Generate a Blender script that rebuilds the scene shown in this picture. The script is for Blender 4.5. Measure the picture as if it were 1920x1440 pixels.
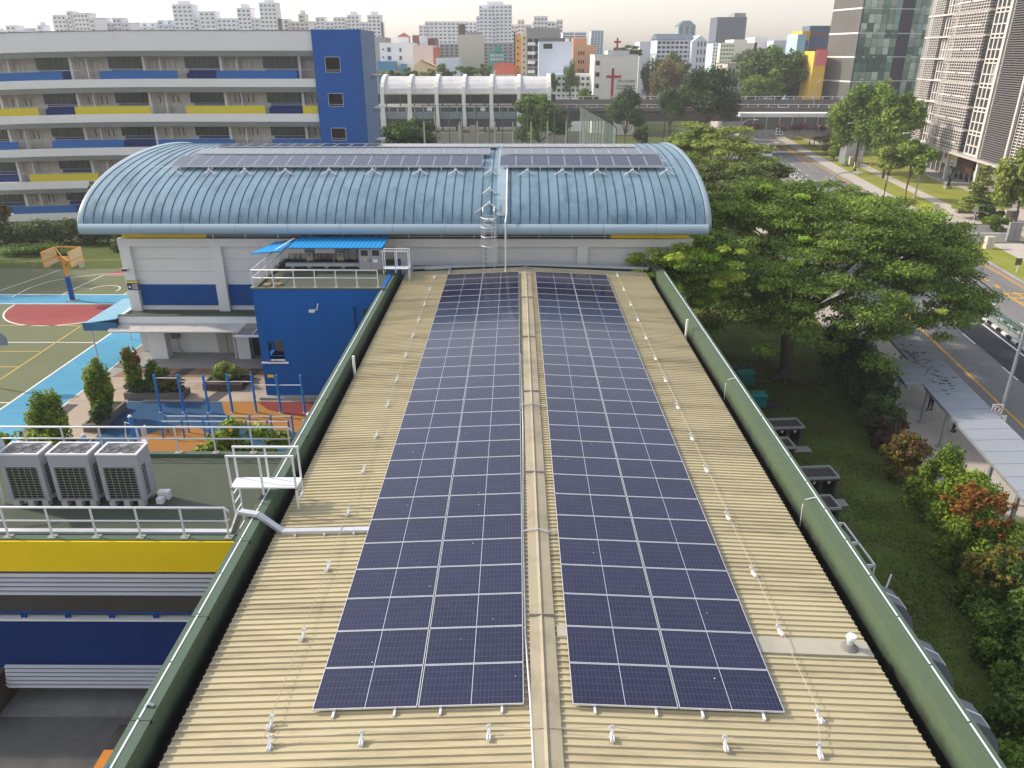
import bpy, math, random
import numpy as np
from mathutils import Vector, Matrix
for _o in list(bpy.data.objects): bpy.data.objects.remove(_o)
sc = bpy.context.scene
col = sc.collection
rad = math.radians
# ------------------------------------------------------------ camera, sky, sun, exposure
FPX, PITCH, YAW, CZ = 1420., rad(23.55), rad(.3), 18.
cam = bpy.data.cameras.new('camera'); camo = bpy.data.objects.new('camera', cam); col.objects.link(camo)
cam.sensor_width = 36.; cam.lens = 36.*FPX/1920.; cam.clip_start = .3; cam.clip_end = 6000.
camo.location = (0, 0, CZ); camo.rotation_euler = (rad(90)-PITCH, 0, YAW)
sc.camera = camo
SUN_EL, SUN_AZ = rad(35), rad(-72)          # azimuth measured from +Y, clockwise: the sun stands to the left and slightly ahead
w = bpy.data.worlds.new('World'); sc.world = w; w.use_nodes = True
nt = w.node_tree; nt.nodes.clear()
sky = nt.nodes.new('ShaderNodeTexSky'); sky.sky_type = 'NISHITA'; sky.sun_disc = False
sky.sun_elevation = SUN_EL; sky.sun_rotation = SUN_AZ
sky.air_density = 1.6; sky.dust_density = 1.6; sky.ozone_density = 1.0; sky.altitude = 20
bg = nt.nodes.new('ShaderNodeBackground'); bg.inputs[1].default_value = .145
wo = nt.nodes.new('ShaderNodeOutputWorld')
hs = nt.nodes.new('ShaderNodeHueSaturation'); hs.inputs['Saturation'].default_value = .45   # hazy, washed-out sky all round
wb = nt.nodes.new('ShaderNodeMix'); wb.data_type = 'RGBA'; wb.blend_type = 'MULTIPLY'; wb.inputs[0].default_value = 1; wb.inputs[7].default_value = (.99, .985, 1.05, 1)   # white balance of the whole sky
nt.links.new(sky.outputs[0], hs.inputs['Color']); nt.links.new(hs.outputs[0], wb.inputs[6]); nt.links.new(wb.outputs[2], bg.inputs[0]); nt.links.new(bg.outputs[0], wo.inputs[0])
sun = bpy.data.lights.new('sun', 'SUN'); sun.energy = 2.7; sun.angle = rad(1.5); sun.color = (1, .89, .72)
suno = bpy.data.objects.new('sun', sun); col.objects.link(suno)
sdir = Vector((math.sin(SUN_AZ)*math.cos(SUN_EL), math.cos(SUN_AZ)*math.cos(SUN_EL), math.sin(SUN_EL)))
suno.rotation_euler = (-sdir).to_track_quat('-Z', 'Y').to_euler()
vs = sc.view_settings; vs.view_transform = 'Standard'; vs.look = 'None'; vs.exposure = .72; vs.gamma = 1.; vs.use_curve_mapping = False
# ------------------------------------------------------------ helpers
cp, sp = math.cos(PITCH), math.sin(PITCH)
def ray(px, py):
    x = (px-960)/FPX; y = -(py-720)/FPX
    f = cp+y*sp; u = -sp+y*cp
    return x*math.cos(YAW)-f*math.sin(YAW), x*math.sin(YAW)+f*math.cos(YAW), u
def GP(px, py, z):                     # surveyed point of the photograph on a level plane
    X, Y, u = ray(px, py); t = (z-CZ)/u
    return Vector((X*t, Y*t, z))
def YP(px, py, Y0):                    # surveyed point on a plane facing the camera at distance Y0
    X, Y, u = ray(px, py); t = Y0/Y
    return Vector((X*t, Y0, CZ+u*t))
def RX(u, Y): return u+.14*Y           # the street runs at a slight angle: lateral offset u
def S(r, g, b, k=1.):                  # sRGB 0-255 to linear, times k
    def f(c):
        c /= 255.
        return (c/12.92 if c <= .04045 else ((c+.055)/1.055)**2.4)*k
    return (f(r), f(g), f(b))
class MB:
    def __init__(s): s.v = []; s.f = []; s.m = []; s.uv = {}
    def poly(s, pts, m=0, uv=None):
        i = len(s.v); s.v += [tuple(p) for p in pts]; s.f.append(tuple(range(i, i+len(pts)))); s.m.append(m)
        if uv: s.uv[len(s.f)-1] = uv
        return s
    def hexa(s, c, m=0):               # 8 corners: bottom 4 ccw, top 4 ccw
        i = len(s.v); s.v += [tuple(p) for p in c]
        for q in ((3,2,1,0),(4,5,6,7),(0,1,5,4),(1,2,6,5),(2,3,7,6),(3,0,4,7)):
            s.f.append(tuple(i+k for k in q)); s.m.append(m)
        return s
    def box(s, x0, x1, y0, y1, z0, z1, m=0):
        if x0 > x1: x0, x1 = x1, x0
        if y0 > y1: y0, y1 = y1, y0
        if z0 > z1: z0, z1 = z1, z0
        return s.hexa([(x0,y0,z0),(x1,y0,z0),(x1,y1,z0),(x0,y1,z0),(x0,y0,z1),(x1,y0,z1),(x1,y1,z1),(x0,y1,z1)], m)
    def obox(s, c, sx, sy, sz, rz=0, m=0):   # c: centre of the base
        ca, sa = math.cos(rz), math.sin(rz); P = []
        for z in (0, sz):
            for a, b in ((-1,-1),(1,-1),(1,1),(-1,1)):
                x, y = a*sx/2, b*sy/2
                P.append((c[0]+x*ca-y*sa, c[1]+x*sa+y*ca, c[2]+z))
        return s.hexa(P, m)
    def prism(s, pts, z0, z1, m=0):
        n = len(pts); i = len(s.v)
        s.v += [(p[0], p[1], z0) for p in pts]+[(p[0], p[1], z1) for p in pts]
        s.f.append(tuple(range(i+n-1, i-1, -1))); s.m.append(m)
        s.f.append(tuple(range(i+n, i+2*n))); s.m.append(m)
        for k in range(n):
            j = (k+1) % n; s.f.append((i+k, i+j, i+n+j, i+n+k)); s.m.append(m)
        return s
    def tube(s, pts, r, n=6, r2=None, m=0, cap=True):
        pts = [Vector(p) for p in pts]; L = len(pts); i = len(s.v); r2 = r if r2 is None else r2
        for k, p in enumerate(pts):
            d = (pts[min(k+1, L-1)]-pts[max(k-1, 0)]).normalized()
            a = d.cross(Vector((0, 0, 1)))
            if a.length < .05: a = d.cross(Vector((0, 1, 0)))
            a.normalize(); b = a.cross(d); rr = r+(r2-r)*k/max(1, L-1)
            for q in range(n):
                t = 2*math.pi*q/n+math.pi/n; s.v.append(tuple(p+a*(rr*math.cos(t))+b*(rr*math.sin(t))))
        for k in range(L-1):
            for q in range(n):
                q2 = (q+1) % n; s.f.append((i+k*n+q, i+k*n+q2, i+(k+1)*n+q2, i+(k+1)*n+q)); s.m.append(m)
        if cap:
            s.f.append(tuple(i+q for q in range(n-1, -1, -1))); s.m.append(m)
            s.f.append(tuple(i+(L-1)*n+q for q in range(n))); s.m.append(m)
        return s
    def bar(s, p, q, wd, ht, m=0):     # square section between two points
        p, q = Vector(p), Vector(q); d = (q-p).normalized(); a = d.cross(Vector((0, 0, 1)))
        if a.length < .05: a = Vector((1, 0, 0))
        a.normalize(); b = a.cross(d).normalized(); a *= wd/2; b *= ht/2
        return s.hexa([p-a-b, p+a-b, q+a-b, q-a-b, p-a+b, p+a+b, q+a+b, q-a+b], m)
    def cyl(s, x, y, z0, z1, r, n=12, r2=None, m=0): return s.tube([(x, y, z0), (x, y, z1)], r, n, r2, m)
    def sweep(s, path, sec, m=0, closed=True):    # path [(x,y)], sec [(d,z)] d to the right-hand side of travel; sec may be callable of t
        L = len(path); i = len(s.v); n = None
        for k, p in enumerate(path):
            a = Vector(path[max(k-1, 0)]); b = Vector(path[min(k+1, L-1)]); d = (b-a).normalized(); nx, ny = d.y, -d.x
            sk = sec(k/(L-1)) if callable(sec) else sec; n = len(sk)
            for (o, z) in sk: s.v.append((p[0]+nx*o, p[1]+ny*o, z))
        for k in range(L-1):
            for q in range(n if closed else n-1):
                q2 = (q+1) % n; s.f.append((i+k*n+q, i+(k+1)*n+q, i+(k+1)*n+q2, i+k*n+q2)); s.m.append(m)
        if closed:
            s.f.append(tuple(i+q for q in range(n))); s.m.append(m)
            s.f.append(tuple(i+(L-1)*n+q for q in range(n-1, -1, -1))); s.m.append(m)
        return s
    def build(s, name, mats, parent=None, local=False, smooth=False, label=None, cat=None, group=None, kind=None, fix=True):
        me = bpy.data.meshes.new(name); me.from_pydata(s.v, [], s.f)
        if not isinstance(mats, (list, tuple)): mats = [mats]
        for m in mats: me.materials.append(m)
        if len(mats) > 1: me.polygons.foreach_set('material_index', s.m)
        if s.uv:
            ul = me.uv_layers.new(name='UVMap')
            for p in me.polygons:
                if p.index in s.uv:
                    for li, u in zip(p.loop_indices, s.uv[p.index]): ul.data[li].uv = u
        if smooth: me.polygons.foreach_set('use_smooth', [True]*len(me.polygons))
        if fix:
            import bmesh
            bm = bmesh.new(); bm.from_mesh(me); bmesh.ops.recalc_face_normals(bm, faces=bm.faces); bm.to_mesh(me); bm.free()
        me.update()
        return link(name, me, parent, local, label, cat, group, kind)
def link(name, me, parent=None, local=False, label=None, cat=None, group=None, kind=None):
    o = bpy.data.objects.new(name, me); col.objects.link(o)
    if parent is not None:
        o.parent = parent
        if not local:
            l = Vector(parent.location)
            if parent.parent is not None and parent.parent.type == 'EMPTY' and parent.type != 'EMPTY': l = l+Vector(parent.parent.location)
            o.location = -l
    tag(o, label, cat, group, kind)
    return o
def tag(o, label=None, cat=None, group=None, kind=None):
    if label: o['label'] = label
    if cat: o['category'] = cat
    if group: o['group'] = group
    if kind: o['kind'] = kind
    return o
def thing(name, label, cat, loc=(0, 0, 0), rz=0, group=None):
    o = bpy.data.objects.new(name, None); col.objects.link(o); o.location = loc; o.rotation_euler = (0, 0, rz); o.empty_display_size = .3
    return tag(o, label, cat, group)
def copy_tree(o, parent=None, loc=None, rz=None, label=None, group=None, scale=None):
    c = o.copy(); col.objects.link(c); c.parent = parent
    if loc is not None: c.location = loc
    if rz is not None: c.rotation_euler = (0, 0, rz)
    if scale is not None: c.scale = scale
    if label: c['label'] = label
    if group: c['group'] = group
    for ch in list(o.children): copy_tree(ch, c)
    return c
# ------------------------------------------------------------ materials
MATS = {}
def M(name, rgb, rough=.7, var=.14, scale=1.2, bump=0., metal=0., spec=.25, dirt=0., dirtcol=(.05, .045, .035), dscale=.35, stretch=None, bscale=None):
    if name in MATS: return MATS[name]
    m = bpy.data.materials.new(name); m.use_nodes = True; MATS[name] = m
    n = m.node_tree; b = n.nodes['Principled BSDF']
    b.inputs['Roughness'].default_value = rough; b.inputs['Metallic'].default_value = metal; b.inputs['Specular IOR Level'].default_value = spec
    tc = n.nodes.new('ShaderNodeTexCoord'); src = tc.outputs['Object']
    if stretch:
        mp = n.nodes.new('ShaderNodeMapping'); mp.inputs['Scale'].default_value = stretch; n.links.new(src, mp.inputs[0]); src = mp.outputs[0]
    def noise(sc_, det=6, ro=.6):
        t = n.nodes.new('ShaderNodeTexNoise'); t.inputs['Scale'].default_value = sc_; t.inputs['Detail'].default_value = det; t.inputs['Roughness'].default_value = ro
        n.links.new(src, t.inputs['Vector']); return t.outputs['Fac']
    def mixc(fac, a, c, blend='MIX'):
        x = n.nodes.new('ShaderNodeMix'); x.data_type = 'RGBA'; x.blend_type = blend
        for s_, i in ((fac, 0), (a, 6), (c, 7)):
            if hasattr(s_, 'links'): n.links.new(s_, x.inputs[i])
            else: x.inputs[i].default_value = s_ if i == 0 else (*s_[:3], 1)
        return x.outputs[2]
    def ramp(f, a, c):
        r = n.nodes.new('ShaderNodeMapRange'); r.inputs[1].default_value = a; r.inputs[2].default_value = c; n.links.new(f, r.inputs[0]); return r.outputs[0]
    lo = tuple(c*(1-var) for c in rgb); hi = tuple(min(1, c*(1+var)) for c in rgb)
    cc = mixc(ramp(noise(scale), .3, .7), lo, hi)
    cc = mixc(.35, cc, mixc(ramp(noise(scale*9), .3, .7), lo, hi))
    if dirt > 0:
        k = n.nodes.new('ShaderNodeMath'); k.operation = 'MULTIPLY'; k.inputs[1].default_value = dirt
        n.links.new(ramp(noise(dscale, 8, .68), .48, .74), k.inputs[0]); cc = mixc(k.outputs[0], cc, dirtcol)
    n.links.new(cc, b.inputs['Base Color'])
    if bump > 0:
        bp = n.nodes.new('ShaderNodeBump'); bp.inputs['Strength'].default_value = bump; bp.inputs['Distance'].default_value = .02
        n.links.new(noise(bscale or scale*12), bp.inputs['Height']); n.links.new(bp.outputs[0], b.inputs['Normal'])
    m['col'] = rgb
    return m
def leafmat(name, dark, light, trans=.25):
    m = bpy.data.materials.new(name); m.use_nodes = True; n = m.node_tree; b = n.nodes['Principled BSDF']; out = n.nodes['Material Output']
    at = n.nodes.new('ShaderNodeAttribute'); at.attribute_name = 'v'
    rp = n.nodes.new('ShaderNodeValToRGB'); e = rp.color_ramp.elements
    dark = [min(.5, 1.5*c) for c in dark]; light = [min(.6, 1.35*c) for c in light]; e[0].color = (*dark, 1); e[1].color = (*light, 1); e[0].position = .1; e[1].position = .95
    n.links.new(at.outputs['Fac'], rp.inputs[0]); n.links.new(rp.outputs[0], b.inputs['Base Color'])
    b.inputs['Roughness'].default_value = .6; b.inputs['Specular IOR Level'].default_value = .25
    tr = n.nodes.new('ShaderNodeBsdfTranslucent'); mx = n.nodes.new('ShaderNodeMixShader'); mx.inputs[0].default_value = trans
    n.links.new(rp.outputs[0], tr.inputs[0]); n.links.new(b.outputs[0], mx.inputs[1]); n.links.new(tr.outputs[0], mx.inputs[2]); n.links.new(mx.outputs[0], out.inputs[0])
    return m
WHITE = M('white_paint', S(240,238,234,.88), .6, .06, .6, dirt=.25, dirtcol=(.25,.24,.22))
METAL = M('galvanised', (.55,.56,.58), .42, .1, 3, metal=.35)
ALU = M('white_metal', (.72,.72,.73), .4, .05, 3, metal=.1)
DARK = M('dark_opening', (.02,.021,.023), .6, .2)
BLACK = M('black_rubber', (.012,.012,.013), .6, .3, 4)
CONC = M('concrete', (.33,.32,.3), .85, .15, .8, .25, dirt=.5)
GLASS = M('window_glass', (.03,.04,.045), .08, .3, .5, spec=.7)
BLUE = M('blue_paint', S(10,84,168,.75), .6, .08, .5, dirt=.15, dirtcol=(.01,.05,.16))
YELL = M('yellow_paint', S(246,208,18,.95), .6, .06, .6, dirt=.2, dirtcol=(.55,.42,.02))
# ============================================================ ground, street and courtyard surfaces
def podium(x, y):                      # the school stands on a platform about four metres above the street
    return y > 21.5 and x < 6.
mg = MB()
GR = M('grass_ground', S(92,108,46,.8), .95, .35, .5, .6, dirt=.7, dirtcol=(.12,.075,.035), dscale=.28, bscale=6)
GRL = M('grass_lawn', S(142,148,56,.85), .95, .3, .25, .4, dirt=.55, dirtcol=(.32,.22,.09), dscale=.25, bscale=5)
mg.poly([(-900,-60,-4.05),(1500,-60,-4.05),(1500,3500,-4.05),(-1200,3500,-4.05)])
mg.build('ground', GR, kind='structure', label='street level ground with shaded grass')
mg = MB(); mg.prism([(-140,21.5),(6,21.5),(6,80),(-140,80)], -4.04, -.02)
mg.build('school_platform', M('paving_grey', S(150,140,128,.75), .85, .15, .6, .2, dirt=.4), kind='structure')
ASPH = M('asphalt', (.2,.195,.19), .9, .2, .5, .3, dirt=.25, dirtcol=(.1,.1,.1), dscale=.12, stretch=(1, .25, 1), bscale=40)
ASPD = M('asphalt_dark', (.055,.055,.062), .9, .15, .6, .3, bscale=40)
PAVE = M('footpath_concrete', (.5,.445,.39), .9, .14, .5, .2, dirt=.45, dirtcol=(.16,.15,.13), dscale=.5)
LINEW = M('white_marking', (.72,.72,.7), .8, .1, 3, dirt=.3, dirtcol=(.3,.3,.3), dscale=3)
LINEY = M('yellow_marking', S(228,170,52,.85), .8, .1, 3, dirt=.3, dirtcol=(.3,.22,.08), dscale=3)
def strip(mb, u0, u1, y0, y1, z, m=0):
    mb.poly([(RX(u0,y0),y0,z),(RX(u1,y0),y0,z),(RX(u1,y1),y1,z),(RX(u0,y1),y1,z)], m)
def slab(mb, u0, u1, y0, y1, z0, z1, m=0):
    mb.prism([(RX(u0,y0),y0),(RX(u1,y0),y0),(RX(u1,y1),y1),(RX(u0,y1),y1)], z0, z1, m)
r = MB(); strip(r, 23.8, 42.3, 15, 420, -4.02); r.build('road', ASPH, kind='structure')
r = MB(); strip(r, 29.9, 33.05, 30, 64, -4.014); r.build('road_resurfaced_lane', ASPD, kind='structure')
r = MB()
r.prism([(RX(42.3,y),y) for y in (96.,107.)]+[(150,107.),(150,96.)], -4.03, -4.012); r.build('side_road', ASPH, kind='structure')
# markings
r = MB(); strip(r, 26.5, 26.68, 20, 74, -4.01)
for y in (45.0, 52.5, 60, 67.5): r.poly([(RX(24.5,y),y,-4.01),(RX(25.9,y),y,-4.01),(RX(25.9,y+.22),y+.22,-4.01),(RX(24.5,y+.22),y+.22,-4.01)])
for u in (41.35, 41.65): strip(r, u, u+.13, 30, 96, -4.01); strip(r, u, u+.13, 107, 172, -4.01)
strip(r, 40.6, 40.8, 175, 300, -4.01); strip(r, 38.3, 38.45, 120, 150, -4.01)
r.prism([(RX(40.6,212),212),(RX(40.9,212),212),(RX(41.9,172),172),(RX(41.5,172),172)], -4.012, -4.008)
r.prism([(RX(40.6,212),212),(RX(40.85,212),212),(RX(39.6,172),172),(RX(39.3,172),172)], -4.012, -4.008)
r.prism([(RX(39.4,172),172),(RX(41.6,172),172),(RX(41.6,172.5),172.5),(RX(39.4,172.5),172.5)], -4.012, -4.006)
for k in range(9): strip(r, 38.9, 39.3, 75.5+k*2.6, 76.6+k*2.6, -4.01)
for k in range(7): strip(r, 38.6, 41.2, 64.2+k*1.5, 64.55+k*1.5, -4.009)
for u in (38.6, 39.8, 41.0): strip(r, u, u+.22, 62, 74, -4.008)
r.build('yellow_road_lines', LINEY, kind='structure')
r = MB()
y = 21.
while y < 300:
    strip(r, 29.7, 29.84, y, y+2.6, -4.009); strip(r, 36.0, 36.13, y+3, y+5.4, -4.009)
    if y > 74 and y < 300: strip(r, 39.2, 39.32, y*1.0+1, y+2.4, -4.01) if 105 < y < 172 else None
    y += 7.6
strip(r, 32.45, 32.63, 20, 300, -4.009); strip(r, 34.75, 34.87, 20, 300, -4.009)
r.prism([(RX(43.5,101),101.3),(120,101.3),(120,101.55),(RX(43.5,101),101.55)], -4.011, -4.007)
r.build('white_road_lines', LINEW, kind='structure')
# kerbs, median with black and white kerb blocks
r = MB(); slab(r, 23.55, 23.8, 15, 400, -4.05, -3.88)
slab(r, 42.3, 42.55, 15, 95, -4.05, -3.88); slab(r, 42.3, 42.55, 108, 400, -4.05, -3.88)
r.build('kerb', CONC, kind='structure')
med = MB(); slab(med, 33.3, 34.4, 15, 400, -4.05, -3.86); md = med.build('median_strip', CONC, kind='structure')
for side, u0 in ((0, 33.08), (1, 34.42)):
    y = 26.; k = 0
    kb = {}
    while y < 240:
        b = MB(); slab(b, u0, u0+.2, y, y+.92, -4.03, -3.83); o = b.build('kerb_block', LINEW if k % 2 else BLACK, md, local=True, fix=False)
        y += .94 if y < 90 else 1.9; k += 1
    
def railing_u(u, y0, y1):
    t = thing('median_railing', 'green steel safety railing along the road median', 'railing', (RX(u,y0), y0, -3.86))
    GRN = M('green_railing', S(70,130,105,.7), .5, .1)
    a, b = (RX(u,y0),y0), (RX(u,y1),y1)
    MB().tube([(a[0],a[1],-2.95),(b[0],b[1],-2.95)], .035, 5).build('top_rail', GRN, t)
    MB().tube([(a[0],a[1],-3.72),(b[0],b[1],-3.72)], .03, 5).build('bottom_rail', GRN, t)
    y = y0; bars = MB()
    while y < y1:
        MB().bar((RX(u,y),y,-3.87),(RX(u,y),y,-2.95), .06, .06).build('post', GRN, t, fix=False)
        yy = y+.2
        while yy < y+1.95 and y < 110: bars.bar((RX(u,yy),yy,-3.72),(RX(u,yy),yy,-2.97), .022, .022); yy += .2
        y += 2.
    bars.build('infill_bars', GRN, t, kind='stuff', fix=False)
railing_u(33.85, 40, 215)
# footpaths
r = MB(); slab(r, 18.2, 23.55, 22, 120, -4.05, -3.93); r.build('footpath', PAVE, kind='structure', label='grey concrete footpath under the covered walkway')
r = MB(); slab(r, 42.55, 45.4, 109, 300, -4.05, -3.92); slab(r, 49.6, 51.8, 107, 230, -4.045, -3.925); slab(r, 46.6, 50.6, 60, 95, -4.05, -3.92)
slab(r, 44.6, 52.6, 107, 117, -4.045, -3.93); r.build('far_footpath', PAVE, kind='structure', label='pale footpaths across the street')
r = MB(); slab(r, 42.55, 46.6, 40, 94.5, -4.05, -3.94); slab(r, 44.6, 49.6, 117.02, 220, -4.05, -3.94); slab(r, 51.8, 60, 118, 190, -4.05, -3.95)
r.build('verge_lawn', GRL, kind='structure', label='sunlit grass verges across the street')
r = MB(); slab(r, 52.6, 75, 60, 118, -4.05, -3.96); slab(r, 60, 75, 118, 190, -4.05, -3.965); r.build('forecourt_paving', PAVE, kind='structure')
# basketball court and courtyard surfaces (school level, z about 0)
COURT = M('court_green', S(128,134,98,.62), .85, .12, .12, .1, dirt=.4, dirtcol=(.13,.16,.09), dscale=.12)
CBLUE = M('court_blue', S(84,162,198,.72), .8, .14, .25, .1, dirt=.45, dirtcol=(.12,.42,.55), dscale=.3)
CRED = M('court_red', S(160,72,74,.75), .8, .12, .3, dirt=.4, dirtcol=(.35,.1,.1), dscale=.3)
c = MB(); c.poly([(-110,20,0),(-28.4,20,0),(-28.4,67.5,0),(-110,67.5,0)]); c.build('sports_court', COURT, kind='structure', label='green hard court with painted game lines')
c = MB(); c.poly([(-28.4,22,.004),(-25.3,22,.004),(-25.3,52.4,.004),(-28.4,52.4,.004)]); c.poly([(-80,56.9,.004),(-28.4,56.9,.004),(-28.4,59.3,.004),(-80,59.3,.004)])
c.poly([(-28.4,52.4,.003),(-25.6,52.4,.003),(-25.6,59.3,.003),(-28.4,59.3,.003)])
c.build('blue_court_bands', CBLUE, kind='structure')
c = MB(); n = 28
def court(px, py): g = GP(px, py, 0); return g.x, g.y
kx, ky = (-34.6+-34.0)/2, 56.6
half = [(kx+4.9*math.cos(math.pi+math.pi*i/n), ky+5.0*math.sin(math.pi+math.pi*i/n)) for i in range(n+1)]
c.poly([(x, y, .006) for x, y in half])
c.poly([(-34.2+2.6*math.cos(math.pi*i/n), 65.3+1.8*math.sin(math.pi*i/n), .006) for i in range(n+1)]); c.build('red_court_zones', CRED, kind='structure')
c = MB()
def line(mb, pts, wd=.1, z=.009):
    for a, b in zip(pts, pts[1:]):
        a, b = Vector((*a[:2], 0)), Vector((*b[:2], 0)); d = (b-a).normalized(); nn = Vector((-d.y, d.x, 0))*wd/2
        mb.poly([(*(a-nn).xy, z), (*(b-nn).xy, z), (*(b+nn).xy, z), (*(a+nn).xy, z)])
line(c, half, .12); line(c, [(-80,56.85),(-28.5,56.85)], .12); line(c, [(-80,59.35),(-28.4,59.35)], .12)
line(c, [(-28.45,22),(-28.45,56.85)], .12)
line(c, [(-25.25,22),(-25.25,52)], .08)
line(c, [(-37,59.4),(-36.6,65.3),(-31.8,65.3)], .1); line(c, [(-32.0,59.4),(-31.8,65.3)], .1)
line(c, [(-43,59.4),(-41.4,67)], .1); line(c, [court(*p) for p in ((22,557),(55,540),(95,527),(140,520),(190,514),(240,512))], .1)
line(c, [(-34.3+1.25*math.cos(t*.16-.3), 60.7+1.3*math.sin(t*.16-.3)) for t in range(22)], .1)
line(c, [(-60,48.2),(-28.5,48.2)], .1); line(c, [(-60,38.5),(-28.5,38.5)], .1)
c.build('white_court_lines', LINEW, kind='structure')
c = MB(); line(c, [court(0,610),court(152,611),court(0,712)], .1); line(c, [court(0,659),court(75,659)], .1); line(c, [court(0,688),court(35,688)], .1)
c.build('yellow_court_lines', M('court_yellow_line', S(214,180,90,.8), .8), kind='structure')
c = MB(); c.poly([(-80,67.5,.002),(-22,67.5,.002),(-22,79,.002),(-80,79,.002)]); c.build('lawn', M('lawn_school', S(88,104,44,.7), .95, .3, .2, .4, dirt=.4, dirtcol=(.14,.11,.04), dscale=.15, bscale=4), kind='structure', label='lawn between the court and the white school block')
c = MB(); line(c, [(-52,69.5),(-40,70.6),(-30,70.9),(-24,71)], .25, .012); c.build('lawn_edging', M('edge_yellow', S(168,150,60,.7), .8), kind='structure')
# courtyard: rubber play surface and paving tiles
RB = M('rubber_blue', S(46,92,130,.68), .9, .1, .8, .3, bscale=60); RO = M('rubber_orange', S(176,122,58,.75), .9, .1, .8, .3, bscale=60); RR = M('rubber_red', S(132,58,56,.75), .9, .1, .8, .3, bscale=60)
c = MB(); c.poly([(-21.9,38.7,.006),(-20.2,22,.006),(-7.4,22,.006),(-7.4,38.7,.006)]); c.build('rubber_play_surface', RB, kind='structure')
c = MB()
c.poly([(-17.1+3.1*math.cos(t*math.pi/14), 32.4+2.9*math.sin(t*math.pi/14)+.5*math.cos(t*.8), .010) for t in range(28)])
c.poly([(-16.6,38.7,.010),(-15.9,37.2,.010),(-14.6,35.9,.010),(-12.8,35.2,.010),(-10.8,34.8,.010),(-9,34.9,.010),(-7.4,35.4,.010),(-7.4,38.7,.010)])
c.build('orange_play_patch', RO, kind='structure')
c = MB(); c.poly([(-14.6,38.7,.014),(-13.7,37.7,.014),(-12.4,37.0,.014),(-11,36.8,.014),(-9.8,37.0,.014),(-8.6,37.8,.014),(-8.0,38.7,.014)]); c.build('red_play_patch', RR, kind='structure')
tiles = [M('paving_pink', S(190,170,152,.75), .85, .12, .8, .2, dirt=.35, dirtcol=(.2,.15,.11)), M('paving_brown', S(158,128,104,.72), .85, .15, .8, .2, dirt=.4, dirtcol=(.16,.1,.07)), M('paving_charcoal', S(92,86,88,.7), .85, .15, .8, .2)]
cy = MB(); cy.poly([(-25.2,38.6,.001),(-7.4,38.6,.001),(-7.4,43.7,.001),(-25.2,43.7,.001)]); cyo = cy.build('courtyard_paving', CONC, kind='structure', label='courtyard paving of pink and charcoal bands')
random.seed(4); x = -25.1; k = 0
while x < -14.4:
    for y0, y1 in ((38.75, 40.5), (40.53, 42.2), (42.23, 43.6)):
        b = MB(); sh = (y0-40)*.25; wd = 1.75
        kk = 2 if (k % 3 == 2) else (1 if y0 > 40.6 else 0); wd = .85 if kk == 2 else 1.72
        b.prism([(x+sh,y0),(x+sh+wd-.02,y0),(x+sh+wd-.02+(y1-y0)*.25,y1),(x+sh+(y1-y0)*.25,y1)], -.03, .012); b.build('paving_slab', tiles[kk], cyo, local=True, fix=False)
    x += wd; k += 1
c = MB(); c.poly([(-25.2,22,.003),(-20.3,22,.003),(-21.9,38.6,.003),(-25.2,38.6,.003)]); cpo = c.build('court_side_path', tiles[0], kind='structure')
for i in range(7):
    b = MB(); y0 = 23+i*2.2; b.prism([(-25.1,y0),(-24.5,y0),(-24.5,y0+2.1),(-25.1,y0+2.1)], -.02, .016); b.build('paving_slab', tiles[2], cpo, local=True, fix=False)
# ============================================================ roof building with the solar arrays
RIDGE, EL, ER, Y0R, Y1R = .6, -6.56, 7.82, 6.0, 44.6
def rz_(x): return 6.28-.045*abs(x-RIDGE)
BEIGE = M('roof_beige', S(207,194,158,.78), .6, .1, .6, dirt=.7, dirtcol=S(138,124,94,.62), dscale=.8, stretch=(.28, 2.0, 1), spec=.2)
GREEN = M('parapet_green', S(122,138,108,.55), .7, .1, .5, dirt=.4, dirtcol=S(86,108,80,.5), dscale=.5)
GREEND = M('parapet_cap_green', S(108,132,112,.52), .7, .1, .6)
bt = thing('solar_roof_building', 'long low building with beige ribbed metal roof between green parapets', 'building', (.6, 26, -4))
b = MB()
b.box(-7.2, -7.0, Y0R, 44.9, -4.02, 5.3); b.box(8.35, 8.6, Y0R, 46, -4.02, 5.3); b.box(-7.0, 8.35, Y0R, Y0R+.25, -4.02, 5.5); b.box(-7.0, 8.35, 44.7, 44.9, -4.02, 5.7)
b.build('wall', GREEN, bt)
def ribbed(x0, x1):
    m = MB(); prof = []; y = Y0R
    while y < Y1R-.3: prof += [(y, 0), (y+.112, 0), (y+.12, .04), (y+.15, .04), (y+.17, 0)]; y += .176
    i = len(m.v)
    for (yy, h) in prof: m.v += [(x0, yy, rz_(x0)+h), (x1, yy, rz_(x1)+h)]
    for k in range(len(prof)-1): m.f.append((2*k, 2*k+1, 2*k+3, 2*k+2)); m.m.append(0)
    return m
ribbed(EL, RIDGE-.2).build('roof_sheeting', BEIGE, bt, kind='stuff')
ribbed(RIDGE+.2, ER).build('roof_sheeting', BEIGE, bt, kind='stuff')
CAP = M('ridge_cap_beige', S(184,172,146,.72), .55, .1, .5, dirt=.6, dirtcol=S(120,112,94,.6), dscale=.8)
rc = MB(); z0 = 6.345
rc.sweep([(RIDGE, Y0R), (RIDGE, 44.3)], [(-.28, 6.29), (-.28, z0-.01), (-.06, z0+.02), (0, z0+.06), (.03, z0+.02), (.28, z0-.01), (.28, 6.29)]); rc.build('ridge_cap', CAP, bt)
for y in (13.6, 20, 26, 32, 38): MB().box(RIDGE-.29, RIDGE+.29, y, y+.012, 6.3, z0+.07).build('cap_joint', CONC, bt, fix=False)
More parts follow.
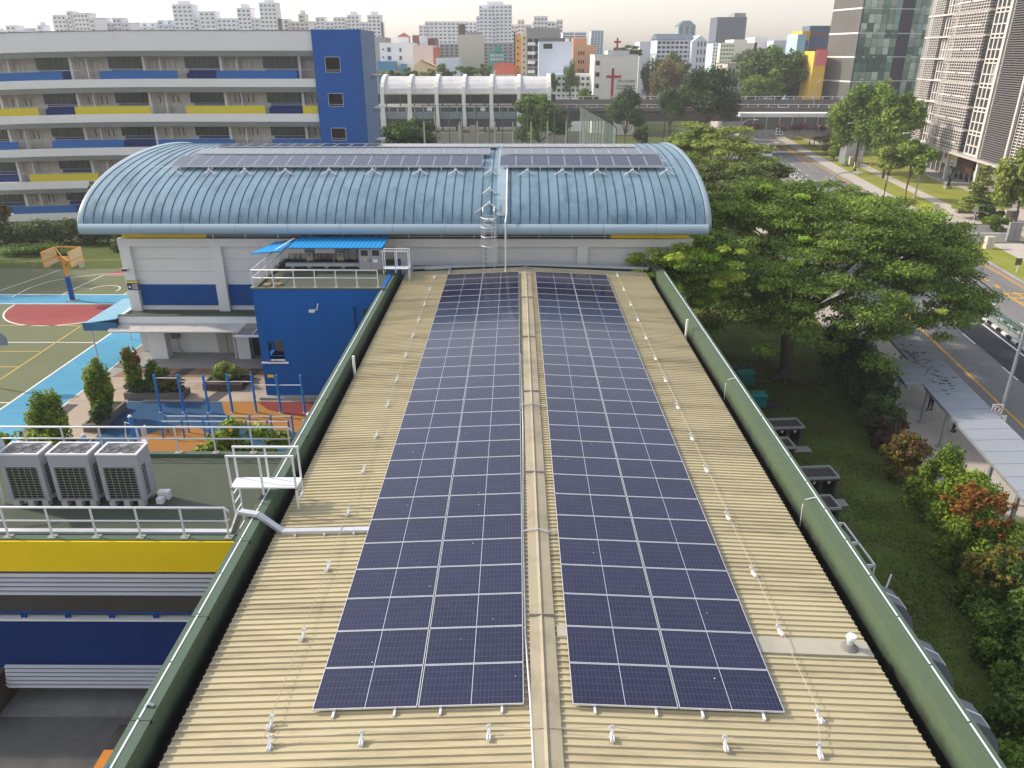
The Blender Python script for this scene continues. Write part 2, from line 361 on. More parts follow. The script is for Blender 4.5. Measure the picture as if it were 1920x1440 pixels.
for x0, x1, y0, y1 in ((5.0, 7.8, 12.75, 13.22), (RIDGE+.33, RIDGE+.75, 13.0, 13.35)):
    fl = MB(); fl.hexa([(x0,y0,rz_(x0)),(x1,y0,rz_(x1)),(x1,y1,rz_(x1)),(x0,y1,rz_(x0)),(x0,y0,rz_(x0)+.055),(x1,y0,rz_(x1)+.055),(x1,y1,rz_(x1)+.055),(x0,y1,rz_(x0)+.055)]); fl.build('cross_flashing', M('flashing_grey', S(196,190,172,.75), .5, .08, .7, dirt=.5, dirtcol=(.2,.19,.17), dscale=1.2), bt)
g = MB(); g.box(-6.99, EL+.12, Y0R, Y1R, 5.32, 5.4); g.box(ER-.12, 8.34, Y0R, Y1R, 5.32, 5.4); g.build('gutter', BLACK, bt)
g = MB(); g.box(EL+.02, EL+.06, Y0R, Y1R, 5.4, 5.93); g.box(ER-.06, ER-.02, Y0R, Y1R, 5.4, 5.93); g.build('roof_edge_board', BLACK, bt)
GREENP = M('parapet_stained', S(118,138,108,.48), .7, .12, .5, dirt=.6, dirtcol=S(86,108,80,.5), dscale=.5).copy()
_n = GREENP.node_tree; _b = _n.nodes['Principled BSDF']; _src = _b.inputs['Base Color'].links[0].from_socket       # black algae growing up from the gutter
_tc = _n.nodes.new('ShaderNodeTexCoord'); _sx = _n.nodes.new('ShaderNodeSeparateXYZ'); _n.links.new(_tc.outputs['Object'], _sx.inputs[0])
_ns = _n.nodes.new('ShaderNodeTexNoise'); _ns.inputs['Scale'].default_value = 2.2; _ns.inputs['Detail'].default_value = 8; _n.links.new(_tc.outputs['Object'], _ns.inputs['Vector'])
_ad = _n.nodes.new('ShaderNodeMath'); _ad.operation = 'MULTIPLY_ADD'; _ad.inputs[1].default_value = -.35; _n.links.new(_ns.outputs[0], _ad.inputs[0]); _n.links.new(_sx.outputs[2], _ad.inputs[2])
_mr = _n.nodes.new('ShaderNodeMapRange'); _mr.inputs[1].default_value = 5.42; _mr.inputs[2].default_value = 5.82; _n.links.new(_ad.outputs[0], _mr.inputs[0])
_mx = _n.nodes.new('ShaderNodeMix'); _mx.data_type = 'RGBA'; _mx.inputs[6].default_value = (.012,.014,.012,1); _n.links.new(_mr.outputs[0], _mx.inputs[0]); _n.links.new(_src, _mx.inputs[7]); _n.links.new(_mx.outputs[2], _b.inputs['Base Color'])
# parapets: slightly rounded inner shoulder, light cap
pl = MB(); pl.sweep([(-7.05, Y0R), (-7.05, 43.6)], [(-.22, 5.0), (-.22, 6.32), (.10, 6.34), (.12, 6.25), (.12, 5.3)]); o = pl.build('parapet', GREENP, bt)
MB().sweep([(-7.05, Y0R), (-7.05, 43.6)], [(-.26, 6.33), (-.26, 6.38), (.12, 6.38), (.12, 6.335)]).build('parapet_cap', GREEND, bt)
pr_ = MB(); pr_.sweep([(8.4, Y0R), (8.4, 45.0)], [(-.17, 5.3), (-.15, 6.3), (.16, 6.33), (.30, 6.33), (.30, 5.0)]); pr_.build('parapet', GREENP, bt)
MB().sweep([(8.4, Y0R), (8.4, 45.0)], [(.13, 6.325), (.13, 6.37), (.34, 6.37), (.34, 6.325)]).build('parapet_cap', GREEND, bt)
for px in (-7.17, 8.62):
    y = 9.2
    while y < 43: MB().box(px-.018, px+.018, y, min(y+1.42, 43.4), 6.38, 6.392).build('lightning_tape', ALU, bt, fix=False); y += 1.47
for y in (10.6, 13.5, 16.4, 19.3, 22.3, 25.2): MB().box(-7.32, -6.9, y, y+.015, 6.3, 6.385).build('cap_joint', DARK, bt, fix=False)
for y in (18.6, 27.3): MB().tube([(8.62,y,6.39),(8.3,y,6.3),(8.23,y-.05,6.1),(8.22,y-.15,5.5)], .018, 5).build('earth_lead', ALU, bt)
MB().tube([(-7.17,10.95,6.39),(-7.1,10.95,6.46),(-7.02,10.95,6.4)], .03, 6).build('earth_clamp', METAL, bt)
# blue edge strip and grey duct where the roof meets the hall
e = MB(); e.box(-6.3, 8.0, 45.3, 45.42, 5.3, 6.12); e.build('edge_tarpaulin', M('blue_tarp', S(38,92,140,.6), .6, .25, 1.5, .6, dirt=.5, dirtcol=(.02,.06,.12), dscale=1.5, bscale=5), bt)
e = MB(); e.bar((-6.4,44.8,6.12),(RIDGE,44.72,6.4),.22,.12); e.bar((RIDGE,44.72,6.4),(8.0,44.8,6.12),.22,.12); e.bar((-5.5,44.7,6.1),(-3.9,44.7,6.17),.2,.1); e.bar((-3.95,44.6,6.17),(-3.95,43.3,6.2),.1,.1); e.build('edge_duct', METAL, bt)
# ---- solar arrays
PF = M('panel_frame', (.7,.71,.73), .35, .04, 3, metal=.5)
def panelmat(full=1.):
    m = bpy.data.materials.new('solar_cells'); m.use_nodes = True; n = m.node_tree; b = n.nodes['Principled BSDF']
    uv = n.nodes.new('ShaderNodeUVMap'); sx = n.nodes.new('ShaderNodeSeparateXYZ'); n.links.new(uv.outputs[0], sx.inputs[0])
    def math_(op, a, c=None, d=None):
        k = n.nodes.new('ShaderNodeMath'); k.operation = op
        for i, s_ in enumerate((a, c, d)):
            if s_ is None: continue
            if hasattr(s_, 'links'): n.links.new(s_, k.inputs[i])
            else: k.inputs[i].default_value = s_
        return k.outputs[0]
    def lines(s_, cnt, wd):
        f = math_('FRACT', math_('MULTIPLY', s_, cnt)); return math_('GREATER_THAN', math_('ABSOLUTE', math_('SUBTRACT', f, .5)), .5-wd)
    g1 = lines(sx.outputs[0], 24, .035); g2 = lines(sx.outputs[1], 6, .022)
    busb = math_('MULTIPLY', lines(sx.outputs[1], 54, .07), .05)
    g = math_('MAXIMUM', math_('MULTIPLY', math_('MAXIMUM', g1, g2), .2), busb)
    mid = math_('LESS_THAN', math_('ABSOLUTE', math_('SUBTRACT', sx.outputs[0], .5)), .003*full)
    ns = n.nodes.new('ShaderNodeTexNoise'); ns.inputs['Scale'].default_value = .9; tc = n.nodes.new('ShaderNodeTexCoord'); n.links.new(tc.outputs['Object'], ns.inputs['Vector'])
    oi = n.nodes.new('ShaderNodeObjectInfo'); rr = math_('ADD', math_('MULTIPLY', oi.outputs['Random'], .5), math_('MULTIPLY', ns.outputs[0], .5))
    def mix(f, a, c):
        x = n.nodes.new('ShaderNodeMix'); x.data_type = 'RGBA'
        for s_, i in ((f, 0), (a, 6), (c, 7)):
            if hasattr(s_, 'links'): n.links.new(s_, x.inputs[i])
            else: x.inputs[i].default_value = s_ if i == 0 else (*s_, 1)
        return x.outputs[2]
    base = mix(rr, (.007,.008,.031), (.014,.015,.048))
    dn = n.nodes.new('ShaderNodeTexNoise'); dn.inputs['Scale'].default_value = 2.3; dn.inputs['Detail'].default_value = 9; dn.inputs['Roughness'].default_value = .7; n.links.new(tc.outputs['Object'], dn.inputs['Vector'])
    dm = n.nodes.new('ShaderNodeMapRange'); dm.inputs[1].default_value = .42; dm.inputs[2].default_value = .8; dm.inputs[4].default_value = .07; n.links.new(dn.outputs[0], dm.inputs[0]); base = mix(dm.outputs[0], base, (.16,.15,.15))
    cc = mix(mid, mix(g, base, (.28,.31,.42)), (.5,.52,.6))
    n.links.new(cc, b.inputs['Base Color']); b.inputs['Roughness'].default_value = .13; b.inputs['Specular IOR Level'].default_value = .5; b.inputs['IOR'].default_value = 1.52
    return m
CELL = panelmat(); CELLP = panelmat(0.)
def panel_meshes(L, W, nm='solar_panel', cm=None):
    m = MB(); t = .04; f = .013
    m.box(-L/2, L/2, -W/2, -W/2+f, -t, 0); m.box(-L/2, L/2, W/2-f, W/2, -t, 0); m.box(-L/2, -L/2+f, -W/2+f, W/2-f, -t, 0); m.box(L/2-f, L/2, -W/2+f, W/2-f, -t, 0); m.box(-L/2+f, L/2-f, -W/2+f, W/2-f, -t+.004, -.012)
    fr = m.build(nm, PF); g = MB(); a, c = L/2-f, W/2-f
    g.poly([(-a,-c,-.006),(a,-c,-.006),(a,c,-.006),(-a,c,-.006)], uv=[(0,0),(1,0),(1,1),(0,1)]); gl = g.build('cell_face', cm or CELL, fix=False)
    me1, me2 = fr.data, gl.data; bpy.data.objects.remove(fr); bpy.data.objects.remove(gl)
    return me1, me2
PM1, PM2 = panel_meshes(2.065, 1.085)
def put_panel(t, loc, rot):
    o = bpy.data.objects.new('solar_panel', PM1); col.objects.link(o); o.parent = t; o.location = loc; o.rotation_euler = rot
    q = bpy.data.objects.new('cell_face', PM2); col.objects.link(q); q.parent = o
    return o
for side, (x0, label) in ((-1, (-3.99, 'large solar array on the beige roof, left of the ridge cap')), (1, (1.12, 'large solar array on the beige roof, right of the ridge cap'))):
    t = thing('solar_array', label, 'solar array', (x0+2.085, 11.05, rz_(x0+2.085)+.13), 0, 'rooftop solar arrays on the beige roof')
    t.rotation_euler = (0, 0, 0); ang = math.atan(.045)*(-1 if side < 0 else 1)
    random.seed(7)
    for r_ in range(29):
        for c_ in (-1, 1):
            dx = c_*1.045; put_panel(t, (dx, .545+r_*1.104, -(dx)*.045*side), (random.uniform(-.0012,.0012), ang+random.uniform(-.0012,.0012), 0))
    for dx in (-1.65, -.45, .45, 1.65):
        zz = -dx*.045*side-.075
        MB().bar((dx,-.12,zz),(dx,32.1,zz), .045, .05).build('mounting_rail', ALU, t, local=True, fix=False)
        MB().box(dx-.02, dx+.02, -.16, -.11, zz-.07, zz+.03).build('rail_foot', ALU, t, local=True, fix=False)
random.seed(9); m = MB()
for k in range(30):
    x = random.choice((random.uniform(-3.9,.1), random.uniform(1.2,5.2))); y = random.uniform(11.2,30); r_ = random.uniform(.006,.015); z = rz_(x)+.142
    m.poly([(x+r_*random.uniform(.6,1.3)*math.cos(a), y+r_*random.uniform(.6,1.6)*math.sin(a), z) for a in [q*math.pi/4 for q in range(8)]])
m.build('bird_droppings', WHITE, label='tiny white bird droppings scattered over the large solar arrays', cat='droppings', kind='stuff', fix=False)
# ---- lifeline anchors and cables
def anchor_proto():
    t = thing('lifeline_anchor', 'white lifeline anchor bracket in the row along the front edge of the roof', 'anchor bracket', (0,0,0))
    MB().box(-.06,.06,-.16,.02,0,.035).box(-.045,-.015,-.15,.1,.035,.075).box(.015,.045,-.15,.1,.035,.075).build('base_clamp', ALU, t, local=True)
    MB().bar((0,-.02,.05),(0,.14,.2),.05,.035).box(-.07,.07,.1,.15,.17,.2).build('arm', ALU, t, local=True)
    MB().tube([(-.05,.14,.2),(.05,.14,.2)],.035,8).build('cable_eye', METAL, t, local=True)
    for ch in t.children: ch.scale = (.75,.75,.75)
    return t
ORD = ('first','second','third','fourth','fifth','sixth','seventh','eighth','ninth','tenth','eleventh','twelfth','thirteenth','fourteenth')
ap = anchor_proto()
def az(x): return rz_(x)+.04
first = True
for i, (x, y) in enumerate(((-4.6,10.29),(-2.88,10.33),(-.49,10.39),(1.82,10.38),(3.92,10.25),(5.65,10.16))):
    lb = ORD[i]+' white lifeline anchor from the left along the front edge of the roof'
    if first: ap.location = (x,y,az(x)); first = False; tag(ap, lb, group='lifeline anchors along the front')
    else: copy_tree(ap, None, (x,y,az(x)), 0, lb)
for i, y in enumerate((10.78,13.19,15.65,18.14,20.49,22.86,25.32,27.66,30.26,32.73,35.0,37.5,40.2,42.6)):
    copy_tree(ap, None, (-4.73,y,az(-4.73)), -.25, ORD[i]+' white lifeline anchor from the front, in the row left of the solar arrays', 'lifeline anchors on the left')
for i, y in enumerate((10.99,13.4,15.49,17.98,20.61,22.72,25.19,27.66,30.01,32.57,35.13,37.61,40.31,43.2)):
    copy_tree(ap, None, (5.95,y,az(5.95)), .35, ORD[i]+' white lifeline anchor from the front, in the row right of the solar arrays', 'lifeline anchors on the right')
ROPE = M('steel_cable', (.42,.38,.32), .5, .1)
def cable(pts, label, r_=.008):
    m = MB(); P = []
    for a, b_ in zip(pts, pts[1:]):
        for k in range(6):
            s_ = k/6; P.append((a[0]+(b_[0]-a[0])*s_, a[1]+(b_[1]-a[1])*s_, a[2]+(b_[2]-a[2])*s_-.05*4*s_*(1-s_)))
    P.append(pts[-1]); m.tube(P, r_, 5).build('lifeline_cable', ROPE, label=label, cat='cable')
cable([(-4.73,y+.1,az(-4.73)+.15) for y in (10.2,10.78,13.19,15.65,18.14,20.49,22.86,25.32,27.66,30.26,32.73,35,37.5,40.2,42.6)], 'thin steel lifeline cable along the left of the solar arrays')
cable([(5.95 if y > 10.2 else 5.68,y+.1,az(5.95)+.15) for y in (10.16,10.99,13.4,15.49,17.98,20.61,22.72,25.19,27.66,30.01,32.57,35.13,37.61,40.31,43.2)], 'thin steel lifeline cable along the right of the solar arrays')
cable([(x,y+.1,az(x)+.15) for x,y in ((-4.6,10.29),(-2.88,10.33),(-.49,10.39),(1.82,10.38),(3.92,10.25),(5.65,10.16))], 'thin steel lifeline cable across the front of the roof')
MB().tube([(.36,6.2,6.34),(.35,9,6.34),(.30,11.2,6.33),(.22,13,6.33),(.2,17,6.33),(.25,23,6.33),(.2,30,6.33)], .022, 6).build('conduit', WHITE, label='white electrical conduit running beside the ridge cap', cat='conduit')
def cross_conn(y, lab):
    m = MB(); m.tube([(.1,y,6.33),(.4,y+.03,6.40),(.6,y+.02,6.43),(.8,y-.03,6.40),(1.15,y,6.33)], .018, 5); m.build('cable_bridge', METAL, label=lab, cat='cable')
cross_conn(16.9, 'nearer metal cable crossing the ridge cap'); cross_conn(24.8, 'middle metal cable crossing the ridge cap'); cross_conn(42.6, 'farthest metal cable crossing the ridge cap')
# vent pipe, marker posts, tray
t = thing('vent_pipe', 'small capped vent pipe standing on the cross flashing', 'vent', (7.35,13.0,6.03))
MB().cyl(0,0,0,.1,.2,14,.1).build('collar', M('lead_grey', (.2,.19,.17), .7, .3, 6), t, local=True); MB().cyl(0,0,.1,.26,.075,12).build('pipe', METAL, t, local=True); MB().cyl(0,0,.26,.33,.11,14,.1).build('cap', WHITE, t, local=True)
for x, y, lab in ((-6.62,28.7,'short white plastic pipe standing in the left roof gutter'),(7.95,33.4,'short white plastic pipe standing in the right roof gutter')):
    m = MB(); m.tube([(x,y,5.4),(x,y,6.72)], .055, 10); m.build('standpipe', WHITE, label=lab, cat='pipe', smooth=False)
t = thing('cable_tray', 'grey cable tray climbing over the left parapet onto the ribbed roof', 'cable tray', (-7.1,17.3,6.4))
pts = [(-15.5,18.62,5.13),(-8.3,18.62,5.13),(-7.55,17.6,6.5),(-7.0,17.45,6.5),(-6.35,17.3,6.06),(-3.95,17.26,6.15)]
for a, b_ in zip(pts, pts[1:]): MB().bar(a, b_, .17, .09).build('tray_section', METAL, t)
for x in (-6.0,-5.2,-4.4): MB().box(x,x+.05,17.13,17.17,az(x)-.03,az(x)+.04).build('tray_foot', ALU, t)
# blue ladder tips over the parapet and near roof edge
for x, y, z, lab in ((-7.2,9.55,6.2,'blue ladder head leaning over the left parapet'),(-4.6,9.05,6.08,'tip of a blue pole standing on the roof at the bottom edge')):
    t = thing('ladder_head', lab, 'ladder', (x,y-.3,z))
    for dx in (-.09,.12): MB().bar((dx,-.3,-.2),(.03,.25,.33),.035,.035).build('rail', M('ladder_blue', S(60,140,210,.8), .5), t, local=True)
# exhaust cowls and drying rack on the right side
for i, (x, y) in enumerate(((9.25,15.25),(9.2,13.35),(9.15,11.6))):
    t = thing('exhaust_cowl', ('farthest', 'middle', 'nearest')[i]+' grey curved exhaust cowl on the right wall below the parapet', 'exhaust cowl', (8.62,y,4.9), 0, 'exhaust cowls on the right wall')
    CW = M('cowl_grey', S(128,130,140,.7), .5, .08)
    m = MB(); n_ = 8; prof = [(0,.75),(.6,.8),(.95,.62),(1.2,.3),(1.34,-.1)]
    for k, (a, h) in enumerate(prof): m.v += [(a,-.32,h),(a,.32,h)]
    for k in range(len(prof)-1): m.f.append((2*k,2*k+1,2*k+3,2*k+2)); m.m.append(0)
    for s_ in (0,1): m.f.append(tuple([2*k+s_ for k in range(len(prof))]+[len(m.v), len(m.v)+1])); m.m.append(0); m.v += [(1.25,-.32+.64*s_,-.4),(0,-.32+.64*s_,-.5)]
    m.build('hood', CW, t, local=True); MB().tube([(0,0,.76),(.6,0,.81),(.95,0,.63),(1.2,0,.31),(1.34,0,-.1)], .02, 5).build('seam', ALU, t, local=True)
t = thing('drying_frame', 'white metal frame with mesh fixed outside the right parapet', 'metal frame', (8.62,17.3,4.8))
for a, b_ in (((0,0,.2),(1.35,0,.2)),((0,1.05,.2),(1.35,1.05,.2)),((0,2.05,.2),(1.3,2.05,.2)),((1.35,0,.2),(1.3,2.05,.2)),((0,0,-.5),(1.35,0,.2)),((0,1.05,-.5),(1.35,1.05,.2)),((0,2.05,-.5),(1.3,2.05,.2)),((1.35,0,.2),(1.35,0,-.9))):
    MB().bar(a, b_, .045, .045).build('bar', ALU, t, local=True)
m = MB()
for k in range(9): m.bar((.1+k*.14,.05,.0),(.1+k*.14,2,.0),.012,.012)
for k in range(9): m.bar((.1,.1+k*.23,.0),(1.25,.1+k*.23,.0),.012,.012)
m.build('mesh_floor', METAL, t, local=True, kind='stuff')
m = MB(); m.bar((9.7,16.2,4.4),(10.25,16.9,5.0),.04,.04); m.build('loose_pole', METAL, label='thin bare metal pole leaning beside the white frame', cat='pole')
# ============================================================ low block with the air conditioners, left
FLATG = M('flat_roof_green', S(96,104,88,.62), .85, .18, .35, .2, dirt=.5, dirtcol=(.07,.075,.06), dscale=.35)
ab = thing('plant_room_block', 'low block with dark green flat roof, yellow fascia and blue terrace parapet', 'building', (-20,20.8,-4))
XL, XR = -36, -7.35
b = MB(); b.box(XL,XR,18.3,23.45,4.2,5.0); b.build('roof_slab', FLATG, ab)
b = MB(); b.box(XL,XR,18.2,18.42,4.99,5.14); b.box(XL,XR,23.3,23.5,4.99,5.14); b.build('roof_kerb', GREEND, ab)
b = MB(); b.box(XL,XR,18.14,18.3,4.05,5.1); b.build('yellow_fascia', YELL, ab)
b = MB(); b.box(XL,XR,22.9,23.45,-.02,4.2); b.box(XR-.2,XR,18.6,22.9,.3,4.2); b.build('wall', M('wall_grey_render', S(224,216,206,.85), .8, .08, .6), ab)
b = MB(); b.box(XL,XR,18.05,22.9,.05,.3); b.build('terrace_floor', M('terrace_tile', (.6,.55,.5), .7, .1, .6), ab)
b = MB(); b.box(XL,XR,17.98,18.12,.06,2.36); b.build('terrace_parapet', M('deep_blue_paint', S(6,52,122,.7), .65, .12, .6), ab)
b = MB(); b.box(XL,XR,17.95,18.16,2.362,2.42); b.build('parapet_coping', WHITE, ab)
MB().tube([(XL,18.05,2.62),(XR,18.05,2.62)],.03,6).build('terrace_rail', BLUE, ab)
x = -20.2
while x < XR: MB().box(x,x+.05,18.02,18.08,2.42,2.62).box(x+.1,x+.15,18.02,18.08,2.42,2.62).build('rail_bracket', BLUE, ab, fix=False); x += 1.33
SL = M('louvre_white', S(205,205,210,.75), .5, .06, .7)
for k in range(5):
    z = 4.02-k*.125; y = 18.1-k*.045
    MB().hexa([(XL,y-.09,z-.075),(XR,y-.09,z-.075),(XR,y-.075,z-.095),(XL,y-.075,z-.095),(XL,y,z-.02),(XR,y,z-.02),(XR,y+.02,z-.03),(XL,y+.02,z-.03)]).build('louvre_slat', SL, ab)
for k in range(6):
    z = .72-k*.11; y = 17.9-k*.05
    MB().hexa([(-15.75+k*.03,y-.09,z-.06),(XR,y-.09,z-.06),(XR,y-.075,z-.08),(-15.75+k*.03,y-.075,z-.08),(-15.75,y,z-.015),(XR,y,z-.015),(XR,y+.02,z-.025),(-15.75,y+.02,z-.025)]).build('louvre_slat', SL, ab)
b = MB(); b.box(-16.2,-15.85,16.6,18.0,-.62,.5); b.build('side_pier', M('pier_brown', S(110,92,78,.6), .85, .2), ab)
b = MB(); b.box(XL,XR,18.3,18.6,-4.03,.3); b.build('lower_wall', M('lower_wall_brown', S(128,120,112,.6), .9, .2, .6), ab)
c = MB(); c.prism([(-60,4),(-7.22,4),(-7.22,18.28),(-60,18.28)],-4.03,-.6); c.build('service_yard', M('yard_asphalt', (.12,.115,.11), .9, .25, .5, .4, dirt=.5, dirtcol=(.05,.045,.04), bscale=30), kind='structure')
c = MB(); c.box(-15.75,-7.25,17.1,18.26,-.6,-.52); c.build('yard_apron', M('apron_dark', (.2,.19,.18), .9, .25, .8, dirt=.6), kind='structure')
t = thing('barrier_rail', 'orange and black banded barrier rail beside the left parapet', 'barrier', (-11.2,14.8,-.6))
OR = M('orange_paint', S(205,130,40,.8), .6)
for k in range(4): MB().box(-11.4,-11.1,12.6+k*.85,12.6+(k+1)*.85,0.,.3).build('painted_band', (OR,BLACK)[k % 2], t)
MB().box(-11.33,-11.17,12.9,13.05,-.6,0.).build('post', OR, t); MB().box(-11.33,-11.17,15.5,15.65,-.6,0.).build('post', OR, t)
def railing(name, label, x0, x1, y, z, step, h=1.0, ends=(False, True), mat=ALU, xs=None):
    t = thing(name, label, 'railing', ((x0+x1)/2, y, z))
    MB().tube([(x0,y,z+h),(x1,y,z+h)]+([(x1+.1,y,z+h-.1),(x1+.1,y,z+h*.62),(x1,y,z+h*.55)] if ends[1] else []), .035, 8).build('top_rail', mat, t, smooth=True)
    MB().tube([(x0,y,z+h*.55),(x1,y,z+h*.55)], .028, 8).build('mid_rail', mat, t, smooth=True)
    n = max(1, round((x1-x0)/step))
    for k in range(n+1):
        x = x0+(x1-x0)*k/n
        MB().bar((x,y,z),(x,y,z+h-.02),.055,.03).build('post', mat, t, fix=False)
        MB().box(x-.12,x+.12,y-.1,y+.1,z,z+.02).build('base_plate', M('base_plate', S(170,172,160,.7)), t, fix=False)
    return t
railing('roof_railing', 'white pipe railing along the front edge of the dark green flat roof', -25, -8.3, 18.33, 5.14, 1.28)
railing('roof_railing', 'white pipe railing along the courtyard edge of the dark green flat roof', -25, -7.9, 23.4, 5.14, 1.28)
# air conditioners
ACW = M('ac_casing', S(186,184,190,.72), .45, .05, 1.5, dirt=.15); ACD = M('ac_grille_dark', (.018,.018,.02), .6, .3, 5); WIRE = M('ac_wire', (.3,.29,.24), .5)
t = thing('air_conditioner', 'grey twin fan air conditioning unit, rightmost of the three on the flat roof', 'air conditioner', (-12.12,20.5,5.22), 0, 'air conditioning units on the flat roof')
W, D, H = 1.24, .77, 1.62
m = MB(); m.box(-W/2,W/2,-D/2+.02,D/2,0,.06); m.box(-W/2,W/2,-D/2,D/2,1.2,H); m.box(-W/2,-W/2+.12,-D/2,D/2,.06,1.2); m.box(W/2-.14,W/2,-D/2,D/2,.06,1.2); m.box(-W/2+.12,W/2-.14,D/2-.05,D/2,.06,1.2); m.build('casing', ACW, t, local=True)
MB().box(-W/2+.13,W/2-.15,-D/2+.05,-D/2+.1,.07,1.19).build('coil', ACD, t, local=True)
m = MB()
for k in range(13): m.bar((-W/2+.12,-D/2+.02,.1+k*.088),(W/2-.14,-D/2+.02,.1+k*.088),.012,.012)
for k in range(6): m.bar((-W/2+.14+k*.185,-D/2+.015,.07),(-W/2+.14+k*.185,-D/2+.015,1.19),.014,.014)
m.build('wire_guard', WIRE, t, local=True)
m = MB()
for k in range(11):
    for j in range(2): m.box(W/2-.004,W/2+.006,-D/2+.16+j*.12,-D/2+.25+j*.12,.14+k*.097,.205+k*.097)
m.build('side_vents', ACD, t, local=True)
m = MB(); m.box(-W/2-.02,W/2+.02,-D/2-.02,-D/2+.04,H,H+.05); m.box(-W/2-.02,W/2+.02,D/2-.04,D/2+.02,H,H+.05); m.box(-W/2-.02,-W/2+.05,-D/2,D/2,H,H+.05); m.box(W/2-.05,W/2+.02,-D/2,D/2,H,H+.05); m.build('top_rim', ALU, t, local=True)
for dx in (-.3,.3):
    f = MB(); n = 18
    pts = [(dx+.29*math.cos(2*math.pi*k/n), .33*math.sin(2*math.pi*k/n)) for k in range(n)]
    for k in range(n):
        a, b_ = pts[k], pts[(k+1) % n]; f.poly([(a[0],a[1],H+.045),(b_[0],b_[1],H+.045),(dx+(b_[0]-dx)*.9,b_[1]*.9,H-.2),(dx+(a[0]-dx)*.9,a[1]*.9,H-.2)])
    fo = f.build('fan_shroud', ACW, t, local=True); q = MB(); q.poly([(dx+(a-dx)*.9,c_*.9,H+.001) for a, c_ in pts]); q.build('fan_well', M('fan_well_grey', (.14,.14,.15), .6), t, local=True, fix=False)
    bl = MB(); bl.cyl(dx,0,H+.004,H+.03,.07,10)
    for k in range(3):
        a = k*2*math.pi/3+.4; bl.poly([(dx+.05*math.cos(a),.05*math.sin(a),H+.01),(dx+.22*math.cos(a-.35),.25*math.sin(a-.35),H+.008),(dx+.25*math.cos(a),.28*math.sin(a),H+.012),(dx+.22*math.cos(a+.35),.25*math.sin(a+.35),H+.018)])
    bl.build('fan_blades', M('fan_blade_grey', (.07,.07,.075), .5), t, local=True, fix=False)
    g = MB()
    for rr in (.08,.16,.24): g.tube([(dx+rr*math.cos(2*math.pi*k/16),rr*1.1*math.sin(2*math.pi*k/16),H+.05) for k in range(17)],.005,4)
    g.build('fan_guard', WIRE, t, local=True, kind='stuff')
for dx in (-.45,0,.45): MB().box(dx-.09,dx+.09,-D/2-.02,-D/2+.2,-.21,0).box(dx-.09,dx+.09,D/2-.2,D/2+.02,-.21,0).build('mounting_block', M('block_pale', S(200,198,190,.7)), t, local=True)
copy_tree(t, None, (-13.62,20.5,5.22), 0, 'grey twin fan air conditioning unit, middle of the three on the flat roof')
copy_tree(t, None, (-15.12,20.5,5.22), 0, 'grey twin fan air conditioning unit, leftmost of the three on the flat roof')
MB().box(-11.35,-11.0,20.55,20.75,5.0,5.28).box(-11.3,-11.1,20.3,20.5,5.0,5.18).build('plinth_blocks', WHITE, label='white plinth blocks beside the rightmost air conditioner', cat='block')
# satellite dish and access ladder at the left edge
t = thing('satellite_dish', 'pale satellite dish on a bent pole at the left edge of the flat roof', 'satellite dish', (-16.0,19.9,5.0))
m = MB(); n = 20; rings = [(0.02,0),(.2,.02),(.36,.07),(.48,.13)]
R3 = Matrix.Rotation(rad(70),3,'Y') @ Matrix.Rotation(rad(0),3,'X')
for rr, h in rings:
    for k in range(n): v = R3 @ Vector((rr*math.cos(2*math.pi*k/n), rr*math.sin(2*math.pi*k/n), h)); m.v.append((v.x-.05, v.y+.4, v.z+2.0))
for a in range(3):
    for k in range(n): k2 = (k+1) % n; m.f.append((a*n+k,a*n+k2,(a+1)*n+k2,(a+1)*n+k)); m.m.append(0)
m.build('reflector', M('dish_pale', S(200,206,212,.75), .5), t, local=True, smooth=True)
MB().tube([(-.1,.4,0),(-.1,.4,1.9)],.04,8).build('mast', METAL, t, local=True); MB().tube([(-.1,.4,1.9),(.2,.2,1.6),(.35,-.1,1.3),(.2,-.3,1.15),(-.2,-.4,1.1)],.03,8).build('feed_arm', ALU, t, local=True)
# step-over platforms
def stepover(label, cx, cy, z0l, z0r, deck, L=1.9, D=.55):
    t = thing('step_over_platform', label, 'platform', (cx,cy,deck))
    MB().box(-L/2,L/2,-D/2,D/2,-.04,0).build('deck', M('deck_white', (.74,.74,.76), .5, .04), t, local=True)
    for y in (-D/2,D/2):
        MB().bar((-L/2,y,1.0),(L/2,y,1.0),.06,.05).build('handrail', ALU, t, local=True)
        for x in (-L/2+.03,-.02,L/2-.03): MB().bar((x,y,-.08 if abs(x) > .1 else -.25),(x,y,1.0),.05,.05).build('post', ALU, t, local=True)
    for x, zz in ((-L/2+.03,z0l-deck),(L/2-.03,z0r-deck)):
        for y in (-D/2,D/2): MB().bar((x,y,zz),(x,y,-.04),.05,.05).build('leg', ALU, t, local=True)
        k = zz+.25
        while k < -.1: MB().bar((x,-D/2,k),(x,D/2,k),.035,.035).build('rung', ALU, t, local=True); k += .3
stepover('white metal step-over platform bridging the left parapet beside the air conditioners', -7.15, 18.78, 5.0, 6.0, 6.72)
stepover('white metal step-over platform at the far end of the left parapet', -6.85, 42.6, 6.42, 6.0, 6.75, 1.5, .6)
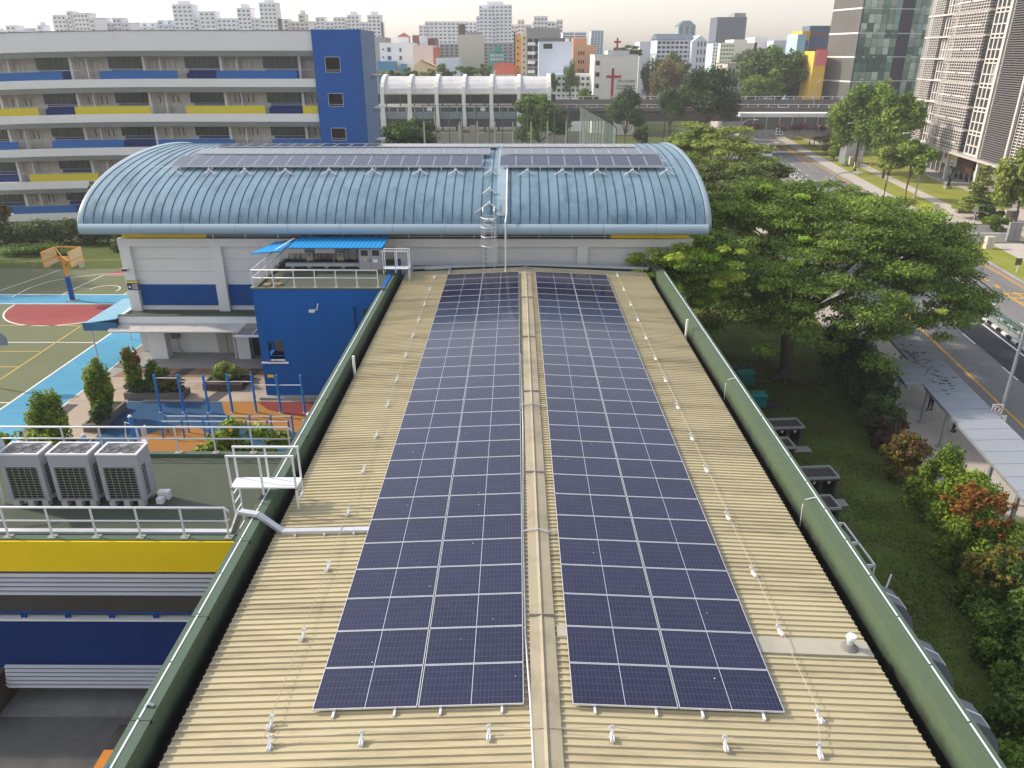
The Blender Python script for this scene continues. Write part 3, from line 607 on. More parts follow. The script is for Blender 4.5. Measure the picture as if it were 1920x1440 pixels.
# ============================================================ courtyard and court furniture
PB = M('bar_blue', S(52,136,216,.85), .5, .06)
t = thing('pull_up_bars', 'row of seven blue posts joined by white pull-up bars', 'exercise bars', (-15.5,37.3,0))
xs = [-19.4,-18.14,-16.77,-15.48,-14.17,-12.83,-11.52]; hs = [2.05,1.85,1.85,1.85,1.65,1.65]
for x in xs: MB().cyl(x,37.3,0,2.25,.065,10).build('post', PB, t); MB().cyl(x,37.3,0,.03,.11,10).build('foot', METAL, t)
for a, b_, h in zip(xs, xs[1:], hs): MB().tube([(a,37.3,h),(b_,37.3,h)],.025,8).build('bar', ALU, t)
t = thing('parallel_bars', 'low blue parallel bars with white rails on the play surface', 'exercise bars', (-14.7,34.6,0))
for y in (34.9,34.3):
    MB().tube([(-18.0,y,.95),(-11.5,y,.95)],.025,8).build('rail', ALU, t)
    for k in range(7): MB().cyl(-18.0+k*1.083,y,0,1.02,.045,8).build('post', PB, t)
def gym(label, x, y, kind=0):
    t = thing('fitness_station', label, 'exercise machine', (x,y,0))
    MB().cyl(0,0,0,1.9,.1,12).build('post', PB, t, local=True); MB().cyl(0,0,1.9,1.98,.11,12,.06).build('post_cap', WHITE, t, local=True)
    MB().tube([(-.05,0,1.5),(-.3,0,1.6),(-.35,-.1,.9),(-.15,-.15,.4)],.04,8).build('handle', WHITE, t, local=True)
    if kind == 0:
        MB().tube([(.1,0,.5),(.55,0,.55),(.6,0,.95)],.04,8).build('seat_arm', WHITE, t, local=True); MB().box(.5,.56,-.2,.2,.9,1.35).build('seat_back', WHITE, t, local=True); MB().box(.3,.6,-.2,.2,.55,.6).build('seat', WHITE, t, local=True)
gym('blue post fitness station with white seat on the orange play patch', -18.68, 32.89)
gym('blue fitness post whose tip shows behind the air conditioners', -19.9, 30.9, 1)
gym('blue fitness post half hidden by the left parapet', -10.1, 33.2, 1)
def planter(label, x0, x1, y0, y1, h, mat):
    t = thing('planter_box', label, 'planter', ((x0+x1)/2,(y0+y1)/2,0))
    b = MB(); w_ = .12
    b.box(x0,x1,y0,y0+w_,0,h); b.box(x0,x1,y1-w_,y1,0,h); b.box(x0,x0+w_,y0+w_,y1-w_,0,h); b.box(x1-w_,x1,y0+w_,y1-w_,0,h); b.build('walls', mat, t)
    MB().box(x0+w_,x1-w_,y0+w_,y1-w_,.02,h-.06).build('soil', M('soil', (.06,.045,.03), .95, .4, 3), t)
PG = M('planter_grey', S(140,132,124,.7), .85, .15, 1, dirt=.4)
planter('long grey planter box with hedge near the pull-up bars', -22.2, -18.8, 38.95, 39.9, .4, PG)
planter('dark low planter box with grass beside the blue block', -18.2, -15.9, 40.2, 42.2, .42, M('planter_dark', S(98,86,80,.65), .85, .2))
planter('narrow planter box at the corner of the blue play surface', -22.4, -21.5, 34.9, 37.8, .45, PG)
planter('narrow planter box beside the court nearest the flat roof', -22.5, -21.0, 30.6, 33.4, .45, PG)
# basketball hoop with two boards
t = thing('basketball_hoop', 'orange basketball stand with two pale backboards on a blue padded pole', 'basketball hoop', (-35.3,57.8,0))
BO = M('hoop_orange', S(228,158,62,.85), .5, .06); BB = M('backboard_pale', S(224,206,170,.75), .5, .06)
MB().box(-.35,.35,-.35,.35,0,.06).build('base_plate', CONC, t, local=True)
MB().cyl(0,0,0,1.95,.2,14).build('pole_padding', BLUE, t, local=True); MB().tube([(0,0,1.9),(-.05,0,3.4)],.09,10).build('pole', BO, t, local=True)
MB().tube([(0,0,2.3),(.7,0,3.5)],.06,8).tube([(0,0,2.9),(.5,0,3.45)],.05,8).tube([(-.6,0,3.5),(.9,0,3.5)],.06,8).build('arm', BO, t, local=True)
for x in (-1.0,1.05):
    bb = MB().box(x-.03,x+.03,-.9,.9,2.95,4.05).build('backboard', BB, t, local=True)
    for q in ((x-.05,x+.05,-.95,-.9,2.9,4.1),(x-.05,x+.05,.9,.95,2.9,4.1),(x-.05,x+.05,-.9,.9,4.05,4.1),(x-.05,x+.05,-.9,.9,2.9,2.95),(x-.06,x+.06,-.9,.9,3.35,3.42)): MB().box(*q).build('board_frame', BO, t, local=True)
    s_ = 1 if x > 0 else -1
    MB().tube([(x+s_*(.1+.22+.22*math.cos(k*math.pi/8)),.22*math.sin(k*math.pi/8),3.1) for k in range(17)],.018,6).build('rim', BO, t, local=True)
    m = MB()
    for k in range(12):
        a = k*math.pi/6; m.bar((x+s_*.32+.22*math.cos(a),.22*math.sin(a),3.1),(x+s_*.32+.14*math.cos(a+.3),.14*math.sin(a+.3),2.7),.012,.012)
    m.build('net', WHITE, t, local=True, kind='stuff')
MB().tube([(-1,.9,4.08),(1.05,.9,4.08)],.035,6).tube([(-1,-.9,4.08),(0,0,3.5)],.035,6).tube([(-1,.9,4.08),(0,0,3.5)],.035,6).tube([(1.05,-.9,3.4),(0,0,3.5)],.035,6).build('brace', BO, t, local=True)
t = thing('basketball_backboard_stand', 'grey rounded backboard on a post at the left edge of the court', 'basketball hoop', (-30.6,40.6,0))
m = MB(); n = 16; m.prism([(1.0*math.cos(math.pi*k/n),.62*math.sin(math.pi*k/n)) for k in range(n+1)]+[(-1,-.35),(1,-.35)],-.03,.03)
o = m.build('backboard', M('board_grey', S(150,158,172,.7), .5), t, local=True); o.rotation_euler = (rad(90),0,rad(12)); o.location = (.35,0,2.95)
MB().tube([(-1.6,.5,0),(-1.6,.5,2.4),(.2,.1,2.9)],.08,8).build('post', METAL, t, local=True)
# ============================================================ hall with the blue vaulted roof
ht = thing('school_hall', 'white school hall with pale blue vaulted standing seam roof', 'building', (-7,57,0))
XA, XB = -25.7, 11.2
WGREY = M('hall_white', S(238,234,230,.84), .7, .04, .4, dirt=.15, dirtcol=(.4,.39,.37))
w_ = MB(); w_.box(-24.4,10.8,46.25,68,-.02 ,7.62); w_.build('wall', WGREY, ht)
w_ = MB(); w_.box(-24.45,10.85,45.9,46.25,7.16,7.64); w_.build('head_beam', WGREY, ht)
for x in (-24.1,-18.48,-12.8,-7.1,-1.45,4.1,9.8): MB().box(x-.33,x+.33,45.9,46.248,3.0,7.158).build('pilaster', WGREY, ht)
for x0, x1 in ((-23.76,-18.82),(-18.14,-13.14)): MB().box(x0,x1,46.2,46.247,3.3,4.66).build('blue_dado', M('hall_blue_band', S(0,86,164,.7), .65, .1), ht)
for x0, x1 in ((-23.7,-18.9),(-18.1,-13.2)):
    for z in (5.5,6.3): MB().box(x0,x1,46.235,46.246,z,z+.012).build('panel_joint', CONC, ht, fix=False)
MB().box(-24.2,-19.0,46.1,46.3,7.66,8.2).box(5.8,10.6,46.1,46.3,7.66,8.2).build('yellow_fascia', YELL, ht)
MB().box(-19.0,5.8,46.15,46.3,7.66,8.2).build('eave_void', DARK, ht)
for k in range(13): MB().box(-18.6+k*2,-18.54+k*2,46.0,46.14,7.66,8.2).build('eave_bracket', METAL, ht, fix=False)
MB().tube([(-19,46.05,7.95),(5.8,46.05,7.95)],.03,6).tube([(-19,46.05,7.78),(5.8,46.05,7.78)],.03,6).build('eave_rails', METAL, ht)
# vault
YC, AX, BZ, ZB = 57., 12.1, 3.3, 8.55
def vz(y): return ZB+BZ*math.sqrt(max(0, 1-((y-YC)/AX)**2))
VB = M('vault_blue', S(142,172,188,.70), .42, .12, .35, dirt=.75, dirtcol=S(102,134,150,.52), dscale=.8, stretch=(1.4,.4,1), metal=.15)
VE = M('vault_edge_blue', S(172,192,204,.72), .4, .06, .5)
SEAM = M('vault_seam', S(48,84,112,.5), .5, .08)
N = 40; ang = [math.pi*(k/N) for k in range(N+1)]; arc = [(YC-AX*math.cos(a), ZB+BZ*math.sin(a)) for a in ang]
nx = 64; xs = [XA+(XB-XA)*k/nx for k in range(nx+1)]
for k in range(nx):                    # one roof tray between every pair of seams
    m = MB(); x0, x1 = xs[k]+.02, xs[k+1]-.02
    for (y, z) in arc: m.v += [(x0,y,z),(x1,y,z)]
    for j in range(N): m.f.append((2*j,2*j+1,2*j+3,2*j+2)); m.m.append(0)
    m.build('roof_tray', VB, ht, smooth=True, fix=False)
for x in xs:
    m = MB(); pr2 = [(y, z-.03) for y, z in arc]+[(y, z+.07) for y, z in reversed(arc)]
    n = len(arc)
    for dx in (-.016,.016): m.v += [(x+dx,y,z-.03) for y, z in arc]+[(x+dx,y,z+.03) for y, z in arc]
    for j in range(n-1): m.f += [(j,j+1,n+j+1,n+j),(2*n+j,3*n+j,3*n+j+1,2*n+j+1),(n+j,n+j+1,3*n+j+1,3*n+j)]; m.m += [0,0,0]
    m.build('standing_seam', SEAM, ht, fix=False)
for x, s_ in ((XA,-1),(XB,1)):         # verge flashing
    m = MB(); n = len(arc); x0, x1 = x+s_*.0, x+s_*.28
    for (y, z) in arc: m.v += [(x0,y,z+.02),(x1,y,z+.1),(x1+s_*.1,y,z-.05),(x1,y,z-.35)]
    for j in range(n-1):
        for q in range(3): m.f.append((4*j+q,4*j+q+1,4*j+q+5,4*j+q+4)); m.m.append(0)
    m.build('verge_flashing', VE, ht, smooth=True)
    m = MB(); m.v += [(x+s_*-.4,y,z-.12) for y, z in arc]+[(x+s_*-.4,YC+AX,8.35),(x+s_*-.4,YC-AX,8.35)]; m.f.append(tuple(range(len(m.v)))); m.m.append(0); m.build('gable_infill', WHITE, ht)
# segmented round eave gutter
for k in range(12):
    x0 = XA-.15+(XB-XA+.3)*k/12; x1 = XA-.15+(XB-XA+.3)*(k+1)/12-.015
    m = MB(); P = [(44.75+.31*math.cos(a), 8.47+.31*math.sin(a)) for a in [math.pi*2*j/14 for j in range(14)]]
    m.v += [(x0,y,z) for y, z in P]+[(x1,y,z) for y, z in P]
    for j in range(14): j2 = (j+1) % 14; m.f.append((j,j2,14+j2,14+j)); m.m.append(0)
    m.f += [tuple(range(14)), tuple(range(27,13,-1))]; m.m += [0,0]
    m.build('eave_gutter', VE, ht, smooth=False)
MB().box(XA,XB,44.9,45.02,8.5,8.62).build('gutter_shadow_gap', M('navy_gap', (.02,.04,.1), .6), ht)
MB().tube([(XA+1.5,45.25,9.12),(XB-.4,45.25,9.12)],.025,6).build('eave_lifeline', ALU, ht)
for k in range(16): x = XA+1.6+k*2.3; MB().bar((x,45.25,vz(45.25)),(x,45.25,9.12),.025,.025).build('lifeline_stub', ALU, ht, fix=False)
# lower storey: low roof, canopy, columns, recessed wall
MB().box(-24.5,-14.2,44.7,46.2,2.7,3.0).build('low_roof', FLATG, ht); MB().box(-24.65,-14.2,44.55,44.75,2.55,3.12).box(-24.65,-24.45,44.75,46.2,2.55,3.12).build('low_roof_fascia', WHITE, ht)
MB().box(-24.66,-14.2,44.5,44.78,3.121,3.17).build('low_roof_kerb', GREEND, ht)
MB().hexa([(-25.0,43.6,2.36),(-14.6,43.6,2.36),(-14.6,44.54,2.56),(-25.0,44.54,2.56),(-25.0,43.6,2.43),(-14.6,43.6,2.43),(-14.6,44.54,2.66),(-25.0,44.54,2.66)]).build('canopy', M('canopy_white', S(214,210,206,.72), .7, .06, .6, dirt=.6, dirtcol=(.2,.19,.18), dscale=.9), ht)
for x0, x1 in ((-23.3,-22.2),(-17.7,-16.9)): MB().box(x0,x1,44.95,45.6,.1,2.6).build('column', WHITE, ht)
MB().box(-22.3,-18.0,46.1,46.24,.1,2.7).build('recessed_wall', WHITE, ht)
MB().box(-24.5,-14.2,43.65,46.2,-.02,.12).build('raised_walkway', CONC, ht)
MB().box(-16.9,-14.3,45.6,46.2,.12,2.5).build('dark_doorway', DARK, ht)
dr = MB().box(-19.35,-18.1,46.04,46.1,.12,2.3).build('door', M('door_cream', S(206,198,186,.72), .6, .05), ht)
for x in (-18.95,-18.45): MB().box(x-.05,x+.05,46.02,46.04,1.45,2.1).build('door_vision_panel', DARK, dr)
MB().box(-18.74,-18.72,46.02,46.04,.12,2.3).build('door_gap', DARK, dr); MB().box(-18.82,-18.78,46.0,46.04,1.15,1.22).build('handle', METAL, dr)
MB().box(-20.95,-20.35,46.06,46.1,1.6,2.3).build('notice_board', M('notice_blue', S(56,72,130,.7)), ht)
MB().box(-22.15,-21.7,45.7,46.1,1.2,1.75).tube([(-21.8,45.9,1.2),(-21.8,45.9,.4),(-21.5,45.8,.3)],.025,6).build('water_heater', M('sink_grey', S(150,140,134,.7)), ht)
MB().cyl(-17.85,45.0,.12,2.6,.05,8).build('downpipe', WHITE, ht)
sg = thing('hall_corner_sign', 'navy and yellow notice board fixed to the hall corner pillar', 'sign', (-23.9,45.8,4.5))
MB().box(-24.35,-23.62,45.83,45.895,4.42,5.0).build('board', M('sign_navy', S(48,44,110,.7), .5), sg); MB().box(-24.35,-23.62,45.82,45.83,4.86,4.97).build('yellow_strip', YELL, sg)
MB().obox((-24.2,45.815,4.55),.13,.02,.13).build('emblem', WHITE, sg)
for k in range(4): MB().box(-24.05,-23.68,45.82,45.828,4.5+k*.08,4.53+k*.08).build('text_line', WHITE, sg, fix=False)
t = thing('floodlight', 'grey floodlight on the hall corner pillar above the notice', 'floodlight', (-24.2,45.7,5.75)); MB().box(-.2,.2,-.1,.05,-.1,.08).build('lamp_body', METAL, t, local=True); MB().box(-.17,.17,-.12,-.1,-.08,.06).build('lens', GLASS, t, local=True); MB().bar((0,.05,0),(0,.2,.05),.04,.04).build('bracket', METAL, t, local=True)
# blue ribbed side awning
t = thing('side_awning', 'pale blue ribbed awning on the court side of the hall', 'awning', (-25.4,46,2.9))
for k in range(12):
    y0 = 44.1+k*.42; x0 = -26.6; MB().hexa([(x0,y0,2.75),(-24.55,y0,3.05),(-24.55,y0+.38,3.05),(x0,y0+.38,2.75),(x0,y0,2.8),(-24.55,y0,3.1),(-24.55,y0+.38,3.1),(x0,y0+.38,2.8)]).build('awning_rib', M('awning_blue', S(140,190,214,.75), .5, .08), t)
MB().box(-26.65,-24.6,44.0,44.09,2.35,2.85).build('awning_fascia', M('awning_fascia_blue', S(64,124,166,.7), .6, .06), t)
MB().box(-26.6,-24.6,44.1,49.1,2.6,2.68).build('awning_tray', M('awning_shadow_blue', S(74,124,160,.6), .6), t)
for y in (44.4,48.8): MB().cyl(-26.4,y,0,2.65,.05,8).build('awning_post', METAL, t)
# blue stair block
bb = thing('blue_stair_block', 'plain bright blue block carrying the inverter station beside the hall', 'building', (-10.7,42.5,0))
HB = M('block_blue', S(0,100,184,.76), .8, .1, .5, .15, dirt=.35, dirtcol=(.002,.065,.2), dscale=.9, stretch=(1.6,1.6,.3), bscale=20)
m = MB(); zt = 6.42                      # front wall with a window opening left out
for q in ((-14.2,-13.75,39.3,39.5,0,zt),(-12.9,-7.1,39.3,39.5,0,zt),(-13.75,-12.9,39.3,39.5,0,2.2),(-13.75,-12.9,39.3,39.5,3.45,zt)): m.box(*q)
m.box(-14.2,-14.0,39.5,41.2,0,2.2); m.box(-14.2,-14.0,39.5,45.85,3.45,zt); m.box(-14.2,-14.0,41.2,45.85,0,3.45); m.box(-7.3,-7.1,39.5,45.85,0,zt); m.build('wall', HB, bb)
MB().box(-14.0,-7.3,39.5,45.85,6.2,6.38).build('roof_deck', FLATG, bb)
MB().box(-14.26,-7.05,39.24,39.5,zt+.002,zt+.06).box(-14.26,-14.0,39.5,45.8,zt+.002,zt+.06).build('roof_kerb', M('kerb_olive', S(120,124,96,.65)), bb)
MB().box(-13.98,-12.5,41.2,41.4,2.1,3.5).build('stair_wall', M('stair_tan', S(150,134,112,.7)), bb); MB().box(-14.2,-12.7,39.2,39.62,2.12,2.2).build('window_sill', WHITE, bb)
MB().tube([(-14.1,39.35,2.55),(-12.9,39.35,2.55)],.025,6).tube([(-14.1,39.35,2.35),(-12.9,39.35,2.35)],.02,6).tube([(-14.1,39.35,2.55),(-14.1,41.1,2.9)],.025,6).build('window_rail', BLUE, bb)
MB().box(-13.98,-13.85,39.32,39.48,2.2,3.45).build('window_post', WHITE, bb)
MB().box(-8.3,-7.4,39.29,39.3,4.0,5.3).build('side_window', GLASS, bb); MB().cyl(-8.8,39.22,2.5,5.4,.06,8).build('downpipe', BLUE, bb)
MB().box(-14.5,-7.2,38.9,39.29,0,.16).build('plinth', CONC, bb)
t = thing('sensor_light', 'small white security light on the blue wall', 'light', (-10.9,39.2,5.3)); MB().box(-.28,.02,-.2,-.05,-.12,.02).build('lamp_head', WHITE, t, local=True); MB().tube([(0,-.1,0),(.15,-.1,.02),(.18,-.05,.22),(.18,.08,.3)],.03,6).build('bracket', WHITE, t, local=True)
o = MB().box(-14.0,-13.65,39.27,39.295,1.25,1.42).build('yellow_plate', YELL, label='small yellow plate low on the blue wall', cat='sign')
t = thing('glass_canopy', 'grey translucent entrance canopy on the corner of the blue block', 'canopy', (-15.3,42.5,2.7))
for k in range(3): x0 = -16.7+k*1.05; MB().box(x0,x0+.98,42.3,43.5,2.62,2.65).build('canopy_pane', M('canopy_pane', S(150,140,138,.6), .25, .2, 1, spec=.6), t); MB().box(x0+.98,x0+1.04,42.28,43.5,2.6,2.69).build('canopy_bar', ALU, t)
MB().box(-16.75,-13.55,42.22,42.3,2.58,2.7).build('canopy_front', ALU, t); MB().box(-16.7,-14.2,43.5,44.5,2.64,2.67).build('canopy_pane', M('canopy_pane', S(150,140,138,.6)), t)
# railing of the inverter deck
t = railing('deck_railing', 'white pipe railing along the front of the inverter deck', -14.15, -7.4, 39.38, 6.48, 1.1, .95, (False, False))
t = thing('deck_railing', 'white pipe railing along the left side of the inverter deck', 'railing', (-14.13,42.5,6.48))
for h in (.95,.52): MB().tube([(-14.13,39.4,6.48+h),(-14.13,45.7,6.48+h)],.032,8).build('rail', ALU, t)
for k in range(1,6): MB().bar((-14.13,39.4+k*1.15,6.48),(-14.13,39.4+k*1.15,7.42),.05,.03).build('post', ALU, t)
# inverter station
t = thing('inverter_canopy', 'bright blue ribbed canopy over the electrical inverters', 'canopy', (-11,44,6.4))
CB = M('canopy_bright_blue', S(40,158,226,.8), .5, .07)
for k in range(23): x0 = -13.1+k*.235; MB().hexa([(x0,43.0,7.75),(x0+.2,43.0,7.75),(x0+.36,45.2,7.93),(x0+.16,45.2,7.93),(x0,43.0,7.79),(x0+.2,43.0,7.79),(x0+.36,45.2,7.97),(x0+.16,45.2,7.97)]).build('roof_rib', CB, t)
MB().hexa([(-13.1,43.02,7.72),(-7.7,43.02,7.72),(-7.6,45.2,7.9),(-12.95,45.2,7.9),(-13.1,43.02,7.745),(-7.7,43.02,7.745),(-7.6,45.2,7.925),(-12.95,45.2,7.925)]).build('roof_sheet', M('canopy_blue_deep', S(24,120,190,.7)), t)
for k in range(9): y0 = 42.2+k*.32; MB().hexa([(-15.0+k*.07,y0,7.62),(-13.3+k*.02,y0,7.76),(-13.3+k*.02,y0+.27,7.77),(-15.0+k*.07,y0+.27,7.63),(-15.0+k*.07,y0,7.65),(-13.3+k*.02,y0,7.79),(-13.3+k*.02,y0+.27,7.80),(-15.0+k*.07,y0+.27,7.66)]).build('wing_rib', CB, t)
MB().hexa([(-15.0,42.2,7.60),(-13.3,42.2,7.73),(-13.1,45,7.75),(-14.4,45,7.62),(-15.0,42.2,7.615),(-13.3,42.2,7.745),(-13.1,45,7.765),(-14.4,45,7.635)]).build('roof_sheet', M('canopy_blue_deep', S(24,120,190,.7)), t)
MB().bar((-13.6,42.3,7.83),(-13.15,44.6,7.98),.06,.05).build('ridge_trim', WHITE, t)
for x in (-14.2,-12.6,-11,-9.5,-7.9):
    MB().bar((x,44.9,6.38),(x,44.9,7.75),.07,.07).build('post', METAL, t)
for z in (6.7,7.1,7.5): MB().bar((-14.2,44.9,z),(-7.9,44.9,z),.05,.05).build('rack_rail', METAL, t)
for i, x in enumerate((-13.2,-11.4)):
    q = thing('solar_inverter', ('left','right')[i]+' white wall-mounted inverter box with black cables under the blue canopy', 'inverter', (x,44.7,7.1), 0, 'solar inverters under the blue canopy')
    MB().box(-.6,.6,-.2,.1,0,.62).build('casing', WHITE, q, local=True); MB().box(-.1,.1,-.21,-.2,.3,.36).build('display', DARK, q, local=True); MB().box(-.03,.05,-.21,-.2,.45,.55).build('warning_label', YELL, q, local=True)
    m = MB()
    for k in range(9): a = -.4+k*.1; m.tube([(a,-.1,0),(a+random.uniform(-.08,.08),-.16,-.2),(a+random.uniform(-.1,.1),-.08,-.42)],.02,5)
    m.build('cables', BLACK, q, local=True)
for i, x in enumerate((-12.35,-10.5)):
    q = thing('isolator_box', ('left','right')[i]+' small grey isolator box with red switch beside the inverters', 'switch box', (x,44.6,6.65), 0, 'isolator boxes under the canopy')
    MB().box(-.2,.2,-.1,.1,0,.5).build('casing', ACW, q, local=True); MB().box(-.06,.06,-.12,-.1,.32,.4).build('switch', M('switch_red', S(190,40,40,.8)), q, local=True); MB().box(-.1,0,-.12,-.1,.1,.22).build('label_plate', YELL, q, local=True)
q = thing('junction_box', 'pale junction box with looped cables left of the cabinet', 'switch box', (-9.75,44.7,7.05)); MB().box(-.3,.3,-.1,.1,0,.4).build('casing', ACW, q, local=True); MB().tube([(-.25,-.1,.3),(-.25,-.15,-.2),(0,-.15,-.5),(.3,-.15,-.2),(.3,-.1,.3)],.02,5).build('cable_loop', BLACK, q, local=True)
q = thing('electrical_cabinet', 'tall grey two-door electrical cabinet under the blue canopy', 'cabinet', (-8.45,43.4,6.38)); MB().box(-.65,.65,-.25,.25,.08,1.32).build('casing', ACW, q, local=True); MB().box(-.75,.75,-.35,.35,0,.08).build('plinth', M('plinth_pink', S(150,110,110,.7)), q, local=True)
MB().box(-.68,.68,-.28,.28,1.32,1.4).build('top', M('cab_top', (.12,.14,.15)), q, local=True)
for dx in (-.33,.33): MB().box(dx-.2,dx+.2,-.262,-.25,.9,1.22).build('window', GLASS, q, local=True)
MB().box(-.005,.005,-.26,-.25,.1,1.3).build('door_gap', DARK, q, local=True); MB().box(.15,.42,-.26,-.25,.5,.7).build('notice', WHITE, q, local=True); MB().box(-.35,-.25,-.26,-.25,.62,.75).build('warning_label', YELL, q, local=True); MB().box(-.06,-.03,-.28,-.25,.55,.7).build('handle', BLACK, q, local=True)
q = thing('cable_trunking', 'long grey cable trunking on feet under the inverters', 'trunking', (-11.5,43.9,6.38)); MB().box(-13.6,-9.2,43.7,44.0,6.5,6.68).build('duct', METAL, q)
for k in range(5): MB().box(-13.3+k,-13.1+k,43.7,44.0,6.38,6.5).build('foot', CONC, q)
for i in range(2): MB().box(-13.8+i*.55,-13.4+i*.55,39.9+i*.1,40.3+i*.1,6.38,6.46).build('timber_offcut', M('timber', S(170,140,100,.7)), label=('left','right')[i]+' short timber block lying on the inverter deck', cat='timber block')
# caged ladder up to the vault
t = thing('caged_ladder', 'galvanised caged ladder from the beige roof up to the blue vault', 'ladder', (-1.6,45.0,6.1))
for x in (-1.93,-1.27): MB().bar((x,44.35,6.2),(x,44.35,9.6),.05,.05).build('stile', METAL, t); MB().tube([(x,44.35,9.6),(x,44.6,9.8),(x,45.2,9.75)],.03,6).build('stile_return', METAL, t)
k = 6.35
while k < 9.5: MB().bar((-1.93,44.35,k),(-1.27,44.35,k),.03,.03).build('rung', METAL, t); k += .3
for z in (7.65,8.2,8.75,9.3): MB().tube([(-1.6+.45*math.cos(a),44.3-.55*math.sin(a),z) for a in [math.pi*j/10 for j in range(11)]],.022,5).build('cage_hoop', ALU, t)
for a in (.1,.35,.65,.9): a *= math.pi; MB().bar((-1.6+.45*math.cos(a),44.3-.55*math.sin(a),7.65),(-1.6+.45*math.cos(a),44.3-.55*math.sin(a),9.3),.03,.02).build('cage_strap', ALU, t)
MB().box(-1.88,-1.62,44.5,44.9,9.05,9.12).box(-1.56,-1.3,44.5,44.9,9.05,9.12).build('landing_plate', WHITE, t)
MB().bar((-1.9,45.2,9.75),(-2.7,45.3,9.15),.05,.05).build('stay', ALU, t); MB().bar((-1.3,45.2,9.75),(-.5,45.3,9.15),.03,.03).build('stay', ALU, t)
# conduits over the vault
pts = [(-.62,43.3,6.3),(-.62,44.3,6.35),(-.62,44.32,9.0)]+[(-.55,y,vz(y)+.12) for y in (45.2,46,47,48.5,50,52,54)]
MB().tube(pts,.05,8).build('white_riser_conduit', WHITE, label='white conduit rising from the beige roof over the blue vault', cat='conduit')
m = MB()
for a, b_ in zip([45.1,46,47.5,49,50.5,52,53.5], [46,47.5,49,50.5,52,53.5,55]): m.hexa([(-1.15,a,vz(a)+.05),(-.6,a,vz(a)+.05),(-.6,b_,vz(b_)+.05),(-1.15,b_,vz(b_)+.05),(-1.15,a,vz(a)+.09),(-.6,a,vz(a)+.09),(-.6,b_,vz(b_)+.09),(-1.15,b_,vz(b_)+.09)])
m.build('roof_walkway', VE, label='pale metal walkway strip climbing the middle of the blue vault', cat='walkway')
# X-shaped lifeline stands on the vault
def xstand(x, y, label, s_=.5):
    z = vz(y)+.05; t = thing('lifeline_stand', label, 'lifeline stand', (x,y,z), 0, 'crossed lifeline stands on the vault')
    MB().bar((-s_,-.12,.0),(s_*.2,.1,.32),.06,.04).build('strut', ALU, t, local=True); MB().bar((s_,-.12,.0),(-s_*.2,.1,.32),.06,.04).build('strut', ALU, t, local=True)
    MB().bar((-s_*.6,.3,.05),(0,0,.26),.05,.04).bar((s_*.6,.3,.05),(0,0,.26),.05,.04).build('back_strut', ALU, t, local=True); MB().bar((0,-.02,.24),(0,.02,.42),.05,.05).build('eye_post', ALU, t, local=True)
XSL = 'crossed white lifeline stand in the row below the solar panels on the vault'
for i, px in enumerate((342,405,470,545,625,705,792,857,988,1052,1116,1180,1243)): xstand(GP(px,322,11.05).x, 48.9, ORD[i]+' crossed white lifeline stand from the left below the vault solar panels')
for k, y in enumerate((45.5,46.6,48.9)): xstand(-1.6, y, ('lowest','middle','highest')[k]+' crossed white lifeline stand above the caged ladder', .42)
MB().tube([(-23,48.9,vz(48.9)+.5),(10,48.9,vz(48.9)+.5)],.014,5).build('lifeline_cable', ALU, label='thin lifeline cable strung across the blue vault', cat='cable')
# solar rows on the vault
VM1, VM2 = panel_meshes(2.0, 1.02, cm=CELLP)
def vrow(x0, n, y0, z0, y1, z1, label):
    tl = math.atan2(z1-z0, y1-y0)
    t = thing('roof_solar_row', label, 'solar array', (x0, y0, z0), 0, 'solar rows on the blue vault')
    for k in range(n):
        o = bpy.data.objects.new('solar_panel', VM1); col.objects.link(o); o.parent = t; o.location = (.52+k*1.045, (y1-y0)/2, (z1-z0)/2); o.rotation_euler = (Matrix.Rotation(tl, 3, 'X') @ Matrix.Rotation(rad(90), 3, 'Z')).to_euler()
        q = bpy.data.objects.new('cell_face', VM2); col.objects.link(q); q.parent = o
        if k % 2 == 0:
            for yy, zz in ((.08, -.05), (y1-y0-.1, z1-z0-.05)): MB().bar((.5+k*1.045,yy,zz),(.5+k*1.045,yy,vz(y0+yy)-z0-.02),.05,.05).build('support_leg', ALU, t, local=True, fix=False)
    MB().bar((.05,.1,-.07),(n*1.045-.05,.1,-.07),.05,.05).build('rail', ALU, t, local=True)
for nm, yy, zz, y2, z2, sh in (('front',49.7,11.50,51.65,11.87,0),('middle',52.4,11.91,54.35,12.04,.4),('rear',55.4,12.05,57.3,12.03,.8)):
    vrow(-22.0+sh, 19, yy, zz, y2, z2, nm+' row of solar panels on the left side of the blue vault')
    vrow(-1.05, 10 if nm != 'rear' else 9, yy, zz, y2, z2, nm+' row of solar panels on the right side of the blue vault')
# ============================================================ white school block and blue tower, behind the hall on the left
st = thing('school_block', 'long white five storey school block with blue and yellow corridor parapets', 'building', (-43,100,-4))
SW = M('school_white', S(242,238,236,.88), .65, .04, .3, dirt=.12, dirtcol=(.4,.38,.36)); SGY = M('school_soffit_grey', S(190,194,202,.75), .45, .1, .4, stretch=(.3,1,1))
def sag(x): t_ = max(0., (-40-x)/20.); return -.3*t_*t_
path = [(-66+k*1.5, 95.) for k in range(29)]; path = path[:-1]+[(-23.35,95.)]
def zs(sec): return lambda t_: [(d, z+sag(-66+t_*(66-23.35))) for d, z in sec]
MB().sweep(path, zs([(0,20.4),(0,18.35),(-.25,18.35),(-.25,20.15),(-9,20.15),(-9,20.4)])).build('roof_fascia', SW, st)
MB().sweep(path, zs([(.06,20.42),(.06,20.5),(-.3,20.5),(-.3,20.42)])).build('roof_trim', M('trim_dark', (.2,.19,.19), .6), st)
MB().sweep(path, zs([(-.06,18.34),(-.55,17.75),(-.6,17.8),(-.12,18.36)])).build('soffit_band', SGY, st)
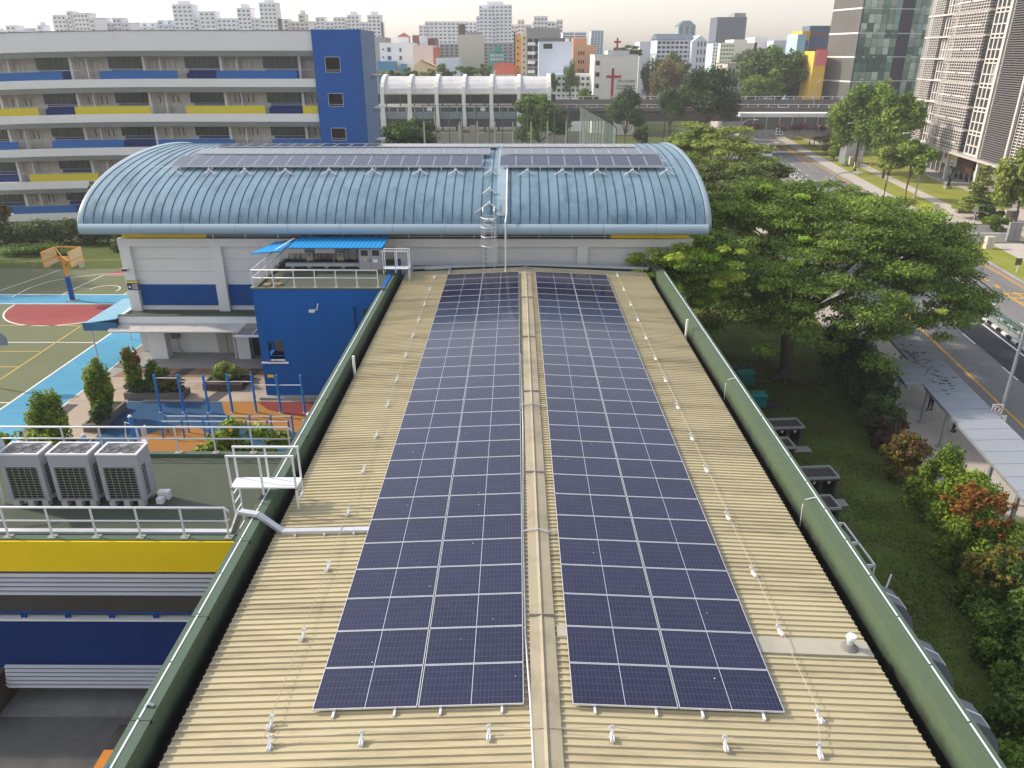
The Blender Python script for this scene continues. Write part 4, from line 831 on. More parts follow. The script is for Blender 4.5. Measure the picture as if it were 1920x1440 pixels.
LV = [15.35,11.5,7.7,3.85,0.]
for zk in LV:
    MB().sweep(path, zs([(0,zk),(0,zk-.9),(-.2,zk-.9),(-.2,zk)])).build('corridor_band', SW, st)
    MB().sweep(path, zs([(-.06,zk-.91),(-.55,zk-1.5),(-.6,zk-1.45),(-.12,zk-.89)])).build('soffit_band', SGY, st)
    MB().sweep(path, zs([(-.2,zk-.15),(-.2,zk-.4),(-3.1,zk-.4),(-3.1,zk-.15)])).build('floor_slab', CONC, st)
    MB().sweep(path, zs([(-.1,zk+.95),(-.1,zk+.99),(-.14,zk+.99),(-.14,zk+.95)])).build('corridor_rail', METAL, st)
MB().sweep(path, zs([(-3,20.1),(-3,-4),(-3.2,-4),(-3.2,20.1)])).build('back_wall', M('school_cream', S(226,218,210,.82), .7, .06, .3), st)
def sx(px, Y=95.): return YP(px, 150, Y).x
pan = {0:[(-70,118),(188,333),(407,558)], 1:[(-70,58),(128,272),(340,490),(562,600)], 2:[(-70,3),(70,208),(276,424),(496,604)], 3:[(10,146),(215,352),(420,560)], 4:[(-40,88),(160,300)]}
for k, L in pan.items():
    for a, b_ in L:
        x0, x1 = sx(a), sx(b_); s_ = sag((x0+x1)/2)
        x1 = min(x1, -23.5); n_ = max(1, int((x1-x0)/2.5)); pth = [(x0+(x1-x0)*q/n_, 95.) for q in range(n_+1)]
        MB().sweep(pth, lambda t_, x0=x0, x1=x1, zk=LV[k]: [(-.03,z+zk+sag(x0+(x1-x0)*t_)) for z in (.005,.88)]+[(-.16,z+zk+sag(x0+(x1-x0)*t_)) for z in (.88,.005)]).build('corridor_parapet', (M('school_blue', S(40,112,188,.8), .6, .05) if k % 2 == 0 else M('school_yellow', S(232,210,60,.85), .6, .05)), st)
WG = M('school_glass', (.03,.06,.055), .12, .5, .4, spec=.7); SEAT = M('seat_blue', S(30,64,140,.7), .6, .12, 2); SLIT = M('door_slit', (.12,.09,.07), .4)
wins = [sx(p,98) for p in (-70,75,210,352,497)]
for li, zk in enumerate(LV):
    for x0 in wins:
        s_ = sag(x0+2); x1 = x0+4.3
        fr = MB().box(x0-.1,x1+.1,97.9,97.99,zk+1.0+s_,zk+2.55+s_).build('window', SW, st); MB().box(x0,x1,97.84,97.9,zk+1.06+s_,zk+2.5+s_).build('pane', WG, fr)
        m = MB()
        for j in range(1,7): m.box(x0+j*4.3/7-.02,x0+j*4.3/7+.02,97.8,97.84,zk+1.06+s_,zk+2.5+s_)
        m.build('mullions', M('mullion_dark', (.2,.21,.21), .5), fr, fix=False)
        m = MB(); m.box(x0+.3,x1+.1,97.2,97.9,zk-.14+s_,zk+.5+s_); m.box(x0+.5,x1+.1,97.5,97.9,zk+.5+s_,zk+1.0+s_)
        for j in range(8): m.box(x0+.45+j*.45,x0+.8+j*.45,97.25,97.45,zk+.5+s_,zk+.62+s_)
        m.build('bench_seating', SEAT, st, fix=False)
        MB().box(x1+.15,x1+.45,97.0,97.98,zk-.14+s_,zk+2.6+s_).build('pier', SW, st)
        for dx in (.75,2.35):
            d_ = MB().box(x1+dx,x1+dx+1.35,97.92,97.99,zk-.14+s_,zk+2.1+s_).build('door', M('school_door', S(222,212,200,.8), .6), st)
            for q in (.35,.95): MB().box(x1+dx+q,x1+dx+q+.13,97.89,97.92,zk+1.1+s_,zk+1.95+s_).build('vision_panel', SLIT if (li+int(x0)) % 3 else WHITE, d_, fix=False)
        MB().box(x1+2.15,x1+2.3,97.0,97.98,zk-.14+s_,zk+2.6+s_).build('pier', SW, st)
# blue tower
tt = thing('blue_stair_tower', 'tall blue stair tower at the end of the white school block', 'building', (-20.4,99.5,-4))
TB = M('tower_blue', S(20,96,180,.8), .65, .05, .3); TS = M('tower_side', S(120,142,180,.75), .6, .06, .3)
x0, x1 = -23.3, -17.75; m = MB(); wz = [(16.1,17.65),(12.35,13.75),(8.55,9.9)]; wx = (-21.95,-20.3)
zz = -4.
for a, b_ in reversed(wz): m.box(x0,x1,94.5,94.8,zz,a); m.box(x0,wx[0],94.5,94.8,a,b_); m.box(wx[1],x1,94.5,94.8,a,b_); zz = b_
m.box(x0,x1,94.5,94.8,zz,20.55); m.box(x0,x0+.3,94.8,104,-4,20.55); m.box(x0,x1,103.7,104,-4,20.55); m.build('wall', TB, tt)
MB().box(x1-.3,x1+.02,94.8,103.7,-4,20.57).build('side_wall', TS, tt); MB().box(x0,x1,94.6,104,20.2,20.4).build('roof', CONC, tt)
for a, b_ in wz:
    f = MB().box(wx[0]-.02,wx[1]+.02,94.45,94.85,a-.05,a).box(wx[0]-.02,wx[1]+.02,94.45,94.85,b_,b_+.05).box(wx[0]-.05,wx[0],94.45,94.85,a,b_).box(wx[1],wx[1]+.05,94.45,94.85,a,b_).build('window', METAL, tt)
    MB().box(wx[0],wx[1],95.6,95.7,a-.4,b_+.4).build('shutter', M('shutter_brown', S(88,74,66,.5), .6, .2), f); MB().tube([(wx[0],94.6,a+.2),(wx[1],94.6,a+.2)],.03,5).build('rail', METAL, f)
MB().box(-18.9,-17.7,94.44,94.5,-4,19).build('front_pilaster', M('tower_blue_light', S(32,96,174,.75), .65, .05, .3), tt)
for z in (15.6,11.8,8.0): MB().box(x1,x1+.9,100,102.5,z,z+.12).build('side_ledge', WHITE, tt)
# ============================================================ railway station, viaduct and the city behind
ss = thing('station', 'elevated railway station with white vaulted canopy on tall curved ribs', 'station', (-12,193,-4))
SV = M('station_vault', S(226,222,220,.8), .7, .07, .15, dirt=.5, dirtcol=(.33,.3,.31), dscale=.35); SR = M('station_rib', S(240,236,228,.85), .6, .05)
prof = [(189.2,9.5),(189.7,10.6),(190.7,11.6),(192.2,12.4),(194,12.9),(196,13.1),(198.5,12.9),(200.5,12.2),(202,11),(202.6,9.5)]
ribx = [-31.33,-24.99,-18.64,-12.3,-5.84,.62,7.7]
for a, b_ in zip(ribx, ribx[1:]):
    m = MB()
    for (y, z) in prof: m.v += [(a+.3,y,z),(b_-.3,y,z)]
    for (y, z) in prof: m.v += [(a+.3,y+.1,z-.25),(b_-.3,y+.1,z-.25)]
    n = len(prof)
    for j in range(n-1): m.f += [(2*j,2*j+1,2*j+3,2*j+2),(2*n+2*j,2*n+2*j+2,2*n+2*j+3,2*n+2*j+1)]; m.m += [0,0]
    m.f.append((0,2*n,2*n+1,1)); m.m.append(0); m.build('vault_shell', SV, ss, smooth=False)
    MB().box(a+.3,b_-.3,189.0,189.25,9.35,9.55).build('eave_strip', M('eave_green', S(206,210,168,.75)), ss)
for x in ribx:
    pts = [(188.4,1.0),(188.2,4),(188.5,7),(189.0,9.6),(189.5,10.9),(190.6,12),(192.2,12.85),(194.2,13.35),(196.5,13.55),(199,13.2),(201.4,12),(202.8,9.8)]
    m = MB(); n = len(pts)
    for k, (y, z) in enumerate(pts):
        wd = .42 if k > 1 else .62; m.v += [(x-wd,y,z),(x+wd,y,z),(x+wd,y+.5,z-.45),(x-wd,y+.5,z-.45)]
    for k in range(n-1):
        for q in range(4): q2 = (q+1) % 4; m.f.append((4*k+q,4*k+q2,4*k+4+q2,4*k+4+q)); m.m.append(0)
    m.build('rib', SR, ss)
X0, X1 = -38, 10
MB().box(X0,X1,189.6,190,5.5,6.5).build('platform_glass', GLASS, ss); MB().box(X0,X1,189.4,189.55,6.5,6.68).build('platform_rail', WHITE, ss)
for k in range(24): MB().box(X0+k*2,X0+k*2+.12,189.42,189.58,5.5,6.5).build('rail_post', WHITE, ss, fix=False)
MB().box(X0,X1,189.2,190.2,3.9,5.5).build('platform_wall', M('station_grey', S(150,160,168,.7), .6, .08, .3), ss)
MB().box(X0,X1,189.8,206,1.0,3.9).build('concourse_wall', M('station_dark', S(98,104,112,.6), .7, .1, .3), ss)
MB().box(X0,X1,190,206,6.2,6.4).build('platform', CONC, ss)
MB().box(X0,X1,205.5,206,6.4,8.6).build('rear_screen', M('screen_dark', S(70,72,74,.5), .6, .4, .3), ss)
for k in range(13): MB().box(X0+3+k*3.4,X0+3.25+k*3.4,195,195.3,6.4,9.6).box(X0+3+k*3.4,X0+4.6+k*3.4,194.4,196,9.2,9.4).build('platform_canopy_post', M('platform_steel', (.09,.09,.1), .5), ss)
for x in (-21,-8.4): MB().box(x,x+1.1,189.2,189.4,5.7,6.4).build('info_board', WHITE, ss)
for k in range(9):
    x = -27+k*3.3; MB().tube([(x,188.0,1.7),(x+2.9,188.0,1.7)],.55,8).build('air_duct', M('duct_beige', S(196,180,164,.7), .6, .1, .6), ss)
for x in (-13.8,-10.9,1.6): MB().box(x,x+1.3,187.3,188.6,.9,2.6).build('duct_box', M('duct_beige', S(196,180,164,.7)), ss)
MB().box(-40,20,186.6,187,-2.5,.95).build('low_wall', M('low_wall_beige', S(182,176,162,.7), .8, .1, .2, dirt=.4, dirtcol=(.25,.23,.2)), ss)
MB().box(-40,20,186.9,206,-4,-2.5).build('shop_level', DARK, ss)
# viaduct to the right of the station
vt = thing('railway_viaduct', 'grey concrete railway viaduct running right from the station', 'viaduct', (60,205,-4))
VC = M('viaduct_concrete', S(128,120,114,.55), .85, .12, .15, dirt=.4)
MB().box(10,230,200,212,2.6,4.9).build('deck_beam', VC, vt)
for y, z in ((200.0,4.9),(211.5,6.2)):
    MB().box(10,230,y,y+.35,z-1 if y > 205 else 4.6,z+.9).build('parapet', M('viaduct_parapet', S(150,138,132,.65), .8), vt)
    MB().box(10,230,y+.1,y+.25,z+1.55,z+1.68).build('hand_rail', WHITE, vt)
    for k in range(88): MB().box(10+k*2.5,10.12+k*2.5,y+.1,y+.25,z+.9,z+1.55).build('rail_post', WHITE, vt, fix=False)
for x in (24,48,92,116,140): MB().cyl(x,206,-4,2.6,1.1,14).build('pier', VC, vt)
# covered pedestrian bridge across the street
pb = thing('pedestrian_bridge', 'covered pedestrian bridge with white roof and planted sides across the street', 'bridge', (72,191,-4))
X0, X1 = 53, 118
MB().box(X0,X1,188.6,193.6,4.35,5.2).build('bridge_roof', WHITE, pb); MB().box(X0,X1,189.0,189.2,1.55,4.3).build('side_screen', M('bridge_screen', S(140,136,130,.6), .5, .15, .3), pb)
MB().box(X0,X1,188.6,193.4,.0,1.55).build('bridge_beam', CONC, pb)
for k in range(22): MB().box(X0+k*3,X0+k*3+.16,188.7,188.95,1.55,4.34).build('roof_post', METAL, pb, fix=False)
for x in (X0+1,X0+46): MB().box(x,x+1.4,190,192,-4,0).build('pier', CONC, pb)
def sgn(x, y, z, w_, h_, label, mat, name='sign_board'):
    t = thing(name, label, 'sign', (x,y,z-h_/2)); MB().box(-w_/2,w_/2,-.05,.05,0,h_).build('panel', mat, t, local=True); return t
t = sgn(62.3,188.4,1.2,1.9,1.6,'white square pictogram sign on the pedestrian bridge', WHITE)
for dx in (-.55,.2): 
    for dz in (.2,.9): MB().box(dx,dx+.4,-.07,-.05,dz,dz+.45).build('symbol', DARK, t, local=True)
# church
ct = thing('church', 'pale cream church block with large red cross on its wall', 'church', (28.5,242,-4))
CH = M('church_cream', S(246,238,228,.88), .7, .02, .3); RED = M('cross_red', S(188,52,58,.8), .6, .05)
x0, x1 = 22.3, 34.7; yf = 235.
m = MB(); m.box(x0+1.9,x1,yf,yf+14,-4,17.7); zz = -4.
wzs = [5.7,8.9,12.0,15.0]
for a in wzs: m.box(x0,x0+1.9,yf,yf+.5,zz,a); m.box(x0,x0+.35,yf,yf+.5,a,a+1.2); m.box(x0+1.65,x0+1.9,yf,yf+.5,a,a+1.2); zz = a+1.2
m.box(x0,x0+1.9,yf,yf+.5,zz,17.7); m.box(x0,x0+.35,yf+.5,yf+14,-4,17.7); m.build('wall', CH, ct)
MB().box(x0+.35,x0+1.89,yf+1.8,yf+2,-4,17.6).build('balcony_back', M('church_warm_lit', S(238,196,110,.85), .7, .05), ct)  # warm light falling inside the balconies is put into this yellow
for a in wzs: MB().box(x0+1.0,x0+1.6,yf+1.7,yf+1.8,a-.1,a+.7).build('balcony_door', M('church_door', S(130,96,70,.7)), ct); MB().box(x0+.3,x0+1.7,yf-.06,yf-.002,a-.1,a).build('balcony_sill', WHITE, ct)
MB().box(x0+1.85,x0+1.95,yf-.1,yf-.003,-4,17.7).build('wall_joint', WHITE, ct); MB().box(x1-.25,x1+.1,yf-.12,yf-.002,-4,17.75).build('corner_trim', WHITE, ct)
MB().box(x0-.1,x1+.1,yf-.15,yf+14,17.702,17.85).build('roof_edge', WHITE, ct); MB().box(x0+3.8,x1-2.4,yf+1,yf+10,17.851,18.9).build('roof_block', M('church_grey', S(206,208,214,.75)), ct)
a, b_ = YP(1149.5,128,yf), YP(1149.5,188,yf); cz = YP(1150,143.5,yf).z
MB().box(a.x-.33,a.x+.33,yf-.22,yf-.003,b_.z,a.z).box(YP(1137,143,yf).x,YP(1164.5,143,yf).x,yf-.2,yf-.004,cz-.3,cz+.3).build('wall_cross', RED, ct)
c_ = YP(1157.5,86,238); MB().box(c_.x-.25,c_.x+.25,238,238.4,18.9,22.2).box(c_.x-1,c_.x+1,237.98,238.42,20.9,21.4).build('roof_cross', RED, ct)
def text(s_, name, mat, parent, loc, size, rot=(rad(90),0,0), ext=.02, width=None):
    cu = bpy.data.curves.new(name, 'FONT'); cu.body = s_; cu.size = size; cu.extrude = ext; cu.align_x = 'LEFT'
    o = bpy.data.objects.new(name, cu); col.objects.link(o); bpy.context.view_layer.update()
    dg = bpy.context.evaluated_depsgraph_get(); me = bpy.data.meshes.new_from_object(o.evaluated_get(dg)); bpy.data.objects.remove(o)
    me.materials.clear(); me.materials.append(mat); q = bpy.data.objects.new(name, me); col.objects.link(q); q.parent = parent
    if width and len(me.vertices):
        wx_ = max(v.co.x for v in me.vertices); k = width/max(.01, wx_); me.transform(Matrix.Scale(k, 4, (1,0,0)))
    q.location = Vector(loc)-Vector(parent.location); q.rotation_euler = rot
    return q
INK = M('lettering_dark', (.06,.055,.055), .6)
p0, p1_ = YP(1156,154.5,yf), YP(1190,154.5,yf); WD = p1_.x-p0.x
text('卫理公会芽笼堂', 'lettering', INK, ct, (p0.x,yf-.03,p0.z), .85, width=WD)
text('Geylang Chinese', 'lettering', INK, ct, (p0.x,yf-.03,YP(1156,162,yf).z), .78, width=WD); text('Methodist Church', 'lettering', INK, ct, (p0.x,yf-.03,YP(1156,167.2,yf).z), .78, width=WD)
# ---- far buildings
def wallmat(c, nm): return M('far_'+nm, tuple(min(.86, 1.05*q) for q in S(*c)), .75, .04, .05, dirt=.12, dirtcol=tuple(.6*q for q in S(*c)), dscale=.1)
FG = M('far_glass', S(112,124,140,.5), .3, .3, .2)
def block(label, px0, px1, yt, Y, nf, nc, c, depth=14, cat='building', base=-4., glass=None, band=.5, pier=.45, cores=(), yb=None, fh=None):
    a, b_ = YP(px0, yt, Y), YP(px1, yt, Y); zt = a.z; z0 = base if yb is None else YP(px0, yb, Y).z
    t = thing('apartment_block' if nc else 'city_building', label, cat, ((a.x+b_.x)/2, Y+depth/2, -4)); nm = '%d_%d_%d' % c; W_ = wallmat(c, nm)
    x0, x1 = a.x, b_.x
    if not nc: MB().box(x0,x1,Y,Y+depth,base,zt).build('wall', W_, t); return t, x0, x1, zt
    MB().box(x0+.2,x1-.2,Y+.25,Y+depth,base,zt-.2).build('glazing', glass or FG, t)
    fh = (zt-z0)/nf; m = MB(); cw = (x1-x0)/nc
    def grid(xa, xb, Yg, zb, ztp, n_):
        k = 0
        while ztp-k*fh > zb: z = ztp-k*fh; m.box(xa,xb,Yg,Yg+.6,max(zb,z-fh*band),z); k += 1
        for k in range(n_+1): w2 = (xb-xa)/n_; x = xa+k*w2; m.box(max(xa,x-w2*pier/2),min(xb,x+w2*pier/2),Yg+.02,Yg+.58,zb,ztp-.01)
    grid(x0, x1, Y, max(base, z0-3*fh), zt, nc)
    m.box(x0,x1,Y+.05,Y+.6,base,max(base+.01, z0-3*fh))
    m.box(x0,x0+.25,Y+.6,Y+depth,base,zt); m.box(x1-.25,x1,Y+.6,Y+depth,base,zt); m.box(x0,x1,Y+.3,Y+depth,zt-.25,zt-.003)
    for (u0, u1, h) in cores:
        xa, xb = x0+(x1-x0)*u0, x0+(x1-x0)*u1; grid(xa, xb, Y-1.2, max(base, z0-3*fh), zt+h, max(1, round((xb-xa)/cw)))
        gz = MB(); gz.box(xa+.2,xb-.2,Y-.9,Y+depth*.6,base,zt+h-.2); gz.build('glazing', glass or FG, t)
        m.box(xa,xa+.3,Y-.6,Y+depth*.6,base,zt+h); m.box(xb-.3,xb,Y-.6,Y+depth*.6,base,zt+h); m.box(xa,xb,Y-.5,Y+depth*.6,zt+h-.25,zt+h-.004)
        if h > 4: m.box(xa+(xb-xa)*.25,xa+(xb-xa)*.75,Y+1,Y+depth*.4,zt+h-.1,zt+h+2.2)
    m.build('facade', W_, t, fix=False)
    return t, x0, x1, zt
PW = (226,224,230); PP = (228,222,224)
def hdb(label, px0, px1, yt, Y, nc, c=PW, steps=None, nf=14):
    if steps is None:
        rg_ = random.Random(int(px0*7+Y)); steps = []; u = rg_.uniform(0,.2)
        while u < .85: w2 = rg_.uniform(.14,.4); steps.append((u, min(1,u+w2), rg_.choice((1.4,2.8,2.8,4.5)))); u += w2+rg_.uniform(.1,.35)
    return block(label, px0, px1, yt, Y, nf, nc, c, 16, 'apartment block', cores=steps, yb=yt+nf*2.85*1302/(Y*.917), band=.55, pier=.4)
hdb('hazy white apartment block at the far left edge of the skyline', -40, 45, 56, 560, 12)
hdb('hazy low white apartment block beside the tall pale towers on the left skyline', 48, 96, 60, 600, 7)
hdb('pale stepped apartment tower, tallest on the left skyline', 97, 175, 34, 520, 10, (232,226,228), ((.05,.35,2),(.4,.48,4),(.55,.9,3)))
hdb('pale apartment tower right of the tallest one on the left skyline', 172, 240, 42, 540, 8, (214,212,220))
hdb('small hazy apartment block between the left skyline towers', 250, 293, 50, 620, 6, (226,224,232)); hdb('small blue-grey apartment block left of the wide slab block', 293, 329, 46, 600, 5, (206,212,224))
hdb('wide white slab apartment block with window grid above the school roof', 327, 520, 34, 540, 22, PW, ((0,.19,8),(.25,.4,4),(.62,.75,6),(.84,1,9)))
hdb('cream apartment block right of the wide slab block', 520, 578, 40, 560, 7, (222,214,206)); hdb('white apartment block with dark windows above the blue tower, left one', 580, 648, 40, 600, 9, PP); hdb('white apartment block with dark windows above the blue tower, right one', 648, 714, 41, 600, 9, PP)
hdb('large white apartment slab with many window rows behind the church quarter', 797, 960, 40, 620, 20, (232,228,230), ((.0,.02,0),(.62,1.0,11)), 18)
hdb('taller end of the large white apartment slab with grey crown', 893, 930, 30, 615, 5, (222,222,228), ((.15,.8,5),), 20)
hdb('narrow white apartment block left of the large slab', 785, 800, 47, 640, 2, PP, (), 18); hdb('pale apartment block right of the large slab', 930, 952, 42, 640, 4, PP, (), 18)
hdb('pinkish apartment block with balconies behind the grey concrete mass', 958, 1000, 46, 560, 6, (226,212,206), ((.3,.6,3),)); hdb('stepped white apartment block above the grey concrete mass', 998, 1055, 40, 540, 8, (224,218,218), ((.05,.5,3),(.8,1,1)))
block('long low white office building with dark ribbon windows', 1055, 1100, 60, 470, 6, 2, (228,228,232), 16, band=.5, pier=.1, yb=90)
block('pale blue glass office tower far behind the church', 1109, 1132, 57, 480, 12, 4, (196,206,218), 14, glass=M('far_blue_glass', S(150,172,198,.6), .2), band=.25, pier=.3, yb=110)
t, x0, x1, zt = block('white three storey house with blue lean-to', 711, 774, 80, 285, 0, 0, (238,238,242), 14)
for (p, q, a_, b__) in ((717,720,91,94),(726,733,89,97),(749,753,90,97),(717,720,106,109),(727,734,105,112),(749,754,105,112)):
    A, B = YP(p,a_,285), YP(q,b__,285); f = MB().box(A.x-.1,B.x+.1,284.88,284.99,B.z-.1,A.z+.1).build('window', WHITE, t); MB().box(A.x,B.x,284.84,284.88,B.z,A.z).build('pane', FG, f)
A, B = YP(707,115,280), YP(741,127,280); MB().box(A.x,B.x,280,284.8,-4,A.z).build('blue_lean_to', M('leanto_blue', S(74,150,196,.75), .7), t); MB().box(YP(751,120,282).x,YP(761,127,282).x,282,284.8,-4,YP(751,120,282).z).build('blue_shed', M('leanto_blue', S(74,150,196,.75)), t)
A = YP(746,69,300); B = YP(766,69,300); t = thing('roof_turret', 'small white tower with red pyramid roof behind the white house', 'building', ((A.x+B.x)/2,302,-4)); MB().box(A.x,B.x,300,304,-4,A.z).build('wall', WHITE, t)
cx, cz_ = (A.x+B.x)/2, YP(756,61,302).z; m = MB()
for p, q in (((A.x-.3,299.7),(B.x+.3,299.7)),((B.x+.3,299.7),(B.x+.3,304.3)),((B.x+.3,304.3),(A.x-.3,304.3)),((A.x-.3,304.3),(A.x-.3,299.7))): m.poly([(*p,A.z),(*q,A.z),(cx,302,cz_)])
RT = M('roof_red', S(176,82,62,.75), .8, .12, .5); m.build('roof', RT, t)
block('grey flat building squeezed behind the white house', 700, 722, 70, 310, 0, 0, (150,150,152)); block('brown and white block behind the pink wall, left part', 773, 787, 66, 300, 0, 0, (128,82,76)); block('white stair block between the brown blocks', 786, 800, 67, 298, 0, 0, (232,224,226)); block('brown block behind the pink wall, right part', 800, 815, 72, 302, 0, 0, (120,80,74))
t, x0, x1, zt = block('blank pale pink house wall beside the white house', 774, 812, 85, 275, 0, 0, (226,206,200)); MB().box(x1,x1+1.4,274.9,289,-4,zt-.6).build('orange_side', M('side_orange', S(206,118,88,.75), .7), t)
A, B, C_ = YP(776,122,262), YP(816,125,262), YP(790,113,262); t = thing('gable_house', 'beige gable end house in front of the pink wall', 'house', ((A.x+B.x)/2,266,-4)); m = MB(); pg = [(A.x,262,-4),(B.x,262,-4),(B.x,262,B.z),(C_.x,262,C_.z),(A.x,262,A.z)]; m.poly(pg); m.poly([(x,272,z) for x,_,z in pg])
for k in range(5): a_, b__ = pg[k], pg[(k+1) % 5]; m.poly([a_,b__,(b__[0],272,b__[2]),(a_[0],272,a_[2])])
m.build('wall', wallmat((226,198,160),'gable'), t); MB().bar((C_.x,261.8,C_.z+.1),(B.x+.3,261.8,B.z),.5,.25).build('red_verge', RT, t)
block('low pale blue workshop left of the beige tower block', 817, 860, 109, 270, 0, 0, (204,214,222)); block('grey apartment house left of the beige blank tower', 824, 860, 82, 330, 5, 4, (170,166,164), yb=112)
t, x0, x1, zt = block('tall blank beige tower block', 859, 905, 65, 300, 0, 0, (206,192,176), 12); MB().box(x0,x0+2.3,302,306,zt,zt+3.4).build('stair_head', M('stair_dark', S(112,96,92,.7)), t); MB().box(x1-6,x1-.5,301,307,zt,zt+.9).build('roof_plant', CONC, t)
block('grey apartment house right of the beige blank tower', 906, 962, 80, 340, 6, 6, (166,162,160), yb=118)
t, x0, x1, zt = block('small bright green house with white windows', 916, 944, 97, 285, 0, 0, (70,176,146), 8)
MB().box(x0+2.1,x0+4.1,284,288,zt,zt+1.9).build('green_turret', wallmat((70,176,146),'grn'), t)
for z_ in (YP(920,101,285).z,YP(920,108.5,285).z):
    for k in range(5): MB().box(x0+.6+k*.95,x0+1.35+k*.95,284.85,284.98,z_-.9,z_).build('window', WHITE, t, fix=False)
for i, (p, q, yt_, yb_) in enumerate(((925,966,118,130),(930,966,128,139))):
    A, B = YP(p,yb_,262+8-i*8), YP(q,yb_,270-i*8); zt_ = YP(p,yt_,270-i*8).z; t = thing('red_roof_house', ('rear','front')[i]+' low house with red tiled roof left of the yellow block', 'house', ((A.x+B.x)/2,274-i*8,-4))
    Yy = 270-i*8; MB().box(A.x,B.x,Yy,Yy+6,-4,A.z).build('wall', WHITE, t); MB().hexa([(A.x-.3,Yy-.4,A.z),(B.x+.3,Yy-.4,A.z),(B.x+.3,Yy+6,A.z),(A.x-.3,Yy+6,A.z),(A.x+.3,Yy+2.6,zt_),(B.x-.3,Yy+2.6,zt_),(B.x-.3,Yy+3.4,zt_),(A.x+.3,Yy+3.4,zt_)]).build('roof', RT, t)
t, x0, x1, zt = block('narrow yellow and blue building edge with small windows', 966, 977, 66, 272, 6, 1, (238,176,72), yb=140, band=.7, pier=.7); MB().box(x0-.5,x0,271.8,284,-4,zt+1).build('blue_fin', M('fin_blue', S(40,90,160,.75)), t)
block('cream strip building right of the yellow edge', 977, 988, 62, 270, 7, 1, (226,212,186), yb=140, band=.7, pier=.7)
t, x0, x1, zt = block('grey apartment tower with stacked white balconies', 988, 1012, 68, 262, 5, 2, (142,138,136), 12, yb=138, glass=DARK, band=.3, pier=.2)
for k in range(5): MB().box(x0+.3,x0+2.6,260.8,262,zt-2.6-k*2.7,zt-1.7-k*2.7).build('balcony', WHITE, t)
block('grey concrete block mass behind the balcony tower', 987, 1050, 53, 300, 0, 0, (150,146,142), 10); block('dark grey lower concrete block beside the white blank wall', 1002, 1076, 71, 290, 0, 0, (122,118,118), 10)
t, x0, x1, zt = block('big blank pale blue-white wall building', 1010, 1074, 78, 255, 0, 0, (212,216,228), 12); MB().box(x0+1.5,x0+4.2,254.9,255,zt-2,zt-.6).build('recess', DARK, t); MB().box(x1-2,x1-1,256,258,zt,zt+.9).build('roof_vent', WHITE, t)
t, x0, x1, zt = block('orange building with small windows behind the church', 1075, 1118, 84, 270, 0, 0, (222,168,126), 12); MB().box(x0,x0+4.4,271,280,zt,zt+2).build('upper_storey', wallmat((216,156,112),'oru'), t)
for r_ in range(4):
    for k in range(3): MB().box(x0+1.7+k*.8,x0+2.1+k*.8,269.9,270,zt-3-r_*2.6,zt-2-r_*2.6).build('window', DARK, t, fix=False)
block('long low white school wing behind the station trees', 1026, 1116, 139, 246, 3, 10, (226,230,234), 10, yb=172, band=.5, pier=.35)
block('pale flat building left of the blue roofed block', 1200, 1234, 78, 330, 0, 0, (222,220,226))
t, x0, x1, zt = block('white block with blue-grey roof and gabled end on the right skyline', 1233, 1300, 74, 300, 4, 8, (214,216,224), 14, yb=108, band=.45, pier=.25); SL_ = M('slate_blue', S(120,136,150,.7), .6)
MB().hexa([(x0-.3,299.5,zt),(x1,299.5,zt),(x1,313,zt),(x0-.3,313,zt),(x0-.3,303,zt+1.9),(x1,303,zt+1.9),(x1,308,zt+1.9),(x0-.3,308,zt+1.9)]).build('roof', SL_, t)
A = YP(1298,78,296); B = YP(1326,78,296); C_ = YP(1314,66,296); m = MB(); pg = [(A.x,296,-4),(B.x,296,-4),(B.x,296,B.z),(C_.x,296,C_.z),(A.x,296,A.z)]; m.poly(pg); m.poly([(x,312,z) for x,_,z in pg])
for k in range(5): a_, b__ = pg[k], pg[(k+1) % 5]; m.poly([a_,b__,(b__[0],312,b__[2]),(a_[0],312,a_[2])])
m.build('gable_wing', wallmat((214,216,224),'gw'), t)
for r_ in range(4):
    for k in range(3): MB().box(A.x+2+k*1.2,A.x+2.5+k*1.2,295.9,296,A.z-1.6-r_*2.6,A.z+.0-r_*2.6).build('window', FG, t, fix=False)
t, x0, x1, zt = block('grey-green apartment tower with chamfered top on the right skyline', 1273, 1305, 48, 470, 8, 3, (150,164,168), 12, yb=74, glass=M('far_green_glass', S(110,132,140,.5), .3), band=.4, pier=.5); MB().hexa([(x0,470,zt),(x1,470,zt),(x1,482,zt),(x0,482,zt),(x0+3,472,zt+2.6),(x1-3,472,zt+2.6),(x1-3,480,zt+2.6),(x0+3,480,zt+2.6)]).build('roof', SL_, t)
t, x0, x1, zt = block('dark grey tower with light window specks on the right skyline', 1346, 1401, 32, 430, 12, 9, (104,108,122), 16, yb=80, glass=M('far_tower_glass', S(150,160,176,.5), .25, .6, .15), band=.55, pier=.55); MB().box(x0+9,x1-.2,432,444,zt,zt+2).build('roof_plant', CONC, t)
block('cream rounded building below the dark tower', 1352, 1378, 80, 330, 5, 5, (238,226,202), yb=118, band=.6, pier=.4); block('pale glass strip building left of the cream one', 1338, 1353, 80, 335, 6, 3, (206,220,230), yb=118); block('cream building right of the rounded one', 1376, 1402, 74, 345, 0, 0, (232,222,208)); block('white terrace building on the right skyline', 1416, 1455, 70, 350, 0, 0, (234,228,224)); block('grey warehouse end on the right skyline', 1451, 1477, 76, 340, 0, 0, (196,198,204))
block('cream low building left of the white terrace', 1400, 1420, 80, 350, 0, 0, (236,222,198))
